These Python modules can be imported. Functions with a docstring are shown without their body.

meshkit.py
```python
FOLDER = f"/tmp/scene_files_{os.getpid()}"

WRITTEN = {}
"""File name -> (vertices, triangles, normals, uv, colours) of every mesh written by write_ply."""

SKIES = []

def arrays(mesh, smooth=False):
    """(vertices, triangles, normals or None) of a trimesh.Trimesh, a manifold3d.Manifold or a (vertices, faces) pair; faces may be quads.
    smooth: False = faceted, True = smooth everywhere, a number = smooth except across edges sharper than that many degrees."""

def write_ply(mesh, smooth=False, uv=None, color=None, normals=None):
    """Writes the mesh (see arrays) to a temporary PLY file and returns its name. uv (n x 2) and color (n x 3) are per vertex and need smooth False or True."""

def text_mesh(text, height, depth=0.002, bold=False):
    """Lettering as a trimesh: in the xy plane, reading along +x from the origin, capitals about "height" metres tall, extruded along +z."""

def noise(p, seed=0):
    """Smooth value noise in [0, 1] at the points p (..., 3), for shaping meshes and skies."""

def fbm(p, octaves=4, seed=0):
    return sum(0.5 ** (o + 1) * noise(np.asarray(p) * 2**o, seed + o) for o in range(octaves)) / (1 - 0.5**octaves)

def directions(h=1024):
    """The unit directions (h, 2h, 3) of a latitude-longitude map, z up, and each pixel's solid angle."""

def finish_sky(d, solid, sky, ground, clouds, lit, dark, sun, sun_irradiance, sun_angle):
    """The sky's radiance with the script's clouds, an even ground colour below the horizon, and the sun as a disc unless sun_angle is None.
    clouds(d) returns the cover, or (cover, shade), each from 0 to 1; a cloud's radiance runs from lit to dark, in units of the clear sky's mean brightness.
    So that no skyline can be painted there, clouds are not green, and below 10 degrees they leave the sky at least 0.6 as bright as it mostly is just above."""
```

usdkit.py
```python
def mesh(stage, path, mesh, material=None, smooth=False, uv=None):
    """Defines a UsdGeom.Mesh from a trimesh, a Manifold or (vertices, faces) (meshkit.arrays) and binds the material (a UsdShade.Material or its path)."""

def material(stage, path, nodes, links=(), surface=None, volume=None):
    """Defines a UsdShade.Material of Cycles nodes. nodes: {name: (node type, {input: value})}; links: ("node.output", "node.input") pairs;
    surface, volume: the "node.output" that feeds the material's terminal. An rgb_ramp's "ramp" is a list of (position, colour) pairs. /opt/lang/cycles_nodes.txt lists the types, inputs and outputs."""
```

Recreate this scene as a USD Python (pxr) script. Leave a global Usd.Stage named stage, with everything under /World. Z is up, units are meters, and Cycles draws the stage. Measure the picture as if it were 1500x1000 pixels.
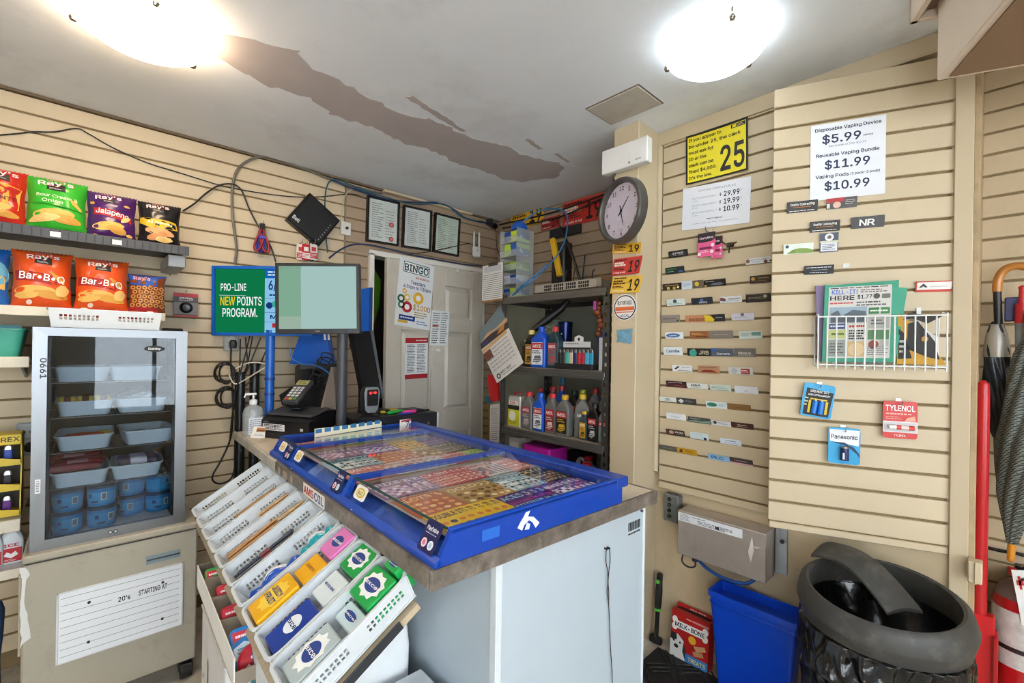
import math, random
import numpy as np, trimesh, usdkit, meshkit
from shapely.geometry import Polygon, Point, box as sbox
from pxr import Usd, UsdGeom, UsdLux, UsdShade, Gf, Sdf, Vt
stage = Usd.Stage.CreateInMemory()
UsdGeom.SetStageUpAxis(stage, 'Z'); UsdGeom.SetStageMetersPerUnit(stage, 1.0)
stage.SetDefaultPrim(UsdGeom.Xform.Define(stage, '/World').GetPrim())
# ---------------------------------------------------------------- camera
cam = UsdGeom.Camera.Define(stage, '/World/camera')
YAW, ROLL = math.radians(46.7), math.radians(0.87)
_F = np.array([math.cos(YAW), math.sin(YAW), 0]); _R = np.array([math.sin(YAW), -math.cos(YAW), 0]); _U = np.array([0, 0, 1.0])
_cx, _cy = _R*math.cos(ROLL)+_U*math.sin(ROLL), -_R*math.sin(ROLL)+_U*math.cos(ROLL)
m4 = Gf.Matrix4d(*_cx, 0, *_cy, 0, *(-_F), 0, 0, 0, 1.38, 1)
cam.AddTransformOp().Set(m4)
cam.CreateHorizontalApertureAttr(36.0); cam.CreateVerticalApertureAttr(24.0)
cam.CreateFocalLengthAttr(666/1500*36.0)
cam.CreateVerticalApertureOffsetAttr(11/1500*36.0)
cam.CreateClippingRangeAttr(Gf.Vec2f(0.05, 200))
cam.CreateExposureAttr(1.12)
# ---------------------------------------------------------------- daylight: an even overcast sky seen through the shop windows
sky = UsdLux.DomeLight.Define(stage, '/World/sky_light')
sky.CreateColorAttr(Gf.Vec3f(0.86, 0.94, 1.0)); sky.CreateIntensityAttr(1.4)

# ---------------------------------------------------------------- helpers
def lin(h):
    if not isinstance(h, str): return tuple(h)
    h = h.lstrip('#')
    return tuple((c/12.92 if c <= .04045 else ((c+.055)/1.055)**2.4) for c in (int(h[i:i+2], 16)/255 for i in (0, 2, 4)))
_mats = {}
def M(col, rough=.5, metal=0.0, var=.06, scale=7.0, bump=0.0, bscale=60.0, dirt=None, coat=0.0, name='surface', spec=.5, stretch=(1, 1, 1)):
    """a principled material with a mottled tone (var), fine relief (bump) and blotches of wear (dirt = colour, amount)"""
    key = (str(col), rough, metal, var, scale, bump, bscale, str(dirt), coat, name, spec, stretch)
    if key in _mats: return _mats[key]
    c = np.array(lin(col)); n = {}; l = []
    n['p'] = ('principled_bsdf', dict(roughness=rough, metallic=float(metal), coat_weight=float(coat), specular_ior_level=spec))
    if var or bump or dirt:
        n['g'] = ('texture_coordinate', {}); n['mp'] = ('mapping', dict(scale=stretch)); l.append(('g.object', 'mp.vector'))
    if var or dirt:
        n['n'] = ('noise_texture', dict(scale=scale, detail=5.0, roughness=.6)); l.append(('mp.vector', 'n.vector'))
        n['r'] = ('rgb_ramp', dict(ramp=[(.3, tuple(c*(1-var))), (.7, tuple(np.minimum(c*(1+var), 1)))])); l.append(('n.fac', 'r.fac'))
        last = 'r.color'
        if dirt:
            n['n2'] = ('noise_texture', dict(scale=dirt[2] if len(dirt) > 2 else 5.0, detail=8.0, roughness=.68)); l.append(('mp.vector', 'n2.vector'))
            a = dirt[1]
            n['r2'] = ('rgb_ramp', dict(ramp=[(.62-a*.3, (0, 0, 0)), (.72, (a, a, a))])); l.append(('n2.fac', 'r2.fac'))
            n['mx'] = ('mix', dict(color2=lin(dirt[0]))); l += [(last, 'mx.color1'), ('r2.color', 'mx.fac')]; last = 'mx.color'
        l.append((last, 'p.base_color'))
    else:
        n['p'][1]['base_color'] = tuple(c)
    if bump:
        n['nb'] = ('noise_texture', dict(scale=bscale, detail=4.0)); n['b'] = ('bump', dict(strength=bump, distance=.002))
        l += [('mp.vector', 'nb.vector'), ('nb.fac', 'b.height'), ('b.normal', 'p.normal')]
    m = usdkit.material(stage, '/World/Looks/%s_%03d' % (name, len(_mats)), n, l, surface='p.BSDF')
    _mats[key] = m
    return m
def ink(col, rough=.55): return M(col, rough, var=0, name='ink')
def plastic(col, rough=.35, **k): return M(col, rough, var=.04, name='plastic', **k)
def metal(col, rough=.3, **k): return M(col, rough, metal=1, var=.08, name='metal', **k)
def pane(tint=(1, 1, 1), refl=.8, rough=0.0, key='pane', mixin=None):
    if key in _mats: return _mats[key]
    n = {'t': ('transparent_bsdf', dict(color=tint)), 'g': ('glossy_bsdf', dict(color=(1, 1, 1), roughness=rough)), 'm': ('mix_closure', {}),
         'f': ('layer_weight', dict(blend=.5)), 'p5': ('math', dict(math_type='power', value2=5.0)), 'ma': ('math', dict(math_type='multiply_add', value2=refl, value3=.04*refl))}
    l = [('f.facing', 'p5.value1'), ('p5.value', 'ma.value1'), ('ma.value', 'm.fac'), ('t.BSDF', 'm.closure1'), ('g.BSDF', 'm.closure2')]; s = 'm.closure'
    if mixin:
        n['d'] = ('diffuse_bsdf', dict(color=lin(mixin[0]))); n['m2'] = ('mix_closure', dict(fac=mixin[1])); l += [('m.closure', 'm2.closure1'), ('d.BSDF', 'm2.closure2')]; s = 'm2.closure'
    _mats[key] = usdkit.material(stage, '/World/Looks/%s' % key, n, l, surface=s)
    return _mats[key]
def glow(col, strength, key):
    if key not in _mats:
        _mats[key] = usdkit.material(stage, '/World/Looks/%s' % key, {'e': ('emission', dict(color=lin(col), strength=float(strength)))}, [], surface='e.emission')
    return _mats[key]
_names = {}
def numbered(parent, name):
    k = (parent, name); i = _names.get(k, 0); _names[k] = i+1
    return '%s/%s' % (parent, name if i == 0 else '%s_%03d' % (name, i))
cat_ = trimesh.util.concatenate
def meta(prim, label=None, category=None, group=None, kind=None):
    for k, v in (('label', label), ('category', category), ('group', group), ('kind', kind)):
        if v: prim.SetCustomDataByKey(k, v)
def frame(O, X=(1, 0, 0), Y=(0, 1, 0), Z=None):
    X, Y = np.array(X, float), np.array(Y, float); Z = np.cross(X, Y) if Z is None else np.array(Z, float)
    m = np.eye(4); m[:3, 0], m[:3, 1], m[:3, 2], m[:3, 3] = X, Y, Z, O
    return m
def rz(O, deg=0.0):
    a = math.radians(deg); return frame(O, (math.cos(a), math.sin(a), 0), (-math.sin(a), math.cos(a), 0), (0, 0, 1))
class Thing:
    """an Xform under /World with parts as children. world=True: part meshes are given in world coordinates."""
    def __init__(s, name, label=None, category=None, group=None, at=(0, 0, 0), deg=0.0, fr=None, kind=None, world=False):
        s.m = fr if fr is not None else rz(at, deg)
        s.path = numbered('/World', name); s.world = world; s.inv = np.linalg.inv(s.m)
        x = UsdGeom.Xform.Define(stage, s.path); x.AddTransformOp().Set(Gf.Matrix4d(*s.m.T.ravel().tolist()))
        s.prim = x.GetPrim(); meta(s.prim, label, category, group, kind)
    def part(s, name, mesh, mat, smooth=30, parent=None, label=None, kind=None, uselocal=False):
        p = numbered(parent or s.path, name)
        if isinstance(mesh, (list, tuple)) and not isinstance(mesh[0], np.ndarray): mesh = cat_(list(mesh))
        if s.world and not uselocal:
            mesh = mesh.copy(); mesh.apply_transform(s.inv)
        usdkit.mesh(stage, p, mesh, mat, smooth)
        meta(stage.GetPrimAtPath(p), label, None, None, kind)
        return p
def dup(t, label=None, group=None, fr=None, at=(0, 0, 0), deg=0.0, name=None):
    m = fr if fr is not None else rz(at, deg)
    base = t.path.rsplit('/', 1)[1]; base = name or (base[:-4] if base[-4:-3] == '_' and base[-3:].isdigit() else base)
    x = UsdGeom.Xform.Define(stage, numbered('/World', base)); p = x.GetPrim()
    p.GetReferences().AddInternalReference(t.path); p.SetInstanceable(True)
    x.ClearXformOpOrder(); op = x.GetOrderedXformOps()
    a = p.GetAttribute('xformOp:transform'); a = a if a else None
    x.MakeMatrixXform().Set(Gf.Matrix4d(*m.T.ravel().tolist()))
    was = t.prim.GetCustomData(); meta(p, label or was.get('label'), was.get('category'), group or was.get('group'))
    return p
def solo(name, label, category, mesh, mat, group=None, smooth=30, kind=None):
    """a thing that is one mesh, in world coordinates"""
    c = mesh.bounds.mean(0); c[2] = mesh.bounds[0][2]
    mesh = mesh.copy(); mesh.apply_translation(-c)
    p = numbered('/World', name); g = usdkit.mesh(stage, p, mesh, mat, smooth)
    UsdGeom.Xformable(g).AddTranslateOp().Set(Gf.Vec3d(*c)); meta(stage.GetPrimAtPath(p), label, category, group, kind)
    return p
# ---- shapes
def box(lo, hi, r=0.0):
    lo, hi = np.minimum(lo, hi).astype(float), np.maximum(lo, hi).astype(float)
    if r <= 0: return trimesh.creation.box(bounds=[lo, hi])
    r = min(r, .49*(hi-lo).min()); c, h = (lo+hi)/2, (hi-lo)/2
    pts = []
    for sx in (-1, 1):
        for sy in (-1, 1):
            for sz in (-1, 1):
                sg = np.array([sx, sy, sz])
                for k in range(3):
                    d = np.full(3, r); d[k] = 0
                    pts.append(c+sg*(h-d))
    return trimesh.convex.convex_hull(np.array(pts))
def hull(pts): return trimesh.convex.convex_hull(np.array(pts, float))
def cyl(a, b, r, n=16, r2=None):
    a, b = np.array(a, float), np.array(b, float); return loft_path([a, b], [r, r if r2 is None else r2], n)
def loft_path(P, R, n=10, flat=None):
    """a tube through the points P with radii R, capped"""
    P = np.array(P, float); R = np.broadcast_to(R, (len(P),)).astype(float)
    t = np.gradient(P, axis=0) if len(P) > 2 else np.repeat((P[1:]-P[:-1]), 2, 0)
    t /= np.linalg.norm(t, axis=1, keepdims=True)+1e-12
    a = np.cross(t[0], [0, 0, 1.0] if abs(t[0][2]) < .9 else [1.0, 0, 0]); A = []
    for k in range(len(P)):
        a = a-t[k]*(a@t[k]); a /= np.linalg.norm(a)+1e-12; A.append(a.copy())
    A = np.array(A); B = np.cross(t, A); ang = np.arange(n)*2*np.pi/n
    v = P[:, None]+R[:, None, None]*(np.cos(ang)[None, :, None]*A[:, None]+np.sin(ang)[None, :, None]*B[:, None])
    return skin(v)
def skin(v):
    """rings v (k, n, 3) joined into a closed surface with end caps"""
    v = np.array(v, float); k, n = v.shape[:2]
    i, j = np.meshgrid(np.arange(k-1), np.arange(n), indexing='ij')
    q = np.stack([i*n+j, i*n+(j+1) % n, (i+1)*n+(j+1) % n, (i+1)*n+j], -1).reshape(-1, 4)
    f = np.vstack([q[:, [0, 1, 2]], q[:, [0, 2, 3]]]); V = v.reshape(-1, 3)
    V = np.vstack([V, v[0].mean(0), v[-1].mean(0)]); a, b = len(V)-2, len(V)-1; js = np.arange(n)
    f = np.vstack([f, np.stack([np.full(n, a), (js+1) % n, js], 1), np.stack([np.full(n, b), (k-1)*n+js, (k-1)*n+(js+1) % n], 1)])
    m = trimesh.Trimesh(V, f, process=False)
    if m.volume < 0: m.invert()
    return m
def smoothline(P, n=8, closed=False):
    P = np.array(P, float); k = len(P)
    if k < 3: return P
    out = []
    for i in range(k-1):
        p0, p1, p2, p3 = P[max(i-1, 0)], P[i], P[i+1], P[min(i+2, k-1)]
        for t in np.linspace(0, 1, n, endpoint=False):
            out.append(.5*((2*p1)+(-p0+p2)*t+(2*p0-5*p1+4*p2-p3)*t*t+(-p0+3*p1-3*p2+p3)*t**3))
    out.append(P[-1]); return np.array(out)
def wire(P, r, n=6, k=6): return loft_path(smoothline(P, k), r, n)
def rrect(w, d, p=6.0, n=28):
    a = np.arange(n)*2*np.pi/n; c, s = np.cos(a), np.sin(a)
    return np.stack([w/2*np.sign(c)*np.abs(c)**(2/p), d/2*np.sign(s)*np.abs(s)**(2/p)], 1)
def loft(secs, n=28):
    """sections (z, w, d, power[, ox, oy]) of rounded rectangles"""
    R = []
    for s in secs:
        z, w, d, p = s[:4]; ox, oy = (s[4:6] if len(s) > 5 else (0, 0))
        q = rrect(w, d, p, n); R.append(np.column_stack([q[:, 0]+ox, q[:, 1]+oy, np.full(n, z)]))
    return skin(R)
def lathe(prof, n=28, c=(0, 0, 0)):
    a = np.arange(n)*2*np.pi/n
    if prof[0][0] > 1e-6 and prof[-1][0] > 1e-6:      # an open ring: the profile is closed on itself, without caps
        P = np.array(list(prof), float); k = len(P); v = np.stack([np.column_stack([r*np.cos(a), r*np.sin(a), np.full(n, z)]) for r, z in P]).reshape(-1, 3)
        i, j = np.meshgrid(np.arange(k), np.arange(n), indexing='ij'); i2 = (i+1) % k; j2 = (j+1) % n
        q = np.stack([i*n+j, i*n+j2, i2*n+j2, i2*n+j], -1).reshape(-1, 4); m = trimesh.Trimesh(v, np.vstack([q[:, [0, 1, 2]], q[:, [0, 2, 3]]]), process=False)
        if m.volume < 0: m.invert()
        m.apply_translation(c); return m
    m = skin([np.column_stack([r*np.cos(a), r*np.sin(a), np.full(n, z)]) for r, z in prof]); m.apply_translation(c); return m
def prism(poly, depth, fr=None):
    """a 2-D outline (points or shapely) extruded along its frame's z"""
    g = poly if hasattr(poly, 'geom_type') else Polygon(poly)
    g = g.buffer(0)
    m = cat_([trimesh.creation.extrude_polygon(x, depth, engine='earcut') for x in getattr(g, 'geoms', [g])])
    if fr is not None: m.apply_transform(fr)
    return m
def slab(q, t):
    """a thin board from 4 corners (bottom-left, bottom-right, top-right, top-left as seen), thickness t behind"""
    q = np.array(q, float); nrm = np.cross(q[1]-q[0], q[3]-q[0]); nrm /= np.linalg.norm(nrm)
    return hull(np.vstack([q, q-nrm*t]))
def tf(m, fr): m = m.copy(); m.apply_transform(fr); return m
_txt = {}
def text2d(s, bold):
    if (s, bold) not in _txt:
        m = meshkit.text_mesh(s, 1.0, .01, bold); k = m.face_normals[:, 2] > .9
        m = trimesh.Trimesh(m.vertices, m.faces[k], process=False); m.remove_unreferenced_vertices(); _txt[(s, bold)] = m
    return _txt[(s, bold)].copy()
class Face:
    """flat print on a surface: O lower-left corner, X and Y full edge vectors; positions in fractions (u to the right, v up)."""
    def __init__(s, t, O, X, Y, parent=None, bulge=None, lift=.0005):
        s.t, s.O, s.X, s.Y, s.parent, s.bulge, s.lift = t, np.array(O, float), np.array(X, float), np.array(Y, float), parent, bulge, lift
        s.N = np.cross(s.X, s.Y); s.N /= np.linalg.norm(s.N); s.w, s.h = np.linalg.norm(s.X), np.linalg.norm(s.Y); s.bits = {}
    def put(s, uv, f, col, lay, name, nar=None):
        uv = np.asarray(uv, float); z = s.lift*lay+(s.bulge(uv[:, 0], uv[:, 1]) if s.bulge else 0)
        if nar is not None: uv = np.column_stack([.5+(uv[:, 0]-.5)*nar, uv[:, 1]])
        P = s.O+uv[:, :1]*s.X+uv[:, 1:2]*s.Y+np.broadcast_to(z, (len(uv),))[:, None]*s.N
        s.bits.setdefault((name, col if isinstance(col, str) else id(col)), [col, []])[1].append(trimesh.Trimesh(P, f, process=False))
    def rect(s, a, b, c, d, col, lay=1, name='print'):
        k = 8 if s.bulge else 1; g = np.linspace(0, 1, k+1)
        uv = np.array([(a+(c-a)*i, b+(d-b)*j) for j in g for i in g]); n = k+1
        f = [x for j in range(k) for i in range(k) for x in ((j*n+i, j*n+i+1, (j+1)*n+i+1), (j*n+i, (j+1)*n+i+1, (j+1)*n+i))]
        s.put(uv, np.array(f), col, lay, name); return s
    def poly(s, pts, col, lay=1, name='print'):
        g = Polygon(pts).buffer(0)
        for x in getattr(g, 'geoms', [g]):
            if s.bulge: x = x.segmentize(.08)
            v, f = trimesh.creation.triangulate_polygon(x, engine='earcut'); f = np.array(f)
            if s.bulge and len(f):
                mm = trimesh.Trimesh(np.column_stack([v, np.zeros(len(v))]), f, process=False)
                for _ in range(2): mm = mm.subdivide()
                v, f = mm.vertices[:, :2], mm.faces
            c = np.cross(v[f[:, 1]]-v[f[:, 0]], v[f[:, 2]]-v[f[:, 0]]) if len(f) else np.zeros(0)
            if len(f): f[c < 0] = f[c < 0][:, ::-1]; s.put(v, f, col, lay, name)
        return s
    def disc(s, u, v, r, col, lay=1, ry=None, name='print', n=20):
        a = np.arange(n)*2*np.pi/n; ry = r*s.w/s.h if ry is None else ry
        return s.poly(np.column_stack([u+r*np.cos(a), v+ry*np.sin(a)]), col, lay, name)
    def text(s, t, u, v, h, col='#111111', lay=2, w=None, bold=True, al='c', rot=0, name='lettering'):
        """h = capital height as a fraction of the face's height; w = total width as a fraction of its width"""
        m = text2d(t, bold); p = m.vertices[:, :2].copy(); p[:, 0] -= p[:, 0].min(); W = p[:, 0].max()
        hh = h*s.h; sx = hh if w is None else w*s.w/W
        p = np.column_stack([p[:, 0]*sx, p[:, 1]*hh]); W *= sx
        p[:, 0] -= {'c': W/2, 'l': 0, 'r': W}[al]
        if rot:
            r = math.radians(rot); p = p@np.array([[math.cos(r), math.sin(r)], [-math.sin(r), math.cos(r)]])
        s.put(np.column_stack([u+p[:, 0]/s.w, v+p[:, 1]/s.h]), m.faces, col, lay, name); return s
    def lines(s, a, b, c, d, n, col='#777777', lay=2, fill=.45, seed=0, ragged=.3, name='fine_print'):
        """n illegible lines of print in the box a,b - c,d"""
        rnd = random.Random(seed+n)
        for k in range(n):
            y = d-(k+.5)*(d-b)/n; h = (d-b)/n*fill/2; x = a
            e = a+(c-a)*(1-rnd.random()*ragged)
            while x < e-.002:
                w = (c-a)*rnd.uniform(.05, .16); s.rect(x, y-h, min(x+w, e), y+h, col, lay, name); x += w+(c-a)*.025
        return s
    def flush(s):
        for (name, _), (col, ms) in s.bits.items():
            s.t.part(name, cat_(ms), ink(col) if isinstance(col, str) else col, smooth=False, parent=s.parent)
        s.bits = {}
# ================================================================ the setting
CREAM = M('#cfbd9f', .55, var=.04, scale=3, bump=.12, bscale=40, dirt=('#8d7a5c', .22, 3.0), name='cream_paint')
CREAM2 = M('#c8b799', .5, var=.05, scale=2, bump=.12, bscale=40, dirt=('#927c58', .2, 2.5), name='cream_paint')
TAUPE = M('#a8937c', .6, var=.06, scale=3, bump=.12, bscale=40, dirt=('#7d6955', .3, 3.0), name='taupe_paint')
PLY = M('#cbb796', .5, var=.07, scale=2.5, bump=.15, bscale=25, dirt=('#7c6746', .25, 4.0), name='lower_wall_paint', stretch=(1, 1, .4))
GROOVE = M('#84704f', .8, var=.1, name='groove_board')
CEIL = M('#e9edf3', .75, var=.03, scale=2.2, bump=.5, bscale=22, dirt=('#a9a4a0', .35, 1.6), name='ceiling_paint')
PATCH = M('#bcb3b2', .75, var=.05, scale=5, bump=.3, bscale=30, name='plaster')
WHITEP = M('#e4e0d8', .45, var=.03, name='white_paint')
FLOORM = M('#c2b7a8', .6, var=.18, scale=6, bump=.2, bscale=30, dirt=('#4a4037', .5, 7.0), name='floor_tile', stretch=(1, 1, 1))
FLAP = 2.84
def ST(name): return Thing(name, kind='structure')
X0, X1, Y0, Y1, CZ = -2.3, 2.5, -2.6, 2.84, 2.44
t = ST('floor'); t.part('floor_board', box((X0-.1, Y0-.1, -.08), (X1+.1, 3.6, 0)), FLOORM)
t = ST('ceiling'); t.part('ceiling_board', box((X0-.1, Y0-.1, CZ), (X1+.1, 3.6, CZ+.08)), CEIL)
rng = np.random.default_rng(5)
def ragged(pts, amp, step=.03, seed=0):
    P = np.array(pts, float); out = []; r = np.random.default_rng(seed)
    for k in range(len(P)):
        a, b = P[k], P[(k+1) % len(P)]; n = max(2, int(np.linalg.norm(b-a)/step))
        for i in range(n): out.append(a+(b-a)*i/n+r.normal(0, amp, 2))
    return Polygon(out).buffer(.006).buffer(-.006)
stain = ragged([(.20, 1.95), (.36, 1.80), (.539, 1.735), (.62, 1.80), (.70, 1.79), (.86, 1.83), (1.05, 1.86), (1.22, 1.80), (1.42, 1.82), (1.60, 1.76), (1.80, 1.77), (1.95, 1.70), (2.04, 1.74), (2.10, 1.86), (2.02, 2.06), (1.90, 2.12), (1.70, 2.10), (1.55, 2.13), (1.35, 2.08), (1.2, 2.12), (1.02, 2.06), (.86, 2.10), (.70, 2.02), (.55, 2.05), (.38, 2.0)], .008, .028, 2)
t.part('plaster_patch', prism(stain, .0012, frame((0, 0, CZ-.0011))), PATCH, False)
t.part('plaster_patch', prism(ragged([(.98, 1.72), (1.0, 1.69), (1.2, 1.74), (1.35, 1.78), (1.33, 1.8), (1.18, 1.77)], .003, .02, 4), .0012, frame((0, 0, CZ-.0011))), PATCH, False)
for a, b, w in (((1.62, 1.63), (1.75, 1.66), .012), ((1.85, 1.64), (1.98, 1.66), .01)):
    a, b = np.array(a), np.array(b); d = (b-a)/np.linalg.norm(b-a); nn = np.array([-d[1], d[0]])*w
    t.part('plaster_patch', prism(ragged([a-nn, b-nn, b+nn, a+nn], .003, .02, 7), .0012, frame((0, 0, CZ-.0011))), PATCH, False)
t.part('access_panel', box((1.597, .985, CZ-.006), (1.785, 1.238, CZ+.01), .002), M('#bdb6ab', .7, var=.05, dirt=('#8b7f70', .4, 12.), name='access_panel'))
t.part('access_panel_gap', box((1.591, .979, CZ-.002), (1.791, 1.244, CZ+.01)), M('#7a6c60', .8, name='gap'))
# slat boards: thickness th proud of a dark backing, one mesh for each slat
def slats(t, axis, face, a, b, phase, z0, z1, mat, th=.008, sgn=-1, gap=.009):
    k = math.ceil((z0-phase-.0762)/.0762)
    while phase+k*.0762 < z1:
        lo, hi = max(z0, phase+k*.0762+gap/2), min(z1, phase+(k+1)*.0762-gap/2); k += 1
        if hi-lo < .006: continue
        p0, p1 = [0, 0, lo], [0, 0, hi]
        p0[axis], p1[axis] = face, face-sgn*th; p0[1-axis], p1[1-axis] = a, b
        t.part('slat', box(p0, p1, .0018), mat, False)
PHL = .068
t = ST('wall_left')
t.part('wall_board', cat_([box((X0-.1, 2.8475, 0), (1.385, 2.95, CZ)), box((1.385, 2.8475, 1.995), (X1+.1, 2.95, CZ)), box((2.30, 2.8475, 0), (X1+.1, 2.95, 1.995))]), GROOVE, False)
slats(t, 1, 2.84, -.95, 1.2, PHL, .06, 2.43, CREAM)
slats(t, 1, 2.84, X0, -.952, PHL, .06, 2.43, CREAM)
slats(t, 1, 2.84, 1.202, 1.36, PHL, .06, 2.0, TAUPE)
slats(t, 1, 2.84, 1.202, 2.5, PHL, 2.0, 2.43, TAUPE)
slats(t, 1, 2.84, 2.335, 2.5, PHL, .06, 2.0, TAUPE)
t.part('joint_strip', box((1.196, 2.834, .06), (1.206, 2.85, 2.43)), M('#8f7d68', .7, name='joint'))
t = ST('trim_1'); t.part('ceiling_bead', box((X0, 2.825, 2.428), (2.5, 2.85, 2.44)), M('#6b5b47', .8, var=.2, scale=30, name='grimy_bead'))
t.part('ceiling_bead', box((1.45, 2.80, 2.418), (2.2, 2.845, 2.437), .004), CREAM)
# door opening with the dark back room behind
t = ST('trim_2')
for a in ((1.36, 1.395), (2.32, 2.345)): t.part('door_jamb', box((a[0], 2.815, 0), (a[1], 2.95, 2.0), .003), WHITEP)
t.part('door_jamb', box((1.36, 2.815, 1.985), (2.345, 2.95, 2.02), .003), WHITEP)
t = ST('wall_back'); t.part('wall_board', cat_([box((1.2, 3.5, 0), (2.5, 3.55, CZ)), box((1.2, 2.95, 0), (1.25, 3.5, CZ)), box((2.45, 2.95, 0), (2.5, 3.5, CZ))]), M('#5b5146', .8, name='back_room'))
t = ST('door_1')
DW = M('#c9c2b6', .4, var=.03, dirt=('#a0968a', .25, 4.), name='door_paint')
dx0, dx1, dz1, df = 1.478, 2.315, 1.982, 2.806
t.part('door_slab', box((dx0, df+.014, .01), (dx1, df+.036, dz1), .002), DW)
W3 = (dx1-dx0)
xs = [dx0, dx0+.115, dx0+W3/2-.055, dx0+W3/2+.055, dx1-.115, dx1]
zs = [(.01, .2), (.2, .75), (.75, .92), (.92, 1.50), (1.50, 1.60), (1.60, 1.84), (1.84, dz1)]
for i in (0, 2, 4): t.part('stile', box((xs[i], df-.006, .01), (xs[i+1], df+.016, dz1), .004), DW)
for z in zs[::2]:
    for i in (1, 3): t.part('rail', box((xs[i], df-.006, z[0]), (xs[i+1], df+.016, z[1]), .004), DW)
for z in zs[1::2]:
    for i in (1, 3): t.part('door_panel', hull([(x, df+.0145, zz) for x in (xs[i]+.010, xs[i+1]-.010) for zz in (z[0]+.010, z[1]-.010)]+[(x, df-.001, zz) for x in (xs[i]+.034, xs[i+1]-.034) for zz in (z[0]+.034, z[1]-.034)]), DW, False)
# right wall: painted plywood below, slat board panel above
t = ST('wall_right')
t.part('lower_board', box((2.05, .05, 0), (2.3, 1.13, 2.44)), PLY, False)
t.part('panel_backing', box((2.0315, .40, .728), (2.05, 1.105, 2.375)), GROOVE, False)
slats(t, 0, 2.024, .40, 1.104, .074, .726, 2.372, CREAM2)
t = ST('trim_3'); t.part('cornice', box((2.022, .05, 2.372), (2.06, 1.135, 2.44), .003), CREAM2)
t.part('cornice_lip', box((2.016, .05, 2.372), (2.03, 1.13, 2.380), .002), CREAM2)
t.part('corner_bead', cyl((2.03, 1.125, .80), (2.03, 1.125, 2.372), .016), CREAM2)
t.part('conduit', cyl((2.015, 1.147, 0), (2.015, 1.147, 1.10), .011), M('#7d7a74', .4, .6, name='conduit'))
t = ST('trim_4'); t.part('door_casing', box((2.032, .050, 0), (2.056, .094, 2.44), .002), CREAM2)
t.part('door_casing', box((2.04, .036, 0), (2.36, .051, 2.44), .002), M('#b9a17c', .6, var=.1, scale=4, dirt=('#5c4c38', .5, 8.), name='jamb_paint'))
t = ST('wall_stub'); t.part('stub_board', box((1.846, 1.13, 0), (2.5, 1.265, CZ), .003), CREAM2)
t = ST('wall_recess'); t.part('wall_board', box((2.3655, Y0, 0), (2.46, .05, CZ)), GROOVE, False)
slats(t, 0, 2.358, Y0, .036, .0455, .05, 2.40, M('#c2ae8f', .6, var=.05, dirt=('#7f6b50', .3, 3.), name='cream_paint'))
t = ST('wall_alcove'); t.part('wall_board', box((2.5075, 1.26, 0), (2.6, 2.85, CZ)), GROOVE, False)
slats(t, 0, 2.5, 1.265, 2.84, .052, 1.78, 2.43, M('#b09a84', .6, var=.06, dirt=('#7d6955', .3, 3.), name='taupe_paint'))
t.part('lower_board', box((2.495, 1.265, 0), (2.52, 2.84, 1.80)), M('#84877c', .7, var=.08, name='grey_green_paint'))
t.part('torn_lining', prism(ragged([(1.27, 1.76), (2.3, 1.74), (2.3, 1.86), (2.0, 1.82), (1.8, 1.87), (1.6, 1.84), (1.4, 1.9), (1.27, 1.88)], .006, .03, 3), .004, frame((2.490, 0, 0), (0, 1, 0), (0, 0, 1))), M('#b08d63', .8, var=.1, name='kraft_paper'), False)
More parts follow.
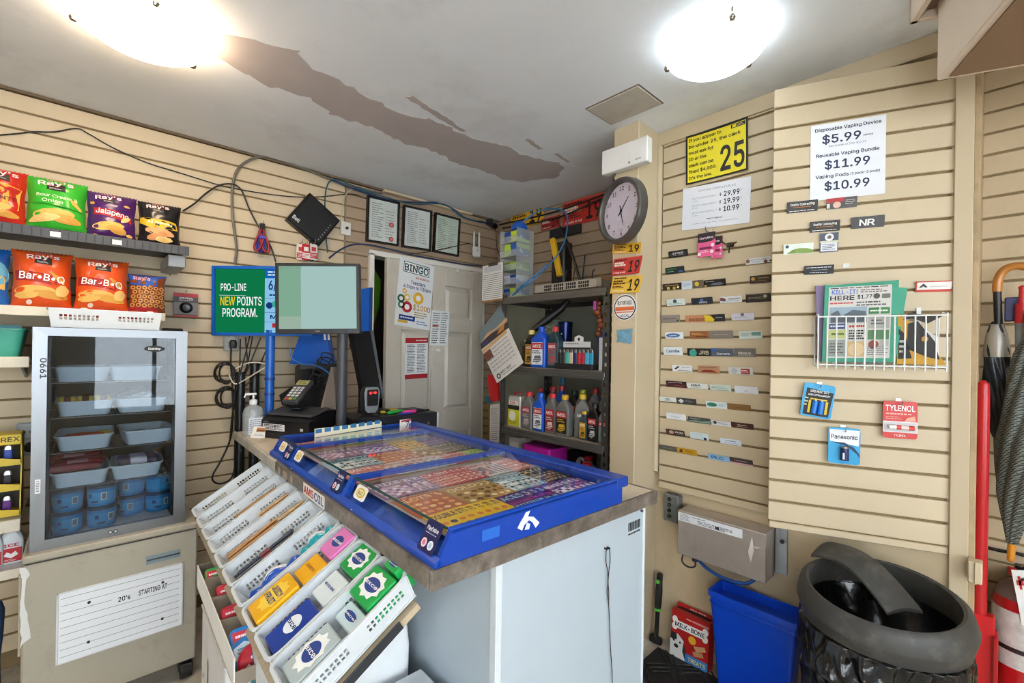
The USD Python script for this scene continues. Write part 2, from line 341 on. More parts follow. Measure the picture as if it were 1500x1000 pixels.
# walls and windows behind the camera
t = ST('wall_front')
wx = [(-2.05, -.25), (0.05, 1.25)]
t.part('wall_board', cat_([box((X0, Y0-.1, 0), (X1, Y0, .55)), box((X0, Y0-.1, 2.25), (X1, Y0, CZ)), box((X0, Y0-.1, .55), (wx[0][0], Y0, 2.25)), box((wx[0][1], Y0-.1, .55), (wx[1][0], Y0, 2.25)), box((wx[1][1], Y0-.1, .55), (X1, Y0, 2.25))]), CREAM)
for a, b in wx:
    t = ST('window_%d' % (1 if a < 0 else 2))
    t.part('window_frame', cat_([box((a, Y0-.08, .55), (a+.05, Y0+.01, 2.25)), box((b-.05, Y0-.08, .55), (b, Y0+.01, 2.25)), box((a, Y0-.08, .55), (b, Y0+.01, .6)), box((a, Y0-.08, 2.2), (b, Y0+.01, 2.25)), box(((a+b)/2-.02, Y0-.07, .6), ((a+b)/2+.02, Y0, 2.2))]), WHITEP)
    t.part('pane', box((a+.05, Y0-.05, .6), (b-.05, Y0-.044, 2.2)), pane())
t = ST('wall_side')
sy = (-2.2, -.7)
t.part('wall_board', cat_([box((X0-.1, Y0, 0), (X0, 2.9, .55)), box((X0-.1, Y0, 2.25), (X0, 2.9, CZ)), box((X0-.1, sy[1], .55), (X0, 2.9, 2.25)), box((X0-.1, Y0, .55), (X0, sy[0], 2.25))]), CREAM)
t = ST('window_3'); a, b = sy
t.part('window_frame', cat_([box((X0-.08, a, .55), (X0+.01, a+.05, 2.25)), box((X0-.08, b-.05, .55), (X0+.01, b, 2.25)), box((X0-.08, a, .55), (X0+.01, b, .6)), box((X0-.08, a, 2.2), (X0+.01, b, 2.25)), box((X0-.07, (a+b)/2-.02, .6), (X0, (a+b)/2+.02, 2.2))]), WHITEP)
t.part('pane', box((X0-.05, a+.05, .6), (X0-.044, b-.05, 2.2)), pane())
# slat board door, hinged at the right and standing a little open
PTH = math.radians(21.8); PS = np.array([-math.sin(PTH), math.cos(PTH), 0]); PN = np.array([-math.cos(PTH), -math.sin(PTH), 0]); PH = np.array([2.045, .091, 0])
t = Thing('door_2', kind='structure', fr=frame(PH, -PS, (0, 0, 1), PN))      # local: x runs right along the panel (0 at the hinge), y up, z towards the room
t.part('panel_backing', box((-.513, .75, -.026), (-.002, 2.355, -.0085)), GROOVE, False)
k = 9
while .0737+k*.0762 < 2.35:
    lo, hi = .0737+k*.0762+.0045, min(.0737+(k+1)*.0762-.0045, 2.355); k += 1
    if lo < .74: lo = .7395
    t.part('slat', box((-.515, lo, -.014), (0, hi, 0), .002), CREAM2, False)
    if k == 10: pass
t.part('slat', box((-.512, .735, -.013), (-.002, .7585, 0), .003), CREAM2, False)
def P2(s, z, off=0.0): return PH+PS*s+np.array([0, 0, z])+PN*off
HM = M('#5d554a', .4, .8, var=.3, scale=60, name='worn_hinge')
for z in (2.13, 1.62, 1.02):
    t.part('hinge', cat_([box((.002, z-.045, -.006), (.012, z+.045, .004), .001), cyl((.006, z-.046, .004), (.006, z+.046, .004), .005, 10)]), HM)
# ceiling lamps
def lamp(at, col, name_label, strength, key, k_=1.0):
    t = Thing('ceiling_light', name_label, 'ceiling light', 'frosted dome ceiling lights', at=at, deg=35 if key == 'glow_warm' else -20)
    t.part('glass_dome', lathe([(r*k_, z) for r, z in ((.0, -.098), (.05, -.096), (.10, -.088), (.14, -.074), (.17, -.055), (.186, -.034), (.188, -.028), (.180, -.026), (.0, -.026))], 48), glow(col, strength, key), True)
    t.part('base_plate', lathe([(0, -.022), (.10, -.022), (.11, -.016), (.11, 0), (0, 0)], 48), M('#d9d6cf', .4, name='lamp_base'))
    for k in range(3):
        a = k*2*math.pi/3; c, s = math.cos(a), math.sin(a)
        t.part('finial', lathe([(0, -.012), (.008, -.010), (.011, -.002), (.009, .006), (.004, .012), (.004, .03), (0, .03)], 14, (c*.182*k_, s*.182*k_, -.042)), metal('#8f8a80', .3))
lamp((.130, 1.912, CZ), '#ffe2bc', 'warm glowing frosted dome light on the ceiling near the chip shelves', 14.0, 'glow_warm')
lamp((1.545, .66, CZ), '#eefbff', 'cool white frosted dome light on the ceiling above the slat door', 3.1, 'glow_cool', .88)
lamp((-1.2, -.9, CZ), '#eefbff', 'added cool white frosted dome light, unseen behind the camera', 3.1, 'glow_cool')  # extra lamp out of view, added to brighten the room
# ================================================================ the counter (local: u across from the customer side, v away, z up)
CTF = rz((.512, .769, 0), -1.8)
def CW(u, v, z): return (CTF@np.array([u, v, z, 1]))[:3]
CUV, CVV = CTF[:3, 0], CTF[:3, 1]
EDGE = M('#80756a', .42, var=.3, scale=14, bump=.3, bscale=30, dirt=('#2a241f', .85, 20.0), name='worn_laminate_edge')
EDGE2 = M('#c9c3b8', .45, var=.1, scale=9, dirt=('#6b5f52', .6, 12.0), name='worn_laminate_edge')
TOPM = M('#dccdb8', .4, var=.05, scale=6, dirt=('#8f7b66', .4, 6.), name='laminate_top')
CWHITE_SHADED = M('#b6c2cb', .35, var=.03, scale=3, dirt=('#a9adad', .3, 3.), name='white_board')  # white boards, their shade mixed into the colour as a bluish grey
t = Thing('counter', 'white shop counter with worn grey edged top, blue lottery case on it', 'counter', fr=CTF)
t.part('countertop', box((.012, .012, .892), (.835, 1.93, .9285)), TOPM)
t.part('edge_band', box((0, 0, .888), (.847, .012, .93), .003), EDGE)
t.part('edge_band', box((0, .012, .888), (.012, 1.15, .93), .003), EDGE)
t.part('edge_band', box((0, 1.15, .888), (.012, 1.95, .93), .003), EDGE2)
t.part('edge_band', box((.835, .012, .888), (.847, 1.93, .93), .003), EDGE)
t.part('end_panel', box((.21, .028, .02), (.808, .05, .89), .001), CWHITE_SHADED)
t.part('divider_strip', box((.193, .026, .02), (.212, .05, .89), .002), M('#d3dade', .3, name='white_board'))
t.part('corner_strip', box((.806, .024, .02), (.816, .06, .89), .002), M('#d3dade', .3, name='white_board'))
t.part('side_panel', box((.197, .05, .02), (.212, 1.9, .89)), CWHITE_SHADED)
t.part('back_panel', box((.79, .05, .02), (.81, 1.9, .89)), CWHITE_SHADED)
fc = Face(t, (.60, .0275, .78), (.2, 0, 0), (0, 0, .09))
rr = random.Random(3); x = .62
while x < .93:
    w = rr.choice([.008, .014, .02]); fc.rect(x, .42, x+w, .72, '#2a2a2e', 1, 'barcode'); x += w+rr.choice([.008, .012])
fc.lines(.62, .26, .95, .38, 1, '#333333', 1); fc.flush()
t.part('screw', cyl((.795, .022, .868), (.795, .03, .868), .004, 10), metal('#777777', .4))
# a brand sticker on the edge band
fc = Face(t, (-.0004, .80, .889), (0, -.20, 0), (0, 0, .04), lift=.0006); fc.O = np.array([-.0006, .80, .889])
fc.rect(0, .02, 1, 1, '#f2f0ea', 1, 'sticker'); fc.text('AMS', .27, .2, .6, '#c4232a', 2, .48); fc.text('OIL', .75, .2, .6, '#23408f', 2, .42); fc.flush()
fc = Face(t, (-.0006, 1.12, .889), (0, -.22, 0), (0, 0, .04), lift=.0006)
for k, u in enumerate((.1, .38, .5, .8)): fc.poly([(u, .15), (u+.1, .1), (u+.12, .6), (u+.05, .85), (u-.03, .5)], '#b5a792', 1, 'glue_mark')
fc.flush()
# string hanging on the end panel
solo('string', 'thin dark string looped on a nail on the white counter end', 'string', cat_([wire([CW(*p) for p in ((.606, .022, .80), (.604, .021, .765), (.612, .021, .735), (.616, .022, .70), (.613, .022, .67), (.622, .022, .63), (.634, .022, .5), (.646, .022, .39), (.652, .024, .2))], .0014),
    wire([CW(*p) for p in ((.606, .022, .80), (.618, .021, .80), (.624, .021, .765), (.619, .021, .735), (.616, .021, .70), (.621, .022, .67), (.622, .022, .63))], .0014), cyl(CW(.606, .03, .8005), CW(.606, .018, .8005), .003, 8), cyl(CW(.618, .03, .799), CW(.618, .018, .799), .003, 8)]), M('#2c2b2b', .6, name='string'))
# ---- lottery ticket case
BLUE = M('#0b3fa6', .32, var=.05, scale=5, name='blue_plastic', dirt=('#2a5fc0', .3, 8.))
BLUE2 = M('#0d49b5', .3, var=.05, scale=5, name='blue_plastic')
def C2(pts, v0, v1, nm, mat=None, tt=None):   # outline in (u, z) swept along v
    m = prism(pts, v1-v0, frame((0, v1, 0), (1, 0, 0), (0, 0, 1), (0, -1, 0))); return (tt or t).part(nm, m, mat or BLUE, False)
t = Thing('lottery_case', 'blue lottery ticket case with sloped clear front on the counter', 'display case', fr=CTF@frame((0, 0, 0)))
ZT = 1.0
C2([(.012, .931), (.05, ZT), (.655, ZT), (.655, .931)], .004, .016, 'end_panel')
C2([(.012, .931), (.05, ZT), (.655, ZT), (.655, .931)], 1.262, 1.274, 'end_panel')
t.part('floor_tray', box((.014, .006, .931), (.655, 1.27, .942)), M('#1d55c2', .4, var=.1, name='blue_plastic'))
t.part('ticket_bed', box((.075, .02, .962), (.64, 1.255, .968)), M('#b9a79a', .5, var=.1, name='ticket_bed'))
t.part('bottom_rail', hull([(.010, .004, .931), (.010, .004, .943), (.03, .004, .931), (.022, .004, .950), (.010, 1.274, .931), (.010, 1.274, .943), (.03, 1.274, .931), (.022, 1.274, .950)]), BLUE2, False)
t.part('back_wall', box((.645, .006, .931), (.655, 1.27, ZT), .001), BLUE)
t.part('back_rail', box((.628, .002, ZT-.026), (.684, 1.276, ZT+.004), .003), BLUE)
for k, v in enumerate((.508, 1.03)):
    C2([(.012, .931), (.05, ZT), (.64, ZT), (.64, ZT-.013), (.058, ZT-.013), (.03, .931)], v, v+.026, 'divider', BLUE2)
t.part('top_rail', box((.05, .004, ZT-.008), (.655, .020, ZT+.003), .002), BLUE2); t.part('top_rail', box((.05, 1.256, ZT-.008), (.655, 1.274, ZT+.003), .002), BLUE2)
GL = pane((.98, .99, .99), .5, .01, 'case_pane')
for a, b in ((.021, .507), (.535, 1.029), (1.057, 1.256)):
    t.part('top_pane', box((.05, a, ZT-.003), (.63, b, ZT+.0005)), GL, False)
    t.part('front_pane', hull([(.0225, y, z+dz) for y in (a, b) for z, dz in ((.948, 0), (.948, .003))]+[(.051, y, ZT-.001+dz) for y in (a, b) for dz in (0, .002)]), GL, False)
    t.part('pane_edge', box((.049, a, ZT-.004), (.053, b, ZT+.002), .0008), M('#1e4a44', .2, name='green_glass_edge'))
SL = np.array([.038, 0, .069]); SLn = SL/np.linalg.norm(SL)
def badge(v, w, h0, h1): return Face(t, np.array([.012, v+w, .931])+SL*h0+np.array([-.004, 0, .0022]), (0, -w, 0), SL*(h1-h0), lift=.0006)
def rr_poly(r=.15, a=0., b=0., c=1., d=1.): return list(Polygon([(a+r*(c-a), b+r), (c-r*(c-a), b+r), (c-r*(c-a), d-r), (a+r*(c-a), d-r)]).buffer(r*min(1, c-a)).exterior.coords)
for v in (.385, .93, 1.13):
    f = badge(v, .07, .42, .9); f.poly(rr_poly(.2), '#ecebe6', 1, 'badge'); f.disc(.5, .5, .36, '#d9b93a', 2, .34, 'badge_ring'); f.disc(.5, .5, .29, '#efe3b0', 3, .24, 'badge_ring'); f.text('ALC', .5, .38, .22, '#6b6a2c', 4, .4); f.flush()
for v in (.025, .545, 1.045):
    f = badge(v, .062, .2, 1.02); f.poly(rr_poly(.1), '#171a52', 1, 'badge'); f.text('PlayOnline', .5, .68, .13, '#f0f0f5', 2, .7); f.lines(.15, .56, .85, .62, 1, '#b9bfe0', 2); f.disc(.3, .27, .16, '#f1d7dc', 2, .15, 'badge_dot'); f.disc(.7, .27, .16, '#e4ecf5', 2, .15, 'badge_dot'); f.disc(.3, .27, .09, '#d8798d', 3, .09, 'badge_dot'); f.disc(.7, .27, .09, '#b9cbe0', 3, .09, 'badge_dot'); f.flush()
for v in (.42, .965):
    f = badge(v, .012, .03, .12); f.poly([(0, 0), (1, .2), (.6, 1)], '#f4f4f4', 1, 'chip_mark'); f.flush()
f = Face(t, (.235, .0035, .945), (.075, 0, 0), (0, 0, .048)); f.poly([(.0, .3), (.22, .75), (.1, .45), (.35, .95), (.55, .98), (.45, .7), (.7, .6), (.98, .2), (.8, .0), (.65, .35), (.5, .5), (.3, .35), (.2, .1)], '#eef0f2', 1, 'torn_label'); f.poly([(.3, .1), (.5, .05), (.55, .3), (.4, .42)], '#d9dde6', 2, 'torn_label'); f.flush()
f = Face(t, (.13, .0035, .955), (.05, 0, 0), (0, 0, .025)); f.rect(0, 0, 1, 1, '#1d63c4', 1, 'tape'); f.flush()
# ---- tickets in the case
TKS = [  # base, header colour, words, pattern, accent
 ('#f0c818', '#3a2a6b', 'DOUBLE IT!', 'dots', '#e2762f', 'yellow'), ('#5b1f7a', '#8fd0ee', 'ACES 3', 'bars', '#b83d9a', 'purple'),
 ('#6b3a9a', '#f2eef6', 'Crossword', 'grid', '#d9d2ea', 'violet'), ('#b58a3f', '#f4e9c2', 'GOLD', 'dots', '#6b4a1f', 'gold'),
 ('#b5572c', '#f4d29a', 'SLOTS', 'dots', '#e8a45a', 'orange brown'), ('#8fb4c4', '#23333a', 'BINGO', 'grid', '#f2f5f4', 'pale blue'),
 ('#2a2426', '#e9d9b0', 'LUCKY', 'bars', '#b89b5e', 'black'), ('#c23a30', '#f6efe2', 'CASH', 'bars', '#f0c8b0', 'red'),
 ('#d9d3cf', '#c43a4a', 'Bingo Doubler', 'grid', '#8f98a8', 'white'), ('#8a6a8c', '#f0e6ea', 'PRIZE', 'grid', '#c9a8c0', 'mauve'),
 ('#93b93c', '#f4f2c0', 'WILD 7', 'dots', '#e6dc5a', 'lime green'), ('#e08a86', '#ffffff', 'HEARTS', 'dots', '#f4c9c4', 'pink')]
def make_ticket(k, label, group, fr):
    b, hc, word, pat, ac, nm = TKS[k]
    t = Thing('scratch_ticket', label, 'lottery ticket', group, fr=fr)
    t.part('card', box((0, 0, 0), (.10, .14, .0008)), M(b, .35, var=.08, scale=30, name='ticket_card'))
    f = Face(t, (0, 0, .0008), (.1, 0, 0), (0, .14, 0), lift=.0003)
    f.text(word, .5, .74, .17, hc, 2, .86); r = random.Random(k)
    if pat == 'grid':
        f.rect(.08, .06, .92, .64, ac, 1)
        for i in range(6):
            for j in range(5):
                if r.random() < .6: f.rect(.1+i*.137, .08+j*.112, .1+i*.137+.11, .08+j*.112+.09, b if (i+j) % 2 else hc, 2, 'grid_cell')
    elif pat == 'dots':
        for i in range(4):
            for j in range(3): f.disc(.17+i*.22, .14+j*.2, .085, ac if (i+j) % 3 else hc, 1, n=10, name='play_spot')
    else:
        for j in range(4): f.rect(.08, .08+j*.15, .92, .08+j*.15+.08, ac if j % 2 else hc, 1, 'stripe')
        for j in range(4): f.lines(.12, .09+j*.15, .9, .15+j*.15, 1, b, 2, .6, j)
    f.flush(); return t
protos = {}
comp = {'near': 'nearest', 'middle': 'middle', 'far': 'far'}
def stack(k, u, v, n, where, deg=0, du=.024, tilt=None, spot=''):
    nm = TKS[k][5]; word = TKS[k][2]
    grp = '%s %s tickets %sin the %s bay' % (nm, word.lower(), spot, where)
    for i in range(n):
        label = ('%s %s scratch ticket, %s from the left in its fan, %s bay' % (nm, word, ['first', 'second', 'third', 'fourth', 'fifth'][i], comp[where])) if n > 1 else '%s %s scratch ticket lying singly in the %s bay' % (nm, word, comp[where])
        a = math.radians(deg); c, s = math.cos(a), math.sin(a); th = .03
        X = np.array([c*math.cos(th), s*math.cos(th), math.sin(th)])*1.12; Y = np.array([-s, c, 0.0])*1.09
        fr = CTF@frame((u+i*du*1.1, v, .9690+(n-1-i)*.0004), X, Y, (0, 0, 1))
        if k in protos: dup(protos[k], label, grp, fr)
        else: protos[k] = make_ticket(k, label, grp, fr)
stack(0, .082, .022, 5, 'near', 0, .024); stack(1, .30, .022, 4, 'near', 0, .026); stack(2, .435, .022, 5, 'near', 0, .022); 
stack(4, .075, .175, 2, 'near', 0, .03); stack(3, .23, .175, 3, 'near', 0, .022); stack(5, .345, .18, 4, 'near', 0, .02); stack(6, .475, .18, 4, 'near', 0, .018)
stack(9, .07, .345, 3, 'near', 0, .03); stack(7, .24, .345, 4, 'near', 0, .022); stack(8, .37, .35, 4, 'near', 0, .018); stack(11, .52, .35, 1, 'near', 0, .02)
stack(11, .07, .545, 2, 'middle', 0, .028); stack(8, .21, .545, 5, 'middle', 0, .026); stack(7, .40, .545, 2, 'middle', 0, .03); stack(10, .50, .545, 2, 'middle', 0, .025)
stack(5, .075, .705, 3, 'middle', 0, .025); stack(4, .23, .705, 3, 'middle', 0, .025); stack(3, .36, .705, 2, 'middle', 0, .025); stack(6, .48, .705, 3, 'middle', 0, .02)
stack(9, .08, .865, 3, 'middle', 0, .025); stack(2, .24, .865, 3, 'middle', 0, .02); stack(0, .37, .865, 2, 'middle', 0, .03); stack(1, .50, .865, 2, 'middle', 0, .02)
stack(7, .08, 1.085, 2, 'far', 0, .03); stack(10, .22, 1.085, 3, 'far', 0, .03); stack(5, .38, 1.085, 3, 'far', 0, .025); stack(6, .52, 1.085, 1, 'far', 0, .02)
# things lying on the case: a ruler and a small notice standing at its far end
q = [CW(*(0.165, 1.2, 0.9583)), CW(*(0.4655, 1.2, 0.9733)), CW(*(0.4645, 1.2, 1.0338)), CW(*(0.1639, 1.2, 1.0304))]
q = [np.array(x) for x in q]
t = Thing('ruler', 'cream and blue printed ruler strip standing at the back of the lottery case', 'ruler', at=q[0], world=True)
t.part('strip', slab(q, .003), plastic('#e4dfc8', .4), False)
f = Face(t, q[0], q[1]-q[0], q[3]-q[0])
f.rect(0, .44, 1, .5, '#2b3f6b')
for k in range(8): f.rect(k/8+.01, .72, k/8+.10, .96, '#2e75ad'); f.rect(k/8+.01, .04, k/8+.09, .26, '#7fb0dd'); f.lines(k/8+.01, .08, k/8+.1, .22, 1, '#e9e4f2', 2)
f.flush()
q = [np.array(CW(*p)) for p in ((0.5775, 1.24, 0.9413), (0.6445, 1.24, 0.9471), (0.6393, 1.24, 1.0258), (0.5797, 1.24, 1.0245))]
t = Thing('notice_card', 'small white notice card with red and blue print at the case end', 'card', at=q[0], world=True)
t.part('card', slab(q, .002), M('#e9e7e2', .5, name='paper'), False); f = Face(t, q[0], q[1]-q[0], q[3]-q[0]); f.text('7', .6, .5, .34, '#23335f', 1); f.rect(.1, .85, .9, .95, '#b9303a'); f.lines(.1, .1, .9, .4, 2, '#7c86a8'); f.flush()
# ---- tilted board with ten white baskets of gum on the customer side
TA = math.radians(32); ct, st = math.cos(TA), math.sin(TA)
BX = -CUV*ct+np.array([0, 0, -st]); CVN = -CVV; BZ = np.cross(BX, CVN)      # down the slope, towards the aisle, and out of the basket
BL, BWD, BD = .285, .122, .062
def BO(k): return CW(.008, .112+.13*k+BWD, .878)
WB = M('#d3d8dc', .35, var=.02, name='white_plastic')
def basket_mesh(L, W, D, holes=True):
    # x along the length, y across, z up; open top at z=0
    th = .003; ms = []
    ins = .008
    def side(o, X, w, n_holes, inward):
        g = Polygon([(ins, -D), (w-ins, -D), (w, 0), (0, 0)])
        if n_holes:
            hs = []
            for blk in (0, 1):
                x0 = w*(.09+.5*blk); bw = w*.34
                for i in range(n_holes):
                    for j in range(2): hs.append(sbox(x0+i*bw/n_holes, -.028-j*.011, x0+i*bw/n_holes+bw/n_holes*.62, -.020-j*.011))
            from shapely import union_all
            g = g.difference(union_all(hs))
        return prism(g, th, frame(o, X, np.array([0, 0, 1.])+np.array(inward)*(-ins/D)))
    ms.append(side((0, 0, 0), (1, 0, 0), L, 9 if holes else 0, (0, 1, 0))); ms.append(side((0, W-th, 0), (1, 0, 0), L, 9 if holes else 0, (0, -1, 0)))
    ms.append(side((0, 0, 0), (0, 1, 0), W, 0, (1, 0, 0))); ms.append(side((L-th, 0, 0), (0, 1, 0), W, 0, (-1, 0, 0)))
    ms.append(box((ins*.8, ins*.8, -D), (L-ins*.8, W-ins*.8, -D+.003)))
    outer = rrect(L+.012, W+.006, 9, 36); inner = rrect(L-.002, W-.004, 9, 36)
    rim = Polygon(outer).difference(Polygon(inner))
    ms.append(prism(rim, .0045, frame((L/2, W/2, -.002))))
    return ms
bmeshes = basket_mesh(BL, BWD, BD)
names10 = ['nearest the aisle holding grey and green gum', 'second from the aisle holding navy and white gum', 'third from the aisle holding yellow and pink gum', 'fourth from the aisle holding soft blue bags', 'fifth from the aisle holding dark wrapped sticks', 'sixth from the aisle holding a heap of tan sticks', 'seventh from the aisle holding a few tan sticks', 'eighth from the aisle holding four brown sticks', 'ninth from the aisle end, nearly empty', 'farthest from the aisle, nearly empty']
bk0 = None
for k in range(10):
    fr = frame(BO(k), BX, CVN, BZ); lb = 'white slotted basket %s' % names10[k]
    if bk0 is None:
        bk0 = Thing('plastic_basket', lb, 'basket', 'white baskets hung along the counter', fr=fr)
        bk0.part('body', cat_(bmeshes[:5]), WB, False); bk0.part('rim', bmeshes[5], WB, False)
    else: dup(bk0, lb, 'white baskets hung along the counter', fr)
t = Thing('sloping_board', 'sloping plywood board under the white gum baskets beside the counter', 'board', fr=frame(CW(-.004, 1.425, .868)+BZ*(-.066), BX, CVN, BZ))
t.part('board', box((0, 0, -.016), (.30, 1.32, -.001)), M('#b9a78c', .6, var=.15, scale=12, name='plywood', stretch=(1, 8, 1)))
t.part('rubber_strip', box((.05, 1.32, -.014), (.26, 1.325, .006), .001), M('#22262c', .5, name='black_rubber'))
t.part('cleat', box((.02, .1, -.03), (.05, 1.2, -.016)), CWHITE_SHADED)
def bitem(name, label, cat, k, x0, y0, x1, y1, h, mats, group=None, lift=0.0, yaw=0.0):
    """a box lying in basket k, local coordinates along (x) and across (y) the basket"""
    c, s = math.cos(yaw), math.sin(yaw); lift += .012
    fr = frame(BO(k), BX, CVN, BZ)@frame((x0, y0, -BD+.004+lift), (c, s, 0), (-s, c, 0))
    t = Thing(name, label, cat, group, fr=fr); t.part('pack', box((0, 0, 0), (x1-x0, y1-y0, h), .003), M(mats, .3, var=.03, name='pack_card')); return t, x1-x0, y1-y0, h
def gumface(t, w, d, h):   # reads from the far end of the basket: letters stand along the slope
    return Face(t, (0, 0, h), (w, 0, 0), (0, d, 0))
def gumlogo(t, L, d, h, word, colA, colB, burst, two=None):
    f = Face(t, (L, 0, h), (0, d, 0), (-L, 0, 0))      # top face, upright seen from the outer end
    return f
def gum(k, x0, x1, h, base, word, col, oval, label, y0=.012, y1=.108, lift=0.0, rot=0, burst='#f2f6f4'):
    t, L, d, hh = bitem('gum_pack', label, 'gum pack', k, x0, y0, x1, y1, h, base, 'gum packs in the counter baskets', lift, rot)
    f = Face(t, (0, d, h), (0, -d, 0), (L, 0, 0)) if False else Face(t, (L, 0, h), (0, d, 0), (-L, 0, 0))
    if burst:
        n = 18; f.poly([(.5+(.44 if i % 2 else .36)*math.cos(i*2*math.pi/n), .52+(.4 if i % 2 else .32)*math.sin(i*2*math.pi/n)) for i in range(n)], burst, 1, 'burst')
    if oval: f.disc(.5, .52, .30, oval, 2, .2)
    ws = word.split(' ')
    for i, wd in enumerate(ws): f.text(wd, .5, .52-.05+(.09 if len(ws) > 1 else 0)-i*.19, .10 if len(ws) == 1 else .13, col, 3, .66)
    f.flush()
    f2 = Face(t, (0, 0, 0), (L, 0, 0), (0, 0, h)); f2.lines(.1, .2, .9, .8, 2, '#f4f6f6', 1); f2.flush()
    return t
gum(0, .165, .272, .045, '#b5c2c4', 'excel', '#f4f4f2', '#1f3f8c', 'silver grey gum pack at the outer end of the nearest basket', .03, .107)
gum(0, .02, .10, .05, '#14a54e', 'excel', '#f4f4f2', '#1f3f8c', 'green gum pack with white burst in the nearest basket', .012, .11)
gum(0, .105, .15, .03, '#c9dfe6', 'excel', '#f4f4f2', '#1f3f8c', 'thin pale blue gum pack in the middle of the nearest basket', .014, .10, burst=None)
gum(0, -.01, .016, .062, '#17a850', 'excel', '#f4f4f2', '#1f3f8c', 'green gum pack on edge at the counter end of the nearest basket', .05, .106, 0, burst=None)
gum(1, .165, .275, .042, '#1d3f9e', 'excel', '#16307a', '#e6ecf4', 'navy and white gum pack at the outer end of the second basket', .03, .11, burst=None)
gum(1, .085, .155, .04, '#dce6ea', 'excel', '#1f3f8c', None, 'white gum pack in the middle of the second basket', .02, .1, burst=None)
gum(1, .0, .075, .045, '#12a04a', 'excel', '#f4f4f2', '#1f3f8c', 'green and white gum pack at the counter end of the second basket', .02, .11)
gum(2, .165, .275, .052, '#f2b418', 'JUICY FRUIT', '#243a86', None, 'big yellow gum pack at the outer end of the third basket', .02, .107, burst='#f6cf45')
gum(2, .09, .158, .045, '#f0b11c', 'JUICY', '#8a3a1f', None, 'smaller yellow gum pack in the middle of the third basket', .03, .11, burst=None)
gum(2, .0, .08, .05, '#e27fc4', 'excel', '#f4f0f4', '#1f3f8c', 'pink gum pack at the counter end of the third basket', .03, .11, burst=None)
# soft blue bags and the loose sticks
def softbag(k, x0, x1, col, label):
    rr = np.random.default_rng(k+int(x0*100)); n = 14; s = np.linspace(0, 1, n)
    P = np.column_stack([x0+(x1-x0)*s, .06+.01*np.sin(s*9), -BD+.026+.006*np.sin(s*14+1)]); R = .020*np.minimum(1, np.minimum(s, 1-s)*9+.25)
    m = loft_path(P, R, 12); fr = frame(BO(k), BX, CVN, BZ)
    t = Thing('candy_bag', label, 'candy bag', 'soft bags in the counter baskets', fr=fr); t.part('wrapper', m, M(col, .25, var=.1, scale=20, bump=.3, name='wrapper'), True)
    t.part('label_patch', loft_path(P[4:9]+np.array([0, -.003, .001]), R[4:9]*.99, 12), M('#e8eef6', .3, var=.3, scale=50, name='wrapper'), True)
softbag(3, .12, .27, '#1f53b8', 'blue soft candy bag in the fourth basket from the aisle'); softbag(3, .01, .12, '#1fa3b4', 'teal soft candy bag in the fourth basket from the aisle')
def sticks(k, spans, r, cols, labels, nmm, cat):
    for (x0, x1, n), col, lb in zip(spans, cols, labels):
        rr = random.Random(k*7+int(x0*1000))
        for i in range(n):
            y = .022+.075*(i+.5)/n+rr.uniform(-.006, .006); z = -BD+.024+r+rr.uniform(0, .006)+(i % 3)*r*1.4; dy = rr.uniform(-.012, .012); P = [(x0+rr.uniform(0, .01), y, z), (x1-rr.uniform(0, .012), y+dy, z+rr.uniform(0, .004))]
            fr = frame(BO(k), BX, CVN, BZ)
            t = Thing(nmm, lb, cat, lb[:60].replace(' in the', 's in the', 1), fr=fr@frame(P[0]))
            d = np.array(P[1])-np.array(P[0]); m = loft_path([(0, 0, 0), d*.5+np.array([0, 0, .001]), d], [r, r*1.05, r*.9], 8); t.part('stick', m, M(col, .45, var=.15, scale=40, name='stick'), True)
            if nmm == 'wrapped_stick': t.part('band', loft_path([d*.42, d*.5+np.array([0, 0, .001]), d*.58], [r*1.25]*3, 8), M('#8a3a40', .4, name='band'), True)
sticks(4, [(.09, .275, 6)], .0046, ['#3a3d52'], ['dark wrapped candy stick in the fifth basket from the aisle'], 'wrapped_stick', 'candy stick')
sticks(5, [(.10, .27, 8)], .0048, ['#b98a5a'], ['tan meat stick in the sixth basket from the aisle'], 'meat_stick', 'meat stick')
sticks(5, [(.01, .1, 4)], .0046, ['#c4a276'], ['pale short meat stick at the counter end of the sixth basket'], 'meat_stick', 'meat stick')
sticks(6, [(.02, .14, 5)], .0046, ['#c49a68'], ['tan meat stick in the seventh basket from the aisle'], 'meat_stick', 'meat stick')
sticks(7, [(.03, .2, 4)], .0046, ['#a98458'], ['brown meat stick in the eighth basket from the aisle'], 'meat_stick', 'meat stick')
# ---- under the baskets: candy tray, cartons, teal sign board, white tubs
KR = M('#8d8173', .8, var=.1, name='cardboard')
t = Thing('candy_tray', 'long cardboard tray of red and blue candy packs below the baskets', 'tray', fr=CTF@frame((-.262, .44, .576)))
TW, TL = .125, .59
t.part('tray_bottom', box((0, 0, 0), (TW, TL, .003)), KR); t.part('tray_side', box((0, -.004, 0), (.003, TL+.004, .07)), M('#e6e4df', .5, name='white_card')); t.part('tray_side', box((TW-.003, 0, 0), (TW, TL, .045)), KR); t.part('tray_end', box((0, -.003, 0), (TW, 0, .035)), KR); t.part('tray_end', box((0, TL, 0), (TW, TL+.003, .07)), KR)
for y in (.155, .30, .44): t.part('divider', hull([(.004, y, .003), (TW-.004, y, .003), (.004, y+.003, .003), (TW-.004, y+.003, .003), (.004, y+.04, .066), (TW-.004, y+.04, .060), (.004, y+.043, .066), (TW-.004, y+.043, .060)]), KR)
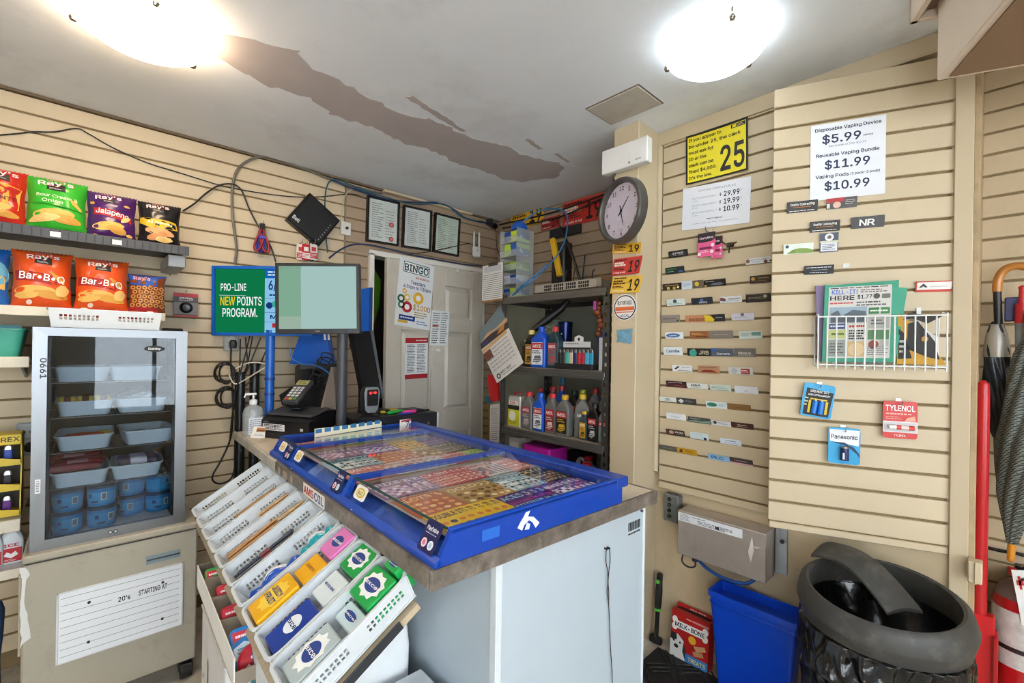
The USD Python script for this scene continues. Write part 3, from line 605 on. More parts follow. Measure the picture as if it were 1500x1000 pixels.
def cpack(u, v, col, c2, lb, w=.058, h=.085):
    t = Thing('candy_pack', lb, 'candy pack', 'candy packs in the cardboard tray', fr=CTF@frame((-.262+u, .44+v, .581), (1, 0, 0), (0, .50, .866)))
    t.part('wrapper', loft([(0, w*.9, h*.96, 6), (.006, w, h, 6), (.012, w*.92, h*.97, 6)], 24).apply_translation((w/2, h/2, 0)), M(col, .3, var=.12, scale=40, name='wrapper'), 40)
    f = Face(t, (0, 0, .0125), (w, 0, 0), (0, h, 0)); f.poly([(.15, .2), (.5, .08), (.85, .2), (.9, .5), (.5, .62), (.1, .5)], c2, 1, 'label'); f.poly([(.1, .62), (.5, .75), (.9, .62), (.9, .88), (.1, .9)], '#c9283a', 1, 'label'); f.lines(.2, .70, .8, .84, 1, '#f2e4e4', 2); f.lines(.25, .2, .75, .5, 3, '#6aa0b8', 2); f.flush()
cpack(.008, .475, '#3f9a4a', '#eaf0ea', 'red and green candy pack in the farthest tray compartment'); cpack(.066, .478, '#4aa04f', '#e4ece4', 'green candy pack at the back of the farthest compartment', .05, .075)
cpack(.018, .335, '#c62f3a', '#dfeaf0', 'single red and white candy pack, second compartment from the far end')
cpack(.008, .195, '#b01f30', '#cfe0ea', 'red candy pack at the left of the third tray compartment'); cpack(.066, .205, '#c02a38', '#d8e4ea', 'red candy pack at the right of the third tray compartment', .052)
cpack(.006, .055, '#2a7cc0', '#d6ecf6', 'blue candy pack at the left of the nearest tray compartment', .06, .09); cpack(.066, .066, '#2f8ad0', '#e4f0f6', 'blue candy pack at the right of the nearest tray compartment', .052, .09)
t = Thing('candy_roll', 'round red candy pack with a white curve, nearest end of the tray', 'candy pack', fr=CTF@frame((-.262+.055, .44+.035, .600), (1, 0, 0), (0, .42, .907)))
t.part('disc', lathe([(0, -.009), (.036, -.009), (.04, -.005), (.04, .005), (.036, .009), (0, .009)], 28), M('#c2182c', .3, name='wrapper'))
f = Face(t, (-.04, -.04, .0092), (.08, 0, 0), (0, .08, 0)); f.poly([(.5+.3*math.cos(a), .5+.3*math.sin(a)) for a in np.linspace(math.pi*1.1, math.pi*1.95, 14)]+[(.5+.22*math.cos(a), .54+.22*math.sin(a)) for a in np.linspace(math.pi*1.95, math.pi*1.1, 14)], '#f2e6e8', 1, 'smile'); f.disc(.4, .62, .05, '#f2e6e8', 1); f.disc(.6, .62, .05, '#f2e6e8', 1); f.flush()
t = Thing('carton', 'white cardboard carton with blue corner print under the candy tray', 'carton', fr=CTF@rz((-.262, .535, 0), 0))
t.part('box_body', box((0, 0, .002), (.225, .37, .566), .002), M('#d3d1cf', .6, var=.04, dirt=('#98928c', .3, 6.), name='white_card'))
t.part('box_flap', box((-.003, -.003, .567), (.11, .373, .571)), M('#cfccc8', .6, name='white_card')); t.part('box_flap', box((.115, -.003, .567), (.228, .373, .571)), M('#c4c0bb', .6, name='white_card'))
f = Face(t, (-.0006, .37, .002), (0, -.37, 0), (0, 0, .56)); f.disc(.72, .12, .07, '#2b4f8c', 1, .16); f.rect(.30, .68, .34, .82, '#50525a'); f.disc(.45, .25, .09, '#b9bcc2', 1, .14); f.disc(.1, .66, .02, '#33353a', 1); f.flush()
f = Face(t, (0, -.0006, .002), (.225, 0, 0), (0, 0, .56)); f.rect(.05, .8, .95, .93, '#24467e'); f.rect(.05, .1, .2, .8, '#24467e'); f.rect(.26, .3, .9, .7, '#e4e8ec', 2); f.text('12', .5, .42, .15, '#24467e', 3); f.flush()
t = Thing('sign_board', 'teal and white sign board standing under the near baskets', 'sign', fr=CTF@frame((-.215, .50, .012), (0, -1, 0), (0, 0, 1)))
t.part('board', box((-.02, 0, -.012), (.36, .625, 0)), M('#d7dadc', .4, name='white_board')); f = Face(t, (-.02, 0, 0), (.38, 0, 0), (0, .625, 0)); f.poly([(.10, 0), (1, 0), (1, .2), (.14, .98), (.10, .98)], '#1f8f96', 1); f.poly([(.3, .1), (.36, .38), (.44, .36), (.5, .1)], '#eef2f2', 2); f.poly([(.62, .3), (.95, .5), (.95, .4), (.7, .25)], '#d9e8e8', 2); f.flush()
t = Thing('plastic_tub', 'white rounded plastic tub under the counter beside the end panel', 'tub', fr=CTF@rz((.070, .49, 0), 0))
t.part('tub_body', loft([(0, .16, .28, 8), (.55, .175, .30, 8), (.60, .17, .29, 7), (.617, .14, .26, 6), (.62, .10, .20, 5)], 40), M('#e6eaec', .3, name='white_plastic'), 40)
t = Thing('foam_box', 'white lidded box low in front under the counter corner', 'box', fr=CTF@rz((.01, .055, 0), 0))
t.part('box_body', box((0, 0, .002), (.15, .25, .47), .008), M('#d3d9dd', .5, name='white_foam')); t.part('lid', box((-.006, -.006, .47), (.156, .256, .50), .006), M('#d8dde0', .5, name='white_foam'))
t = Thing('bracket', 'black metal strap bracket under the counter overhang beside the baskets', 'bracket', fr=CTF)
t.part('strap', hull([(.185, .60, .888), (.197, .60, .888), (.185, .625, .888), (.197, .625, .888), (.19, .605, .62), (.197, .605, .62), (.19, .62, .62), (.197, .62, .62)]), M('#16181c', .4, name='black_metal')); t.part('top_arm', box((.02, .602, .878), (.197, .623, .888)), M('#16181c', .4, name='black_metal')); t.part('screw', cyl((.188, .612, .64), (.192, .612, .64), .004, 8), metal('#aaaaaa', .3))
# ================================================================ freezer cabinet with whiteboard, and the glass-door fridge on it
BEIGE = M('#a69f8f', .45, var=.04, scale=3, bump=.06, dirt=('#6f685a', .3, 9.0), name='beige_enamel')
t = Thing('freezer_cabinet', 'beige chest freezer on casters with a lined whiteboard on its front', 'freezer', at=(-.145, 2.27, 0))
t.part('body', box((0, 0, .075), (.50, .55, .612), .006), BEIGE); t.part('lid', box((-.001, -.003, .616), (.501, .555, .642), .006), BEIGE); t.part('lid_gasket', box((.006, .004, .610), (.494, .54, .618)), M('#3a3832', .8, name='gasket'))
t.part('handle_recess', box((.332, -.0015, .513), (.442, .004, .545)), M('#7f9098', .4, name='handle_grey')); t.part('handle_bar', box((.334, -.006, .527), (.441, .0, .532), .001), M('#3f4a50', .4, name='handle_grey'))
t.part('worn_edge', prism(ragged([(0, 0), (.02, .03), (.022, .09), (.008, .13), (.010, .2), (.02, .25), (.006, .28), (0, .28)], .003, .02, 9), .0008, frame((0, -.0004, .33), (1, 0, 0), (0, 0, 1))), M('#d5d6d3', .5, name='worn_white'), False)
t.part('side_hinge', box((-.008, .01, .30), (.0, .03, .58), .002), M('#a79d88', .5, name='beige_enamel'))
for x, y in ((.03, .05), (.46, .03), (.03, .5), (.46, .5)):
    w = t.part('caster', cat_([cyl((x-.012, y-.01, .034), (x+.026, y-.01, .034), .033, 20)]), M('#17181b', .4, name='black_rubber')); t.part('fork', cat_([box((x-.016, y-.02, .03), (x-.013, y+.02, .08)), box((x+.027, y-.02, .03), (x+.030, y+.02, .08)), box((x-.016, y-.02, .07), (x+.03, y+.03, .08))]), M('#2c2c2e', .5, name='black_metal'), parent=w)
wb = t.part('whiteboard', box((.088, -.006, .238), (.449, -.001, .486), .002), M('#e3e6ea', .3, var=.02, name='whiteboard'))
t.part('board_frame', cat_([box((.085, -.008, .235), (.091, 0, .489), .001), box((.446, -.008, .235), (.452, 0, .489), .001), box((.085, -.008, .235), (.452, 0, .240), .001), box((.085, -.008, .484), (.452, 0, .489), .001)]), M('#d0d3d6', .3, name='whiteboard'), parent=wb)
f = Face(t, (.092, -.0062, .241), (.353, 0, 0), (0, 0, .243), wb)
for k in range(9): f.rect(.01, .07+k*.107, .985, .078+k*.107, '#8b949c', 1, 'ruled_line')
f.rect(.40, .66, .62, .72, '#dfe4ea', 2, 'tape'); f.rect(.62, .66, .86, .73, '#e4e8ec', 2, 'tape')
f.text("20's", .50, .66, .07, '#141414', 3, .10); f.text('STARTING AT', .745, .67, .075, '#141414', 3, .25); f.flush()
for x, z in ((.17, .43), (.385, .43), (.17, .285), (.385, .285)): t.part('magnet', cyl((x, -.0062, z), (x, -.010, z), .0045, 12), M('#1c1d22', .4, name='magnet'), parent=wb)
# ---- fridge
t = Thing('display_fridge', 'stainless framed glass door display fridge on the beige freezer', 'fridge', at=(-.13, 2.30, .642))
FW, FH, FDp = .444, .79, .44
STL = M('#85888c', .34, 1.0, var=.08, scale=14, name='brushed_steel', stretch=(1, 1, .06)); STL2 = M('#828589', .34, 1.0, var=.08, scale=14, name='brushed_steel', stretch=(.06, 1, 1))
BLK = M('#0b0d11', .5, var=.1, name='black_liner')
t.part('cabinet', cat_([box((0, .05, 0), (.018, FDp, FH)), box((FW-.018, .05, 0), (FW, FDp, FH)), box((0, .05, FH-.02), (FW, FDp, FH)), box((0, .05, .0), (FW, FDp, .012)), box((0, FDp-.01, 0), (FW, FDp, FH))]), M('#1d2024', .4, name='black_cabinet'))
t.part('liner', cat_([box((.0185, .052, .012), (.022, FDp-.012, FH-.021)), box((FW-.022, .052, .012), (FW-.0185, FDp-.012, FH-.021)), box((.02, FDp-.014, .012), (FW-.02, FDp-.0105, FH-.021))]), BLK)
d = t.part('door', cat_([box((0, .008, 0), (.004, .045, FH)), box((FW-.004, .008, 0), (FW, .045, FH))]), M('#23262a', .4, name='black_cabinet'))
lf, rf, tp, bt = .037, .038, .030, .036
def mitre(a, b, c, e): return hull([(x, y, z) for (x, z) in (a, b, c, e) for y in (0, .022)])
t.part('door_stile', mitre((0, 0), (0, FH), (lf, FH-tp), (lf, bt)), STL, False, parent=d); t.part('door_stile', mitre((FW, 0), (FW, FH), (FW-rf, FH-tp), (FW-rf, bt)), STL, False, parent=d)
t.part('door_rail', mitre((0, FH), (FW, FH), (FW-rf, FH-tp), (lf, FH-tp)), STL2, False, parent=d); t.part('door_rail', mitre((0, 0), (FW, 0), (FW-rf, bt), (lf, bt)), STL2, False, parent=d)
t.part('glass_pane', box((lf-.004, .010, bt-.004), (FW-rf+.004, .013, FH-tp+.004)), pane((.76, .80, .83), .65, 0.0, 'fridge_glass'), parent=d)
t.part('inner_seal', cat_([box((lf, .014, bt), (lf+.008, .04, FH-tp)), box((FW-rf-.008, .014, bt), (FW-rf, .04, FH-tp)), box((lf, .014, FH-tp-.008), (FW-rf, .04, FH-tp))]), M('#0f1114', .5, name='seal'), parent=d)
f = Face(t, (.006, -.0008, .60), (.028, 0, 0), (0, 0, .09), d); f.text('0661', .5, .5, .17, '#1a1a1a', 1, 2.6, rot=-90, al='c'); f.flush()
f = Face(t, (.011, -.0008, .205), (.014, 0, 0), (0, 0, .05), d); f.rect(0, 0, 1, 1, '#e9eaec', 1, 'sticker'); f.lines(.15, .1, .85, .9, 7, '#5d6066', 2, .5); f.flush()
f = Face(t, (.2, -.0008, .008), (.04, 0, 0), (0, 0, .02), d)
for u in (.3, .68): f.disc(u, .5, .17, '#2a2b2e', 1, .36, 'emblem'); f.disc(u, .5, .10, '#b6b9bc', 2, .22, 'emblem')
f.flush()
f = Face(t, (.305, .0095, .705), (.065, 0, 0), (0, 0, .024), d); f.disc(.5, .5, .5, '#16181c', 1, .5, 'brand_oval'); f.text('Danby', .5, .36, .34, '#e6e8ea', 2, .6); f.flush()
WIRE = metal('#8c9096', .3)
for z in (.190, .325, .455, .585):
    sh = t.part('wire_shelf', cat_([cyl((.024, y, z), (FW-.024, y, z), .0022, 6) for y in (.075, .4)]), WIRE)
    t.part('shelf_wires', cat_([cyl((x, .075, z), (x, .4, z), .0012, 5) for x in np.linspace(.03, FW-.03, 22)]), WIRE, parent=sh, kind='stuff')
t.part('shelf_liner', box((.03, .06, .0125), (.405, .40, .016)), M('#b9bcc4', .6, var=.05, name='liner_paper'))
# ---- trays and what is in them
TRY = M('#ccd8e2', .4, var=.03, name='white_plastic')
def tray(w, d, h, flare=.012, n=36):
    o = [(0, w-2*flare, d-2*flare, 9), (h-.006, w-.004, d-.004, 9), (h-.006, w+.006, d+.006, 9), (h, w+.006, d+.006, 9), (h, w-.004, d-.004, 9), (.003, w-2*flare-.004, d-2*flare-.004, 9)]
    return loft(o, n)
base = (-.13, 2.30, .642)
tr0 = None; rowz = (1.2455, 1.1175, .9745, .832)
spots = [(0, .0, .085, 'top left'), (0, .160, .085, 'top right'), (1, .01, .085, 'second row left'), (1, .182, .085, 'second row right'), (2, .012, .075, 'third row left'), (2, .200, .075, 'third row right'), (3, .0, .068, 'lowest row left'), (3, .172, .075, 'lowest row right')]
TWd, TDp, THt = .166, .24, .056
tpos = []
for r, x, y, nm in spots:
    z = rowz[r]-.0035 if r else 1.2315+.0
    z = {0: .642+.585+.0035, 1: .642+.455+.0035, 2: .642+.325+.0035, 3: .642+.190+.0035}[r]
    at = (base[0]+.045+x+TWd/2, base[1]+y+TDp/2, z); lb = 'white plastic tray in the glass fridge, %s' % nm
    if tr0 is None: tr0 = Thing('plastic_tray', lb, 'tray', 'white trays in the glass fridge', at=at, deg=0); tr0.part('tray_body', tray(TWd, TDp, THt), TRY)
    else: dup(tr0, lb, 'white trays in the glass fridge', at=at, deg={5: 4, 4: -2, 7: -3}.get(len(tpos), 0))
    tpos.append(at)
def bar(at, w, d, h, col, label, deg=0, n2='candy_bar', tilt=0.0, grp=None, col2=None):
    t = Thing(n2, label, 'candy bar', grp, fr=rz(at, deg)@frame((0, 0, 0), (math.cos(tilt), 0, math.sin(tilt)), (0, 1, 0)))
    t.part('wrapper', loft_path([(-w/2, 0, h*.6), (-w/2+.004, 0, h*.6), (-w*.42, 0, h*.6), (0, 0, h*.62), (w*.42, 0, h*.6), (w/2-.004, 0, h*.6), (w/2, 0, h*.6)], [d*.28, d*.28, d*.45, d*.5, d*.45, d*.28, d*.28], 10), M(col, .22, var=.12, scale=30, bump=.25, name='wrapper'), True)
    if col2: t.part('print_band', loft_path([(-w*.2, -.0005, h*.62+.0006), (0, -.0005, h*.63+.0006), (w*.2, -.0005, h*.62+.0006)], [d*.475, d*.5, d*.475], 10), M(col2, .3, name='wrapper'), True)
    return t
x, y, z = tpos[2]
for i, (dx, nm) in enumerate(((-.05, 'left'), (0, 'middle'), (.052, 'right'))): bar((x+dx, y-.07, z+.045), .05, .03, .02, '#d9b62e', 'yellow candy bar lying at the %s of the second row tray' % nm, 3*i-3, col2='#5a2f1a', grp='yellow candy bars in the fridge')
x, y, z = tpos[4]; bar((x-.005, y-.03, z+.02), .12, .036, .028, '#d4552a', 'orange red candy bar in the third row left tray', 6, col2='#c93a24'); bar((x+.05, y-.01, z+.028), .05, .03, .02, '#e0b83a', 'yellow candy bar behind the orange one, third row tray', 10)
x, y, z = tpos[5]; bar((x-.02, y+.02, z+.012), .045, .03, .02, '#b59a4a', 'tan candy bar in the third row right tray', 30); bar((x+.025, y+.03, z+.012), .04, .025, .02, '#c4a850', 'small gold candy bar in the third row right tray', -10)
x, y, z = tpos[6]
for i in range(5): bar((x-.02+.01*(i % 3), y-.07+.035*i, z+.05+.006*i), .15, .034, .024, ['#8f1f33', '#a3263a', '#7f1a30', '#b22d3c', '#8a2030'][i], '%s dark red foil candy bar from the front, lowest left tray' % ['first', 'second', 'third', 'fourth', 'fifth'][i], 8-4*i, col2='#d98f9a' if i % 2 else None, grp='dark red candy bars heaped in the lowest left tray')
x, y, z = tpos[7]
for i in range(3): bar((x, y-.07+.04*i, z+.045), .13, .036, .024, ['#3b2a4a', '#54365f', '#2a2f5a'][i], ['purple and brown candy bar at the front of the lowest right tray', 'violet candy bar in the middle of the lowest right tray', 'navy candy bar at the back of the lowest right tray'][i], 2, col2=['#e7dfe6', '#c9b8d4', '#b8c4e0'][i])
# clear bag of ice packs reflecting in the top right tray
x, y, z = tpos[3]
t = Thing('foil_bag', 'crumpled silver foil bag in the second row right tray', 'bag', at=(x, y-.04, z+.008)); rg = np.random.default_rng(4)
m = trimesh.creation.icosphere(4); p = m.vertices; nz = meshkit.fbm(p*2.3+5, 4, 3); m.vertices = p*(.62+.6*nz[:, None])*np.array([.075, .06, .042])+np.array([0, 0, .045]); t.part('foil', m, M('#c9d4dc', .18, .9, var=.1, name='foil'), 25)
# bait tubs
def tub(at, label, deg=0, first=None):
    if first: return dup(first, label, 'blue tubs stacked in the bottom of the fridge', at=at, deg=deg)
    t = Thing('bait_tub', label, 'tub', 'blue tubs stacked in the bottom of the fridge', at=at, deg=deg)
    t.part('tub_body', lathe([(0, 0), (.040, 0), (.0415, .004), (.0445, .066), (.0445, .069), (0, .069)], 32), M('#1d7fb8', .35, var=.1, scale=9, name='tub_blue'))
    t.part('label_band', lathe([(.0421, .012), (.0424, .0121), (.0447, .055), (.0442, .0555)], 32), M('#3f9fd8', .35, var=.22, scale=10, name='tub_label', stretch=(.4, .4, 2)))
    t.part('lid', lathe([(0, .0695), (.0455, .0695), (.046, .073), (.046, .081), (.043, .083), (.040, .080), (0, .079)], 32), M('#173a52', .3, name='tub_lid'))
    for a, w, h0, h1, c, nm in ((-62, .018, .026, .054, '#e6ecee', 'bar_code'), (-62, .013, .029, .051, '#6a7680', 'bar_code'), (-118, .012, .036, .050, '#143a78', 'print'), (-100, .022, .016, .024, '#0f3f6a', 'print')):
        aa = np.radians(np.linspace(a-w/.0435*28.6, a+w/.0435*28.6, 6)); rr = .0436+.0018*(h0+h1)/.11+(.0004 if c != '#6a7680' else .0008)
        V = np.array([(rr*math.cos(q), rr*math.sin(q), h) for h in (h0, h1) for q in aa]); F = [x for i in range(5) for x in ((i, i+1, i+7), (i, i+7, i+6))]
        t.part(nm, trimesh.Trimesh(V, F, process=False), ink(c), False)
    return t
tb = None
for i, (x, y, nm) in enumerate(((.092, .125, 'front left'), (.190, .125, 'second'), (.285, .215, 'third'), (.374, .205, 'right hand'))):
    for j in range(2):
        at = (base[0]+x, base[1]+y, .642+.0165+.0835*j); lb = 'blue bait tub with barcode, %s of the %s stack in the fridge' % (['bottom', 'top'][j], nm)
        r = tub(at, lb, [0, 8, -35, 5][i]+j*[0, -30, -20, 60][i], tb); tb = tb or r
solo('marker_pen', 'black marker pen lying on top of the glass fridge', 'pen', loft_path([(.243, 2.44, 1.441), (.25, 2.442, 1.441), (.31, 2.46, 1.441), (.318, 2.462, 1.441)], [.005, .008, .008, .005], 10), M('#1a1a1c', .4, name='black_plastic'))
# ---- slotted basket on the fridge
t = Thing('slotted_basket', 'long white slotted basket of small packets on top of the fridge', 'basket', at=((-0.0943, 2.33, 1.4551)[0], 2.33, 1.4335))
bm = basket_mesh((0.2311, 2.33, 1.4724)[0]-(-0.0943, 2.33, 1.4551)[0], .17, .068); 
for m in bm: m.apply_translation((0, 0, .069))
t.part('body', cat_(bm[:5]), WB, False); t.part('rim', bm[5], WB, False)
for i in range(6): bar((-.05+.05*i, 2.41+.01*(i % 2), 1.475), .05, .045, .03, ['#c23a30', '#d9d4c8', '#b32a2a', '#c94a38', '#a82830', '#d8cfc0'][i], '%s packet in the slotted basket, number %s from the left' % (['red', 'pale', 'dark red', 'bright red', 'crimson', 'cream'][i], ['one', 'two', 'three', 'four', 'five', 'six'][i]), 90 if i % 2 else 70, 'snack_packet')
# ---- wall shelves
DK = M('#4a4b4f', .45, .3, var=.15, scale=12, name='dark_metal'); PALE = M('#d8d0bd', .45, var=.04, dirt=('#9a8f7a', .3, 5.), name='pale_shelf')
def wall_shelf(label, x0, x1, yf, z, front, mat, h=.022):
    t = Thing('wall_shelf', label, 'shelf', at=((x0+x1)/2, 2.84, z))
    cx = (x0+x1)/2
    t.part('shelf_board', box((x0-cx, yf-2.84, -.006), (x1-cx, -.001, 0)), mat); t.part('front_lip', box((x0-cx, yf-2.84-.006, -h), (x1-cx, yf-2.84, .006), .002), front)
    for x in (x0+.03, x1-.03): t.part('bracket', hull([(x-cx-.004, -.001, -.006), (x-cx+.004, -.001, -.006), (x-cx-.004, -.001, -.09), (x-cx+.004, -.001, -.09), (x-cx-.004, yf-2.84+.04, -.006), (x-cx+.004, yf-2.84+.04, -.006)]), metal('#9aa0a6', .35))
    return t
s1 = wall_shelf('dark grey metal wall shelf holding four chip bags', -1.2, .342, 2.50, 1.812, DK, DK, .034)
for x in (.01, -.03, .09, .18): s1.part('price_tag', box((-.28+x*2+.43, -.348, -.026), (-.25+x*2+.43, -.3465, -.006)), M('#d9dad8', .5, name='paper'))
for k in range(60): s1.part('lip_rib', box((-.72+k*.025, -.3475, -.03), (-.716+k*.025, -.3455, 0)), M('#2b2c30', .5, name='dark_metal')) if k > 30 else None
s1.part('bracket_box', box((.70, -.30, -.085), (.765, -.02, -.03), .003), M('#9b9c9a', .4, .4, name='grey_metal'))
wall_shelf('pale wall shelf holding barbecue chip bags above the fridge', -1.2, .26, 2.50, 1.508, PALE, PALE, .03)
wall_shelf('pale wall shelf with a teal basket left of the fridge', -1.2, -.148, 2.50, 1.318, PALE, PALE, .035)
wall_shelf('pale wall shelf with a yellow display stand beside the fridge', -1.2, -.165, 2.50, .712, PALE, PALE, .04)
wall_shelf('white wall shelf holding red-capped bottles beside the freezer', -1.2, -.16, 2.50, .528, PALE, M('#dfe0de', .4, name='white_shelf'), .03)
# ---- chip bags
def chip_bag(at, w, h, depth, base, label, deg=0, lean=7, cat='chip bag', grp='chip bags on the wall shelves'):
    w *= 1.07; h *= 1.05; depth *= 1.35; a = math.radians(deg); l = math.radians(lean); X = np.array([math.cos(a), math.sin(a), 0]); nn = np.array([math.sin(a), -math.cos(a), 0])
    Y = np.array([0, 0, 1])*math.cos(l)-nn*math.sin(l)
    t = Thing('chip_bag', label, cat, grp, fr=frame(at, X, Y))     # local x right, y up, z to the viewer
    N, Mv = 30, 34; sd = abs(hash(base)) % 97 if False else sum(map(ord, base)) % 97
    def bul(u, v):
        u = np.clip(u, 0, 1); v = np.clip(v, 0, 1)
        e = (1-np.abs(2*u-1)**2.6)**.75; g = np.clip(1-np.abs(2*v-1)**5.5, 0, 1)**.8
        cr = .007*(meshkit.noise(np.stack([u*7, v*9, np.full_like(u, sd)], -1))-.5)+.011*(meshkit.noise(np.stack([u*3, v*4, np.full_like(u, sd+5.5)], -1))-.5)
        return depth/2*e*g+cr*np.minimum(1, 6*e*g)+.001
    gu, gv = np.meshgrid(np.linspace(0, 1, N), np.linspace(0, 1, Mv)); u, v = gu.ravel(), gv.ravel()
    nar = 1-.10*np.sin(np.pi*np.clip(v, 0, 1))**.7+.012*np.sin(v*17+sd)
    px = (u-.5)*nar*w; zig = .0018*np.sign(np.sin(u*90))*((v > .99)*1.-(v < .01)*1.)
    b = bul(u, v); V = np.vstack([np.column_stack([px, v*h+zig, b]), np.column_stack([px, v*h+zig, -b*.6])])
    i, j = np.meshgrid(np.arange(Mv-1), np.arange(N-1), indexing='ij'); q = (i*N+j).ravel(); n0 = N*Mv
    F = np.vstack([np.column_stack([q, q+1, q+N+1]), np.column_stack([q, q+N+1, q+N]), n0+np.column_stack([q, q+N+1, q+1]), n0+np.column_stack([q, q+N, q+N+1])])
    edge = [(k*N, (k+1)*N) for k in range(Mv-1)]+[((k+1)*N+N-1, k*N+N-1) for k in range(Mv-1)]
    E = [x for a_, b_ in edge for x in ((a_, b_, n0+b_), (a_, n0+b_, n0+a_))]
    E += [x for k in range(N-1) for x in ((k+1, k, n0+k), (k+1, n0+k, n0+k+1), ((Mv-1)*N+k, (Mv-1)*N+k+1, n0+(Mv-1)*N+k+1), ((Mv-1)*N+k, n0+(Mv-1)*N+k+1, n0+(Mv-1)*N+k))]
    t.part('bag', trimesh.Trimesh(V, np.vstack([F, E]), process=False), M(base, .24, var=.05, scale=14, bump=.15, bscale=50, name='bag_film'), True)
    for z in (.012, h-.016): t.part('crimp_seal', box((-w/2+.003, z, -.0016), (w/2-.003, z+.006, .0022)), M(base, .35, var=.25, scale=90, name='bag_film', stretch=(1, .1, 1)))
    f = Face(t, (-w/2, 0, 0), (w, 0, 0), (0, h, 0), bulge=lambda u, v: bul(u, v)+.0006, lift=.0006); f.w, f.h = w, h
    put0 = f.put
    def put(uv, fc, col, lay, name):
        uv = np.asarray(uv, float).copy(); uu = uv.copy(); v = np.clip(uv[:, 1], 0, 1); nar = 1-.10*np.sin(np.pi*v)**.7+.012*np.sin(v*17+sd); f.shift = nar; put0(uv, fc, col, lay, name, nar)
    f.put = put
    return t, f
def brand(f, cx=.5, cy=.86, s=1.0, box_='#141414'):
    f.poly([(cx-.16*s, cy-.13*s), (cx+.16*s, cy-.15*s), (cx+.15*s, cy-.02*s), (cx-.13*s, cy-.01*s)], box_, 1, 'brand_panel')
    f.text('Uncle', cx+.0, cy+.045*s, .042*s, '#d9868c', 3, .3*s, rot=2); f.text("Ray's", cx, cy-.045*s, .085*s, '#f2e6e2', 3, .58*s, rot=4); f.text("Ray's", cx+.008, cy-.050*s, .085*s, '#c2263a', 2, .60*s, rot=4)
    f.lines(cx-.11*s, cy-.125*s, cx+.11*s, cy-.085*s, 2, '#b9b4b0', 3)
def chips(f, spots, col='#e2b35a', col2='#d19a3f'):
    for k, (u, v, r, ry, a) in enumerate(spots):
        n = 18; rr = random.Random(k); P = [(u+r*math.cos(q)*math.cos(a)-ry*math.sin(q)*math.sin(a)*.8, v+(r*math.cos(q)*math.sin(a)+ry*math.sin(q)*math.cos(a))) for q in np.arange(n)*2*math.pi/n]
        P = [(x+rr.uniform(-.008, .008), y+rr.uniform(-.006, .006)) for x, y in P]; f.poly(P, [col, col2, '#ecc47a'][k % 3], 2+k % 4, 'chip_picture')
SH = 1.813
t, f = chip_bag((-.255, 2.60, SH), .17, .218, .07, '#c2281e', 'red and yellow hot chip bag cut off at the left edge, top shelf'); brand(f, .62, .88, .9); f.poly([(.1, .3), (.9, .28), (.95, .66), (.5, .72), (.1, .66)], '#e8a43a', 1); f.text('HOT', .62, .53, .12, '#b3231c', 3, .62); f.text('PICANTE', .58, .43, .06, '#5a1a12', 3, .62); chips(f, [(.5, .27, .3, .08, .2), (.66, .2, .26, .06, -.1), (.4, .18, .25, .06, .3)]); f.flush()
t, f = chip_bag((-.083, 2.60, SH), .172, .215, .075, '#37b02f', 'bright green sour cream chip bag on the top shelf'); brand(f, .48, .87, 1); f.text('Sour Cream &', .5, .60, .05, '#e6f2c8', 3, .72, rot=-3); f.text('Onion', .42, .51, .055, '#e6f2c8', 3, .36, rot=-3); f.poly([(.05, .47), (.95, .40), (.95, .43), (.05, .50)], '#2a8f24', 1); chips(f, [(.45, .30, .36, .10, .1), (.62, .24, .3, .08, -.1), (.3, .22, .26, .07, .2), (.83, .52, .13, .045, -.7)]); f.flush()
t, f = chip_bag((.083, 2.60, SH), .158, .198, .07, '#4a1f63', 'purple jalapeno chip bag on the top shelf'); brand(f, .42, .86, .9); f.poly([(.12, .62), (.55, .60), (.9, .50), (.9, .38), (.4, .46), (.12, .48)], '#b8202a', 1); f.text('Jalapeno', .5, .49, .10, '#f4f0ea', 3, .7, rot=-5); chips(f, [(.42, .26, .33, .09, .1), (.6, .20, .2, .08, -.2), (.78, .44, .12, .05, .5), (.8, .72, .07, .025, 0), (.1, .72, .05, .03, 0), (.15, .06, .06, .03, 0), (.85, .12, .07, .03, 0)]); f.flush()
t, f = chip_bag((.245, 2.60, SH), .15, .195, .065, '#1b1a1c', 'black and yellow chip bag, right-hand end of the top shelf', -4); brand(f, .45, .87, .9, '#2a2427'); f.poly([(.02, .60), (.9, .56), (.95, .40), (.6, .36), (.2, .40), (.02, .48)], '#d9b22e', 1); f.text('All Dressed', .5, .47, .055, '#f6f0dc', 3, .6, rot=-4); chips(f, [(.5, .30, .36, .09, -.1), (.45, .2, .25, .08, .2), (.6, .14, .2, .06, 0)], '#dca06a', '#c98a55'); f.lines(.6, .03, .9, .07, 2, '#cfc9c0', 3); f.flush()
SH = 1.509
t, f = chip_bag((-.282, 2.60, SH), .14, .215, .07, '#1769c4', 'blue snack bag cut off at the left edge, second shelf'); f.disc(.8, .55, .22, '#6ec0e6', 1, .2); f.poly([(.4, .3), (.95, .28), (.95, .5), (.6, .55)], '#e2c06a', 2, 'chip_picture'); f.text('BITS', .5, .75, .1, '#f2f2ee', 3, .5); f.flush()
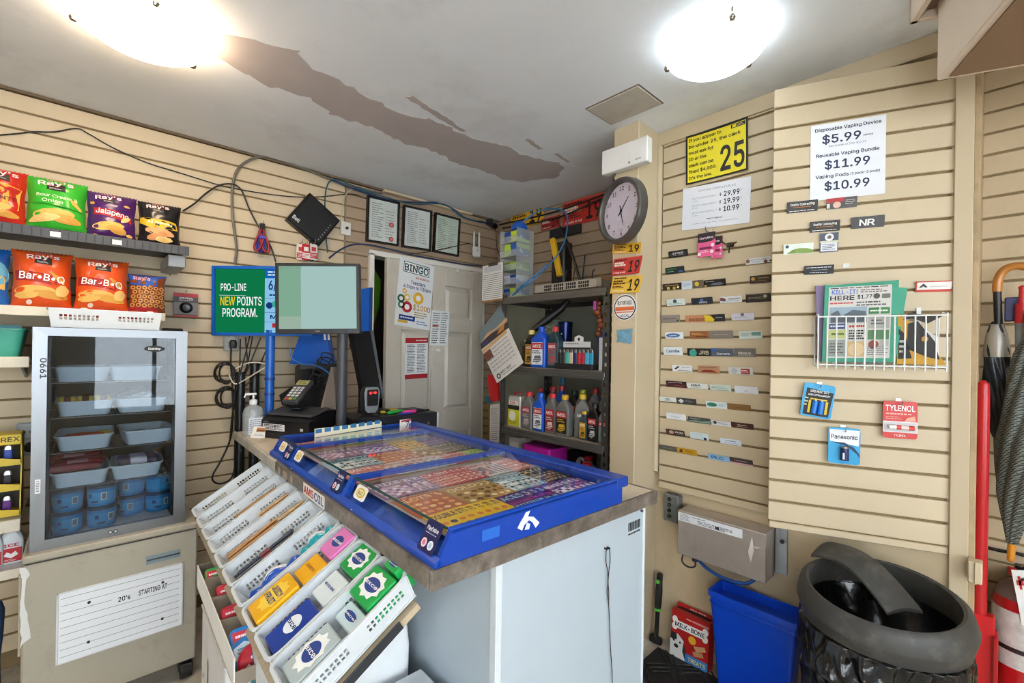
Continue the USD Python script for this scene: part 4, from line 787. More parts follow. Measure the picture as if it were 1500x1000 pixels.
for k, x in enumerate((-.122, .054)):
    t, f = chip_bag((x, 2.60-.012*k, SH), .165, .222-.008*k, .078, '#e0551f' if k == 0 else '#df5722', ['orange barbecue chip bag, the one beside the blue bag', 'orange barbecue chip bag, the one beside the pretzel bag'][k], -2*k); brand(f, .52, .87, .95)
    f.poly([(.04, .62), (.5, .58), (.97, .50), (.97, .34), (.5, .42), (.04, .46)], '#a81f22', 1); f.text('Bar•B•Q', .5, .46, .115, '#f6f2ec', 3, .8, rot=-5); chips(f, [(.4, .28, .36, .09, 0), (.65, .22, .3, .07, -.1), (.85, .3, .12, .1, .4), (.25, .2, .2, .06, 0), (.78, .52, .16, .04, -.6)]); f.disc(.3, .09, .05, '#f0d9d4', 2); f.flush()
t, f = chip_bag((.203, 2.575, SH), .125, .165, .06, '#7a3f24', 'small blue and brown pretzel snack bag on the second shelf', -4, 4); f.poly([(0, .72), (1, .62), (1, 1), (0, 1)], '#1c4fa8', 1); f.text("Ray's", .35, .84, .09, '#e8a0a8', 3, .45); 
for i in range(6):
    for j in range(5):
        u, v = .1+i*.16+.05*(j % 2), .2+j*.11; a = np.linspace(0, 2*np.pi, 12); f.poly(Polygon(np.column_stack([u+.07*np.cos(a), v+.05*np.sin(a)])).difference(Polygon(np.column_stack([u+.04*np.cos(a), v+.027*np.sin(a)]))).exterior.coords, '#c98a3f', 2, 'pretzel_picture'); f.disc(u, v, .035, '#5f2c18', 3, .025, 'pretzel_picture', 8)
f.poly([(0, .0), (1, 0), (1, .10), (.5, .16), (0, .14)], '#b3202c', 2); f.flush()
# teal basket
t = Thing('teal_basket', 'teal plastic basket on the shelf left of the fridge', 'basket', at=(-.28, 2.62, 1.3195)); t.part('tray_body', tray(.24, .17, .11, .02), M('#3fa58f', .4, name='teal_plastic')); t.part('back_board', box((-.1, .05, .02), (.1, .06, .125)), M('#1f8f9a', .4, name='teal_plastic')); t.part('folded_cloth', loft([(.004, .18, .1, 4), (.03, .18, .11, 4), (.045, .15, .09, 3), (.052, .06, .04, 2)], 24), M('#2a3f7a', .7, var=.4, scale=30, name='cloth'))
# yellow lighter stand
t = Thing('lighter_stand', 'yellow three-tier card display stand on the shelf by the fridge', 'display stand', at=(-.25, 2.56, .713)); YL = M('#d9bb2a', .4, var=.06, name='yellow_card')
t.part('back_board', box((-.09, .09, 0), (.075, .095, .30)), M('#2f2a22', .6, name='dark_card')); t.part('header', box((-.095, -.01, .275), (.082, .095, .315), .003), YL)
f = Face(t, (-.095, -.0105, .278), (.177, 0, 0), (0, 0, .034)); f.text('NOREX', .72, .3, .5, '#5a4a1a', 1, .5); f.flush()
t.part('side_wall', prism([(.09, 0), (.0, 0), (-.012, .04), (-.004, .1), (.02, .2), (.0, .275), (.09, .315)], .004, frame((.078, 0, 0), (0, 1, 0), (0, 0, 1))), YL, False)
lights = []
for k, z in enumerate((.005, .10, .195)):
    t.part('tier', box((-.093, -.012+k*.008, z), (.08, .09, z+.006)), YL); t.part('tier_front', prism([(0, 0), (.17, 0), (.17, .02), (.12, .03), (.07, .016), (0, .024)], .003, frame((-.092, -.012+k*.008, z), (1, 0, 0), (0, 0, 1))), YL, False)
lit0 = {}
for k, z in enumerate((.005, .10, .195)):
    for i in range(4):
        col = [['#2a4fb0', '#4a8fd0', '#7a3a8a', '#5a2a7a'], ['#c22a5a', '#2a5fb8', '#d8345f', '#20252c'], ['#cfd8da', '#c9d2d6', '#b82a3a', '#2348a8']][k][i]
        at = (-.25-.07+.038*i, 2.56+.018+k*.008, .713+z+.0065); lb = '%s lighter, %s from the left on the %s tier of the yellow stand' % ({'#cfd8da': 'silver', '#c9d2d6': 'pale silver', '#20252c': 'black', '#7a3a8a': 'purple', '#5a2a7a': 'dark violet', '#b82a3a': 'red', '#c22a5a': 'raspberry', '#d8345f': 'pink'}.get(col, 'blue'), ['first', 'second', 'third', 'fourth'][i], ['lowest', 'middle', 'top'][k])
        q = Thing('lighter', lb, 'lighter', 'lighters on the yellow stand', at=at); q.part('body', loft([(0, .024, .014, 4), (.05, .024, .014, 4)], 16), M(col, .25, var=.3 if k == 0 else .05, scale=60, name='lighter')); q.part('metal_hood', loft([(.05, .023, .013, 4), (.062, .021, .012, 3), (.066, .012, .010, 3)], 16), metal('#b8bcc0', .3))
# bottles with red caps and a dark item on the low shelves
for i, (x, y) in enumerate(((-.31, 2.585), (-.245, 2.585), (-.193, 2.60))):
    q = Thing('additive_bottle', ['white bottle with red cap at the far left of the white shelf', 'white bottle with red cap and red label nearest the freezer front', 'white bottle with red cap half hidden behind the freezer'][i], 'bottle', 'red-capped bottles on the white shelf', at=(x, y, .529))
    q.part('body', loft([(0, .062, .05, 4), (.004, .066, .054, 5), (.085, .066, .054, 5), (.112, .05, .044, 3), (.125, .03, .03, 2)], 24), M('#ccd3d8', .3, name='white_plastic')); q.part('cap', loft([(.122, .036, .036, 2), (.15, .036, .036, 2), (.156, .03, .03, 2)], 20), M('#c2202c', .35, name='red_plastic'))
    f = Face(q, (-.028, -.0273, .008), (.056, 0, 0), (0, 0, .072)); f.rect(0, 0, 1, .72, '#b81f2c', 1); f.text('ICE', .5, .80, .16, '#b81f2c', 2, .7); f.poly([(.15, .35), (.5, .2), (.85, .35), (.7, .55), (.5, .42), (.3, .55)], '#ecebea', 2); f.lines(.2, .04, .8, .16, 2, '#e8c8c8', 2); f.flush()
t = Thing('snow_brush', 'dark blue rounded brush head below the white shelf at left', 'brush', at=(-.235, 2.53, .10)); t.part('head', loft([(0, .05, .04, 3), (.1, .045, .035, 3), (.2, .06, .04, 3), (.28, .065, .04, 3), (.31, .05, .03, 2.5), (.32, .02, .02, 2)], 24), M('#142c4a', .4, name='navy_plastic')); t.part('handle', cyl((-.03, 0, -.1+.002), (-.01, 0, .06), .012, 12), M('#c9a83a', .4, name='yellow_plastic')); t.part('grip_tip', cyl((-.022, -.012, .0), (-.018, -.012, .16), .009, 12), M('#b8323a', .4, name='red_plastic'))
# outlet plate with socket behind the fridge, small notice
t = Thing('wall_outlet', 'grey wall outlet with a black plug beside the fridge', 'outlet', at=(-.17, 2.84, .895)); t.part('plate', box((-.035, -.014, 0), (.035, -.001, .14), .006), M('#aeb4b8', .4, name='outlet_grey')); 
for z in (.04, .10): t.part('socket', cyl((0, -.014, z), (0, -.019, z), .024, 20), M('#c9ced2', .4, name='outlet_grey')); t.part('slot', cat_([box((-.009, -.0205, z-.006), (-.006, -.018, z+.006)), box((.006, -.0205, z-.005), (.009, -.018, z+.005))]), M('#25272a', .5, name='slot'))
t.part('plug', cyl((0.01, -.018, .04), (.01, -.045, .035), .019, 14), M('#191a1c', .4, name='black_plastic'))
solo('wire_hook', 'thin black wire on the wall above the barbecue chips', 'wire', wire([(.02, 2.83, 1.70), (.05, 2.82, 1.735), (.09, 2.82, 1.74), (.13, 2.83, 1.738)], .003), M('#1c1a18', .5, name='black_wire'))
# blister pack hanging on the wall right of the shelves
t = Thing('hang_pack', 'small black and red hanging pack with a round lens on the wall', 'hanging pack', at=(.374, 2.80, 1.518)); t.part('card', box((-.05, -.001, 0), (.05, .001, .118), .0008), M('#4a4548', .5, name='pack_card')); f = Face(t, (-.05, -.0012, 0), (.1, 0, 0), (0, 0, .118)); f.rect(0, .84, 1, 1, '#b8343a', 1); f.rect(0, .0, 1, .06, '#b8343a', 1); f.text('UNIVERSAL', .5, .75, .07, '#e4e0de', 2, .6); f.lines(.2, .66, .8, .73, 1, '#c9c4c2', 2); f.rect(0, .1, 1, .6, '#7d7675', 1); f.flush()
t.part('lens', lathe([(0, 0), (.026, 0), (.028, .004), (.026, .01), (.018, .014), (.016, .010), (0, .009)], 24, (0, 0, 0)).apply_transform(frame((0, -.001, .045), (1, 0, 0), (0, 0, 1))), M('#151517', .25, name='black_plastic')); t.part('hook', wire([(.0, .035, .13), (.0, .0, .125), (.0, -.02, .128), (.0, -.024, .135)], .0018), metal('#c8ccd0', .3))
# ================================================================ screens and till on the counter
BP = M('#17181b', .4, var=.06, name='black_plastic'); GP = M('#3a3b40', .45, var=.06, name='grey_plastic'); BLP = M('#1a5fc0', .35, var=.05, name='blue_plastic')
def quad3(bl, br, tl): return np.array(bl), np.array(br)-np.array(bl), np.array(tl)-np.array(bl)
def screen(name, label, bl, br, tl, fmat, bez, th=.03, shine=None, bezb=None):
    O, X, Y = quad3(bl, br, tl); Y = Y-X*(X@Y)/(X@X); N = np.cross(X, Y); N /= np.linalg.norm(N)
    t = Thing(name, label, 'monitor', at=O, world=True)
    bx, by = bez/np.linalg.norm(X), bez/np.linalg.norm(Y); bb = (bezb or bez)/np.linalg.norm(Y)
    def bar(u0, v0, u1, v1, z0, z1): return hull([O+X*u+Y*v+N*z for u in (u0, u1) for v in (v0, v1) for z in (z0, z1)])
    t.part('housing', bar(.0, .0, 1, 1, -th, -.006), fmat, False)
    t.part('bezel', cat_([bar(0, 0, bx, 1, -.008, .004), bar(1-bx, 0, 1, 1, -.008, .004), bar(bx, 1-by, 1-bx, 1, -.008, .004), bar(bx, 0, 1-bx, bb, -.008, .004)]), fmat, False)
    f = Face(t, O+X*bx+Y*bb-N*.005, X*(1-2*bx), Y*(1-by-bb)); return t, f, O, X, Y, N
SC = lambda col, s, k: glow(col, s, k)
t, f, O, X, Y, N = screen('advert_screen', 'blue framed lottery advertising screen with a green picture, on a blue pole', (0.4832, 2.7875, 1.4272), (0.8648, 2.4278, 1.4316), (0.4456, 2.8228, 1.7879), BLP, .016)
G = SC('#0f7a4a', 0.42, 'screen_green'); t_ = '#f0f6f2'
f.rect(0, 0, .52, 1, G, 1, 'screen_picture'); f.rect(.52, 0, 1, 1, SC('#8fc8ee', 0.42, 'screen_pale_blue'), 1, 'screen_picture'); f.rect(.52, .86, 1, 1, SC('#1565c0', 0.42, 'screen_blue'), 2, 'screen_picture')
WH = SC('#f2f8f6', 0.42, 'screen_white'); YE = SC('#f0d02a', 0.42, 'screen_yellow')
f.text('PRO-LINE', .19, .66, .11, WH, 3, .27); f.text('NEW', .13, .43, .13, YE, 3, .155); f.text('POINTS', .36, .43, .13, WH, 3, .26); f.text('PROGRAM.', .26, .25, .13, WH, 3, .37); f.rect(.04, .585, .32, .59, WH, 3, 'rule')
NV = SC('#173a7a', 0.42, 'screen_navy'); f.text('6/49', .66, .68, .14, NV, 3, .2); f.lines(.57, .57, .8, .62, 1, NV, 3); f.lines(.55, .89, .9, .98, 2, WH, 3); f.rect(.52, .545, 1, .55, NV, 3, 'rule'); f.rect(.52, .32, 1, .325, NV, 3, 'rule'); f.rect(.52, .17, 1, .175, NV, 3, 'rule')
for k in range(5): f.disc(.57+.06*k, .43+.02*(k % 2), .035, SC('#3fae9a', 0.42, 'screen_teal') if k % 2 else NV, 3)
f.text('MAX', .68, .22, .06, NV, 3, .2); f.rect(.6, .08, .7, .15, SC('#b8303a', 0.42, 'screen_red'), 3); f.lines(.68, .02, .95, .06, 1, NV, 3); f.flush()
pb = np.array((0.711, 2.6002, 1.1857)); t.part('pole', cyl((pb[0], pb[1], .9305), (pb[0], pb[1], 1.46), .022, 20), BLP); t.part('pole_collar', cat_([cyl((pb[0], pb[1], z), (pb[0], pb[1], z+.012), .025, 20) for z in (1.12, 1.2)]), M('#123f86', .4, name='blue_plastic')); t.part('pole_foot', box((pb[0]-.038, pb[1]-.038, .9305), (pb[0]+.038, pb[1]+.038, .942), .003), BLP)
t, f, O, X, Y, N = screen('till_monitor', 'black framed till monitor with a pale green screen on a grey post', (0.6455, 2.2772, 1.4328), (0.9454, 2.0496, 1.443), (0.6144, 2.3065, 1.7601), BP, .013, .04, None, .022)
S1, S2 = SC('#a9c9c4', 0.42, 'screen_mint'), SC('#86b098', 0.42, 'screen_sage')
f.rect(0, 0, .28, 1, S2, 1, 'screen_picture'); f.rect(.28, 0, 1, 1, S1, 1, 'screen_picture'); f.rect(0, 0, .28, .2, SC('#9fb8a8', 0.42, 'screen_sage_pale'), 2, 'screen_picture'); f.lines(.02, .955, .3, .98, 1, '#5a7a6c', 3); f.flush()
f = Face(t, O+N*.0045, X, Y); f.text('acer', .5, .025, .022, '#8f9296', 1); f.lines(.85, .95, .93, .97, 1, '#6a6c70', 1); f.rect(.87, .03, .9, .04, '#3a6ae0', 1, 'power_light'); f.flush()
pb = np.array((0.8987, 2.1348, 1.0777)); t.part('post', cyl((pb[0], pb[1], .9305), (pb[0], pb[1], 1.46), .024, 20), M('#3d3f46', .45, name='grey_metal')); t.part('post_foot', cyl((pb[0], pb[1], .9305), (pb[0], pb[1], .943), .035, 28), M('#3d3f46', .45, name='grey_metal'))
# lottery terminal: blue body behind, tilted black display to the right
t = Thing('lottery_terminal', 'blue plastic lottery terminal body between the two screen poles', 'terminal', at=np.array((0.8915, 2.5263, 1.2752)), world=True)
q = [(0.825, 2.6577, 1.2788), (0.9943, 2.4981, 1.2824), (0.9706, 2.5205, 1.4508), (0.8668, 2.6183, 1.4487)]; t.part('body', slab(q, .06), BLP, False)
zb = np.array((0.9209, 2.6086, 1.2528)); t.part('base', box((zb[0]-.06, zb[1]-.06, .9305), (zb[0]+.14, zb[1]+.08, 1.27), .01), BP); t.part('front_shelf', box((zb[0]-.08, zb[1]-.09, 1.255), (zb[0]+.14, zb[1]-.05, 1.285), .004), GP)
for x in (452, 457): t.part('receipt', slab([np.array((0.9244, 2.3991, 1.4117))+np.array([(x-455)*.004, 0, 0]), np.array((0.9322, 2.3918, 1.4119))+np.array([(x-455)*.004, 0, 0]), np.array((0.9291, 2.3947, 1.4547))+np.array([(x-455)*.004, 0, 0]), np.array((0.9213, 2.402, 1.4545))+np.array([(x-455)*.004, 0, 0])], .001), M('#e8e8e6', .6, name='paper'), False)
t = Thing('till_display', 'black display panel seen nearly edge-on, tilted right of the post', 'monitor', at=np.array((1.088, 2.2038, 1.1256)), world=True)
t.part('panel', slab([(1.0372, 2.1829, 1.127), (1.1655, 2.2269, 1.108), (1.135, 2.3106, 1.4682), (1.0056, 2.2677, 1.4518)], .03), BP, False); t.part('edge_strip', slab([(1.1451, 2.2255, 1.1094), (1.1657, 2.2198, 1.1087), (1.1381, 2.3009, 1.4682), (1.1174, 2.3066, 1.4675)], .034), GP, False)
t.part('arm', wire([(1.0072, 2.2936, 1.3814), (1.0278, 2.2742, 1.3854), (1.0457, 2.2711, 1.3359), (1.0593, 2.272, 1.2108)], .012, 10), GP); zb = np.array((1.1191, 2.2431, 1.1095)); t.part('foot', box((zb[0]-.07, zb[1]-.05, 1.035), (zb[0]+.07, zb[1]+.05, 1.05), .004), BP); t.part('stem', cyl((zb[0], zb[1], 1.05), zb+np.array([0, 0, .02]), .02), BP)
t = Thing('speaker_box', 'blue plastic box on the wall side, right of the till monitor', 'box', at=np.array((1.1488, 2.4213, 1.4594)), world=True)
t.part('body', slab([(1.099, 2.3995, 1.4535), (1.1755, 2.4098, 1.4717), (1.1757, 2.4097, 1.7139), (1.0991, 2.3994, 1.6938)], .1), BLP, False); t.part('dark_edge', slab([(1.1645, 2.4037, 1.4673), (1.1811, 2.4045, 1.4718), (1.1813, 2.4044, 1.714), (1.1646, 2.4036, 1.7122)], .104), M('#123c80', .4, name='blue_plastic'), False)
zb = np.array((1.1488, 2.4213, 1.4594)); t.part('stand_pole', cyl((zb[0], zb[1]+.04, .9305), (zb[0], zb[1]+.04, 1.46), .015), BP)
# hand sanitizer
sp = CW(.052, 1.765, .9305)
t = Thing('sanitizer_bottle', 'clear pump bottle of hand sanitizer on the far counter corner', 'bottle', at=sp)
CLR = pane((.93, .95, .96), .8, .05, 'clear_plastic', ('#dfe6ea', .35))
t.part('bottle_body', lathe([(0, 0), (.043, 0), (.046, .006), (.046, .11), (.040, .135), (.018, .150), (.015, .158), (0, .158)], 28), CLR, 40); t.part('collar', lathe([(.017, .155), (.018, .158), (.018, .176), (.008, .180), (.005, .182), (.005, .205), (0, .205)], 20), M('#e4e8ea', .35, name='white_plastic')); t.part('pump_head', cat_([box((-.038, -.007, .200), (.014, .007, .212), .003), cyl((-.034, 0, .203), (-.040, 0, .19), .004, 8)]), M('#e4e8ea', .35, name='white_plastic'))
f = Face(t, (-.03, -.0475, .012), (.06, 0, 0), (0, 0, .08)); f.rect(0, 0, 1, 1, '#dfe5ec', 1, 'label'); f.lines(.05, .1, .95, .95, 7, '#7d8aa8', 2); f.flush()
t = Thing('flyer_card', 'white flyer with an orange picture propped on the far counter corner', 'flyer', at=CW(.10, 1.58, .9305), world=True)
q = [CW(*(-0.0036, 1.56, 0.9565)), CW(*(0.0584, 1.56, 0.946)), CW(*(0.0606, 1.56, 0.9998)), CW(*(0.0124, 1.56, 1.0079))]; q = [np.array(a) for a in q]
t.part('card', slab(q, .002), M('#e6e2da', .5, name='paper'), False); f = Face(t, q[0], q[1]-q[0], q[3]-q[0]); f.rect(.25, .55, .85, .9, '#b8783a', 1); f.rect(.3, .6, .8, .72, '#6a3f1f', 2); f.lines(.2, .2, .9, .4, 2, '#9a96a0', 1); f.flush()
solo('blue_leaflet', 'dark blue leaflet lying flat on the far counter corner', 'leaflet', hull([CW(.05, 1.72, .9305), CW(.12, 1.68, .9305), CW(.16, 1.80, .9305), CW(.09, 1.84, .9305), CW(.05, 1.72, .932), CW(.12, 1.68, .932), CW(.16, 1.80, .932), CW(.09, 1.84, .932)]), M('#23406e', .4, var=.15, scale=60, name='leaflet'), None, False)
# receipt printer and card terminal
t = Thing('receipt_printer', 'black receipt printer with a white label behind the lottery case', 'printer', fr=CTF@rz((.075, 1.70, .9305), -60))
t.part('body', hull([(x, y, z) for x in (0, .29) for y, z in ((0, 0), (.0, .085), (.03, .105), (.17, .13), (.17, 0))]), BP, False); t.part('lid', hull([(.006, .02, .108), (.284, .02, .108), (.006, .15, .134), (.284, .15, .134), (.012, .03, .118), (.278, .03, .118), (.012, .14, .142), (.278, .14, .142)]), GP, False); t.part('base_lip', box((-.004, -.004, 0), (.294, .17, .025), .004), M('#24262a', .5, name='black_plastic'))
f = Face(t, (.0, -.0006, 0), (.29, 0, 0), (0, 0, .085)); f.rect(.03, .42, .5, .80, '#e2e4e6', 1, 'label'); f.lines(.06, .46, .47, .78, 4, '#2a2c30', 2, .5); f.text('EPSON', .1, .86, .08, '#8a8c90', 1); f.rect(.82, .5, .88, .66, '#c8cacc', 1, 'button'); f.flush()
f = Face(t, (.12, .06, .131), (.05, .0, 0), (0, .03, .006)); f.rect(0, 0, 1, 1, '#b9bcc0', 14, 'label'); f.flush()
to = np.array(CW(.15, 1.47, 1.085))
t = Thing('card_terminal', 'grey card payment terminal with keypad tilted on the receipt printer', 'terminal', fr=CTF@rz((.175, 1.585, 1.088), -50)@frame((0, 0, 0), (1, 0, 0), (0, .82, .57)))
t.part('body', box((-.042, 0, 0), (.042, .17, .03), .008), GP); f = Face(t, (-.042, 0, .0302), (.084, 0, 0), (0, .17, 0)); f.rect(.12, .72, .88, .93, '#b9b06a', 1, 'display'); f.lines(.18, .76, .8, .9, 2, '#4a4a30', 2)
for i in range(3):
    for j in range(4): f.rect(.14+i*.26, .2+j*.115, .34+i*.26, .28+j*.115, '#d2d6da', 1, 'key')
for i, c in enumerate(('#b83a34', '#d8b83a', '#3a9a4a')): f.rect(.14+i*.26, .07, .34+i*.26, .15, c, 1, 'key')
f.flush()
t.part('support', box((-.03, .02, -.05), (.03, .12, 0), .004), BP)
t = Thing('bill_box', 'black plastic box tipped up behind the sanitizer bottle', 'box', fr=CTF@rz((.075, 1.70, .9305), -60)@frame((.02, .105, .145))); t.part('body', hull([(0, 0, 0), (.09, 0, 0), (0, .045, 0), (.09, .045, 0), (-.02, .0, .05), (.07, 0, .10), (-.02, .04, .05), (.07, .04, .10)]), BP, False)
t = Thing('curved_panel', 'taupe curved plastic panel standing behind the till', 'panel', at=np.array((0.9022, 2.3102, 1.0654)), world=True); q = [(0.8745, 2.3088, 1.0609), (0.9486, 2.3213, 1.0536), (0.9569, 2.341, 1.2705), (0.92, 2.2934, 1.273)]; t.part('panel', slab(q, .02), M('#8d7f74', .5, name='taupe_plastic'), False)
# scanner, cash drawer, pens
sc_ = np.array(CW(*(0.5444, 1.5905, 1.035)))
t = Thing('cash_drawer', 'black metal cash drawer behind the case with pens on it', 'cash drawer', fr=CTF@rz((.385, 1.325, .9305), 0)); t.part('body', box((0, 0, 0), (.46, .24, .103), .003), M('#191b22', .45, var=.06, name='black_metal')); t.part('drawer_front', box((.004, -.006, .006), (.455, 0, .085), .002), M('#1d2028', .45, name='black_metal')); t.part('lock', cyl((.4, -.006, .05), (.4, -.012, .05), .008, 12), metal('#9a9ca0', .3)); t.part('white_edge', box((.4575, -.008, .0), (.464, .0, .10)), M('#dfe0de', .4, name='white_plastic'))
ct_ = CTF@rz((.385, 1.325, .9305), 0)
t = Thing('barcode_scanner', 'black and grey barcode scanner with red glow on its stand', 'scanner', fr=ct_@rz((.10, .06, .1035), 6))
t.part('stand_base', lathe([(0, 0), (.045, 0), (.046, .006), (.03, .014), (.014, .02), (0, .02)], 28), BP); t.part('head', loft([(.015, .03, .03, 3), (.03, .062, .05, 4), (.075, .078, .058, 4), (.12, .080, .056, 4), (.142, .066, .046, 3), (.15, .03, .02, 2)], 30), M('#26282d', .35, name='black_plastic'), 40)
t.part('bezel_ring', loft([(.02, .04, .004, 3, 0, -.026), (.035, .07, .008, 4, 0, -.026), (.12, .086, .010, 4, 0, -.028), (.146, .066, .004, 3, 0, -.026)], 30), M('#7d8288', .35, name='grey_plastic'), 40)
f = Face(t, (-.03, -.0335, .055), (.06, 0, 0), (0, -.001, .08)); f.poly(rr_poly(.1), '#131418', 1, 'window'); f.rect(.1, .08, .9, .42, '#0a0a0c', 2, 'window'); 
for u in (.3, .7): f.disc(u, .80, .14, SC('#ff2a2a', 2.5, 'red_led'), 2, .08, 'red_light')
f.rect(.2, .72, .8, .88, '#5a1418', 2, 'window'); f.flush()
def pen(p, a, L, col, label, r=.0048, name='pen'):
    a = math.radians(a); d = np.array([math.cos(a), math.sin(a), 0]); q = (ct_@np.array([*p, .103+r+.0006, 1]))[:3]
    d = CTF[:3, :3]@d; solo(name, label, name, loft_path([q, q+d*L*.06, q+d*L*.3, q+d*L*.93, q+d*L], [r*.5, r, r, r, r*.7], 10), M(col, .35, name='pen'))
pen((.20, .06), 20, .11, '#2fb84a', 'bright green highlighter on the cash drawer', .008); pen((.27, .03), 4, .08, '#e0408f', 'pink highlighter on the cash drawer', .009); pen((.33, .04), 12, .12, '#1b1b1f', 'black marker pen on the cash drawer, right end'); pen((.24, .015), -6, .07, '#3a3ab0', 'blue pen cap beside the pink highlighter')
q0 = (ct_@np.array([.20, .12, .1035, 1]))[:3]; nb = box((0, 0, 0), (.11, .09, .012), .001); nb.apply_transform(ct_@rz((.19, .115, .1036), 8)); solo('notepad', 'yellow notepad at the back of the cash drawer', 'notepad', nb, M('#d8c23a', .5, var=.1, scale=60, name='paper'), None, False)
nb = box((0, 0, 0), (.13, .07, .006), .001); nb.apply_transform(ct_@rz((.30, .14, .1036), -4)); solo('folder', 'dark grey folder behind the pens on the cash drawer', 'folder', nb, M('#3f4148', .5, name='folder'), None, False)
# ---- cables on the left wall
BW = M('#1b1a1c', .5, name='black_wire'); GW = M('#6f6a60', .5, name='grey_conduit'); TW_ = M('#1f5a66', .45, name='teal_wire'); BLW = M('#233a66', .45, name='navy_wire'); WW = M('#c9c2b4', .5, name='pale_wire')
def wallwire(label, pts, r, mat, y=2.825, name='cable'):
    P = [np.array(p)+np.array([0, 0, 0]) for p in pts]; solo(name, label, 'cable', wire(P, r, 8, 6), mat)
wallwire('thick grey conduit arching up from the screens to the ceiling line', [(0.59, 2.82, 1.8183), (0.5952, 2.82, 1.9151), (0.5772, 2.82, 2.0592), (0.5721, 2.82, 2.205), (0.5899, 2.82, 2.3127), (0.6413, 2.82, 2.3869), (0.722, 2.82, 2.4374), (0.8071, 2.82, 2.4435), (0.9583, 2.82, 2.4273), (1.0799, 2.82, 2.4111), (1.254, 2.82, 2.401), (1.4433, 2.82, 2.4082)], .0065, GW)
wallwire('thin black cable sagging along the slat wall from the left edge', [(-0.2981, 2.83, 2.2164), (-0.2231, 2.83, 2.2499), (-0.1681, 2.83, 2.2771), (-0.1025, 2.83, 2.2994), (-0.0339, 2.83, 2.3379), (0.0065, 2.83, 2.327), (0.0885, 2.83, 2.2908), (0.2134, 2.83, 2.2572), (0.3345, 2.83, 2.2445), (0.5047, 2.83, 2.2268), (0.5899, 2.83, 2.2266), (0.724, 2.83, 2.2337), (0.887, 2.83, 2.2538), (1.0442, 2.83, 2.2916), (1.2276, 2.83, 2.3532), (1.3052, 2.83, 2.3544), (1.3619, 2.83, 2.3456)], .0028, BW)
wallwire('black cable looping from the chip shelf over to the charger hook', [(0.3574, 2.815, 2.0504), (0.4053, 2.815, 2.0994), (0.4545, 2.815, 2.1638), (0.5144, 2.815, 2.2219), (0.5769, 2.815, 2.2417), (0.616, 2.815, 2.2184), (0.6501, 2.815, 2.137), (0.6916, 2.815, 2.0555), (0.7339, 2.815, 1.9873), (0.7698, 2.815, 1.928), (0.7923, 2.815, 1.8538)], .0042, BW)
wallwire('teal network cable rising from the router to the ceiling', [(1.0849, 2.815, 1.954), (1.0706, 2.815, 2.0771), (1.0639, 2.815, 2.2428), (1.0707, 2.815, 2.3446), (1.099, 2.815, 2.4023), (1.1499, 2.815, 2.4158), (1.2382, 2.815, 2.4044), (1.3922, 2.815, 2.3899)], .004, TW_)
wallwire('bundle of navy cables running under the ceiling above the frames', [(1.0931, 2.8, 2.401), (1.2453, 2.8, 2.3808), (1.4336, 2.8, 2.3692), (1.6389, 2.8, 2.3898), (1.8639, 2.8, 2.4371), (1.9979, 2.8, 2.4272), (2.1139, 2.8, 2.385), (2.2484, 2.8, 2.3809), (2.361, 2.8, 2.3874)], .0055, BLW); wallwire('teal cable twisted with the navy bundle above the frames', [(1.243, 2.795, 2.3876), (1.4308, 2.795, 2.381), (1.6632, 2.795, 2.38), (1.9203, 2.795, 2.439), (2.0583, 2.795, 2.3878), (2.1765, 2.795, 2.3759), (2.2998, 2.795, 2.3904)], .0035, TW_)
wallwire('navy and teal cable bundle running below the framed papers', [(1.0879, 2.8, 1.9189), (1.1547, 2.8, 1.9797), (1.2419, 2.8, 2.0284), (1.3664, 2.8, 2.045), (1.5141, 2.8, 2.0374), (1.656, 2.8, 2.0268), (1.8713, 2.8, 2.0249), (2.1207, 2.8, 2.0246), (2.2898, 2.8, 2.0372)], .005, BLW); wallwire('thin black cable drooping under the framed papers to the repeater', [(1.6392, 2.79, 2.0276), (1.8169, 2.79, 2.0746), (1.9838, 2.79, 2.1316), (2.1627, 2.79, 2.1927)], .003, BW); wallwire('thin pale cable from the ceiling down to the white wall box', [(1.1709, 2.825, 2.1664), (1.178, 2.825, 2.271), (1.1946, 2.825, 2.3353), (1.2295, 2.825, 2.3786), (1.2654, 2.825, 2.3964)], .0028, WW)
wallwire('black cable pair dropping from the wall outlet behind the counter', [(0.5737, 2.79, 1.3755), (0.5716, 2.79, 1.2881), (0.5794, 2.79, 1.1787), (0.5845, 2.79, 1.0325), (0.5769, 2.79, 0.8873), (0.5377, 2.79, 0.7768), (0.499, 2.79, 0.7009), (0.5025, 2.79, 0.6646), (0.5394, 2.79, 0.6468), (0.5861, 2.79, 0.6744), (0.6039, 2.79, 0.7739)], .0045, BW)
rg = random.Random(11)
for k, (cx, cy, r0) in enumerate(((333, 546, 11), (331, 584, 11))):
    P = []
    for i in range(41):
        a = i/40*2*math.pi*4; c = np.array((0.5485, 2.78, 1.231) if k == 0 else (0.5564, 2.78, 1.1008)); P.append(c+np.array([(.040+.01*math.sin(a*.27))*math.cos(a)+.02*(i/40-.5), .02*(i/40-.5), (.052+.008*math.cos(a*.4))*math.sin(a)]))
    wallwire(['upper coil of black cable hanging under the wall outlet', 'lower coil of black cable hanging under the wall outlet'][k], P, .0038, BW)
ends = [(350, 498, 352, 620), (358, 495, 348, 560), (370, 492, 356, 545), (380, 493, 344, 600), (392, 505, 350, 575), (365, 492, 340, 640)]
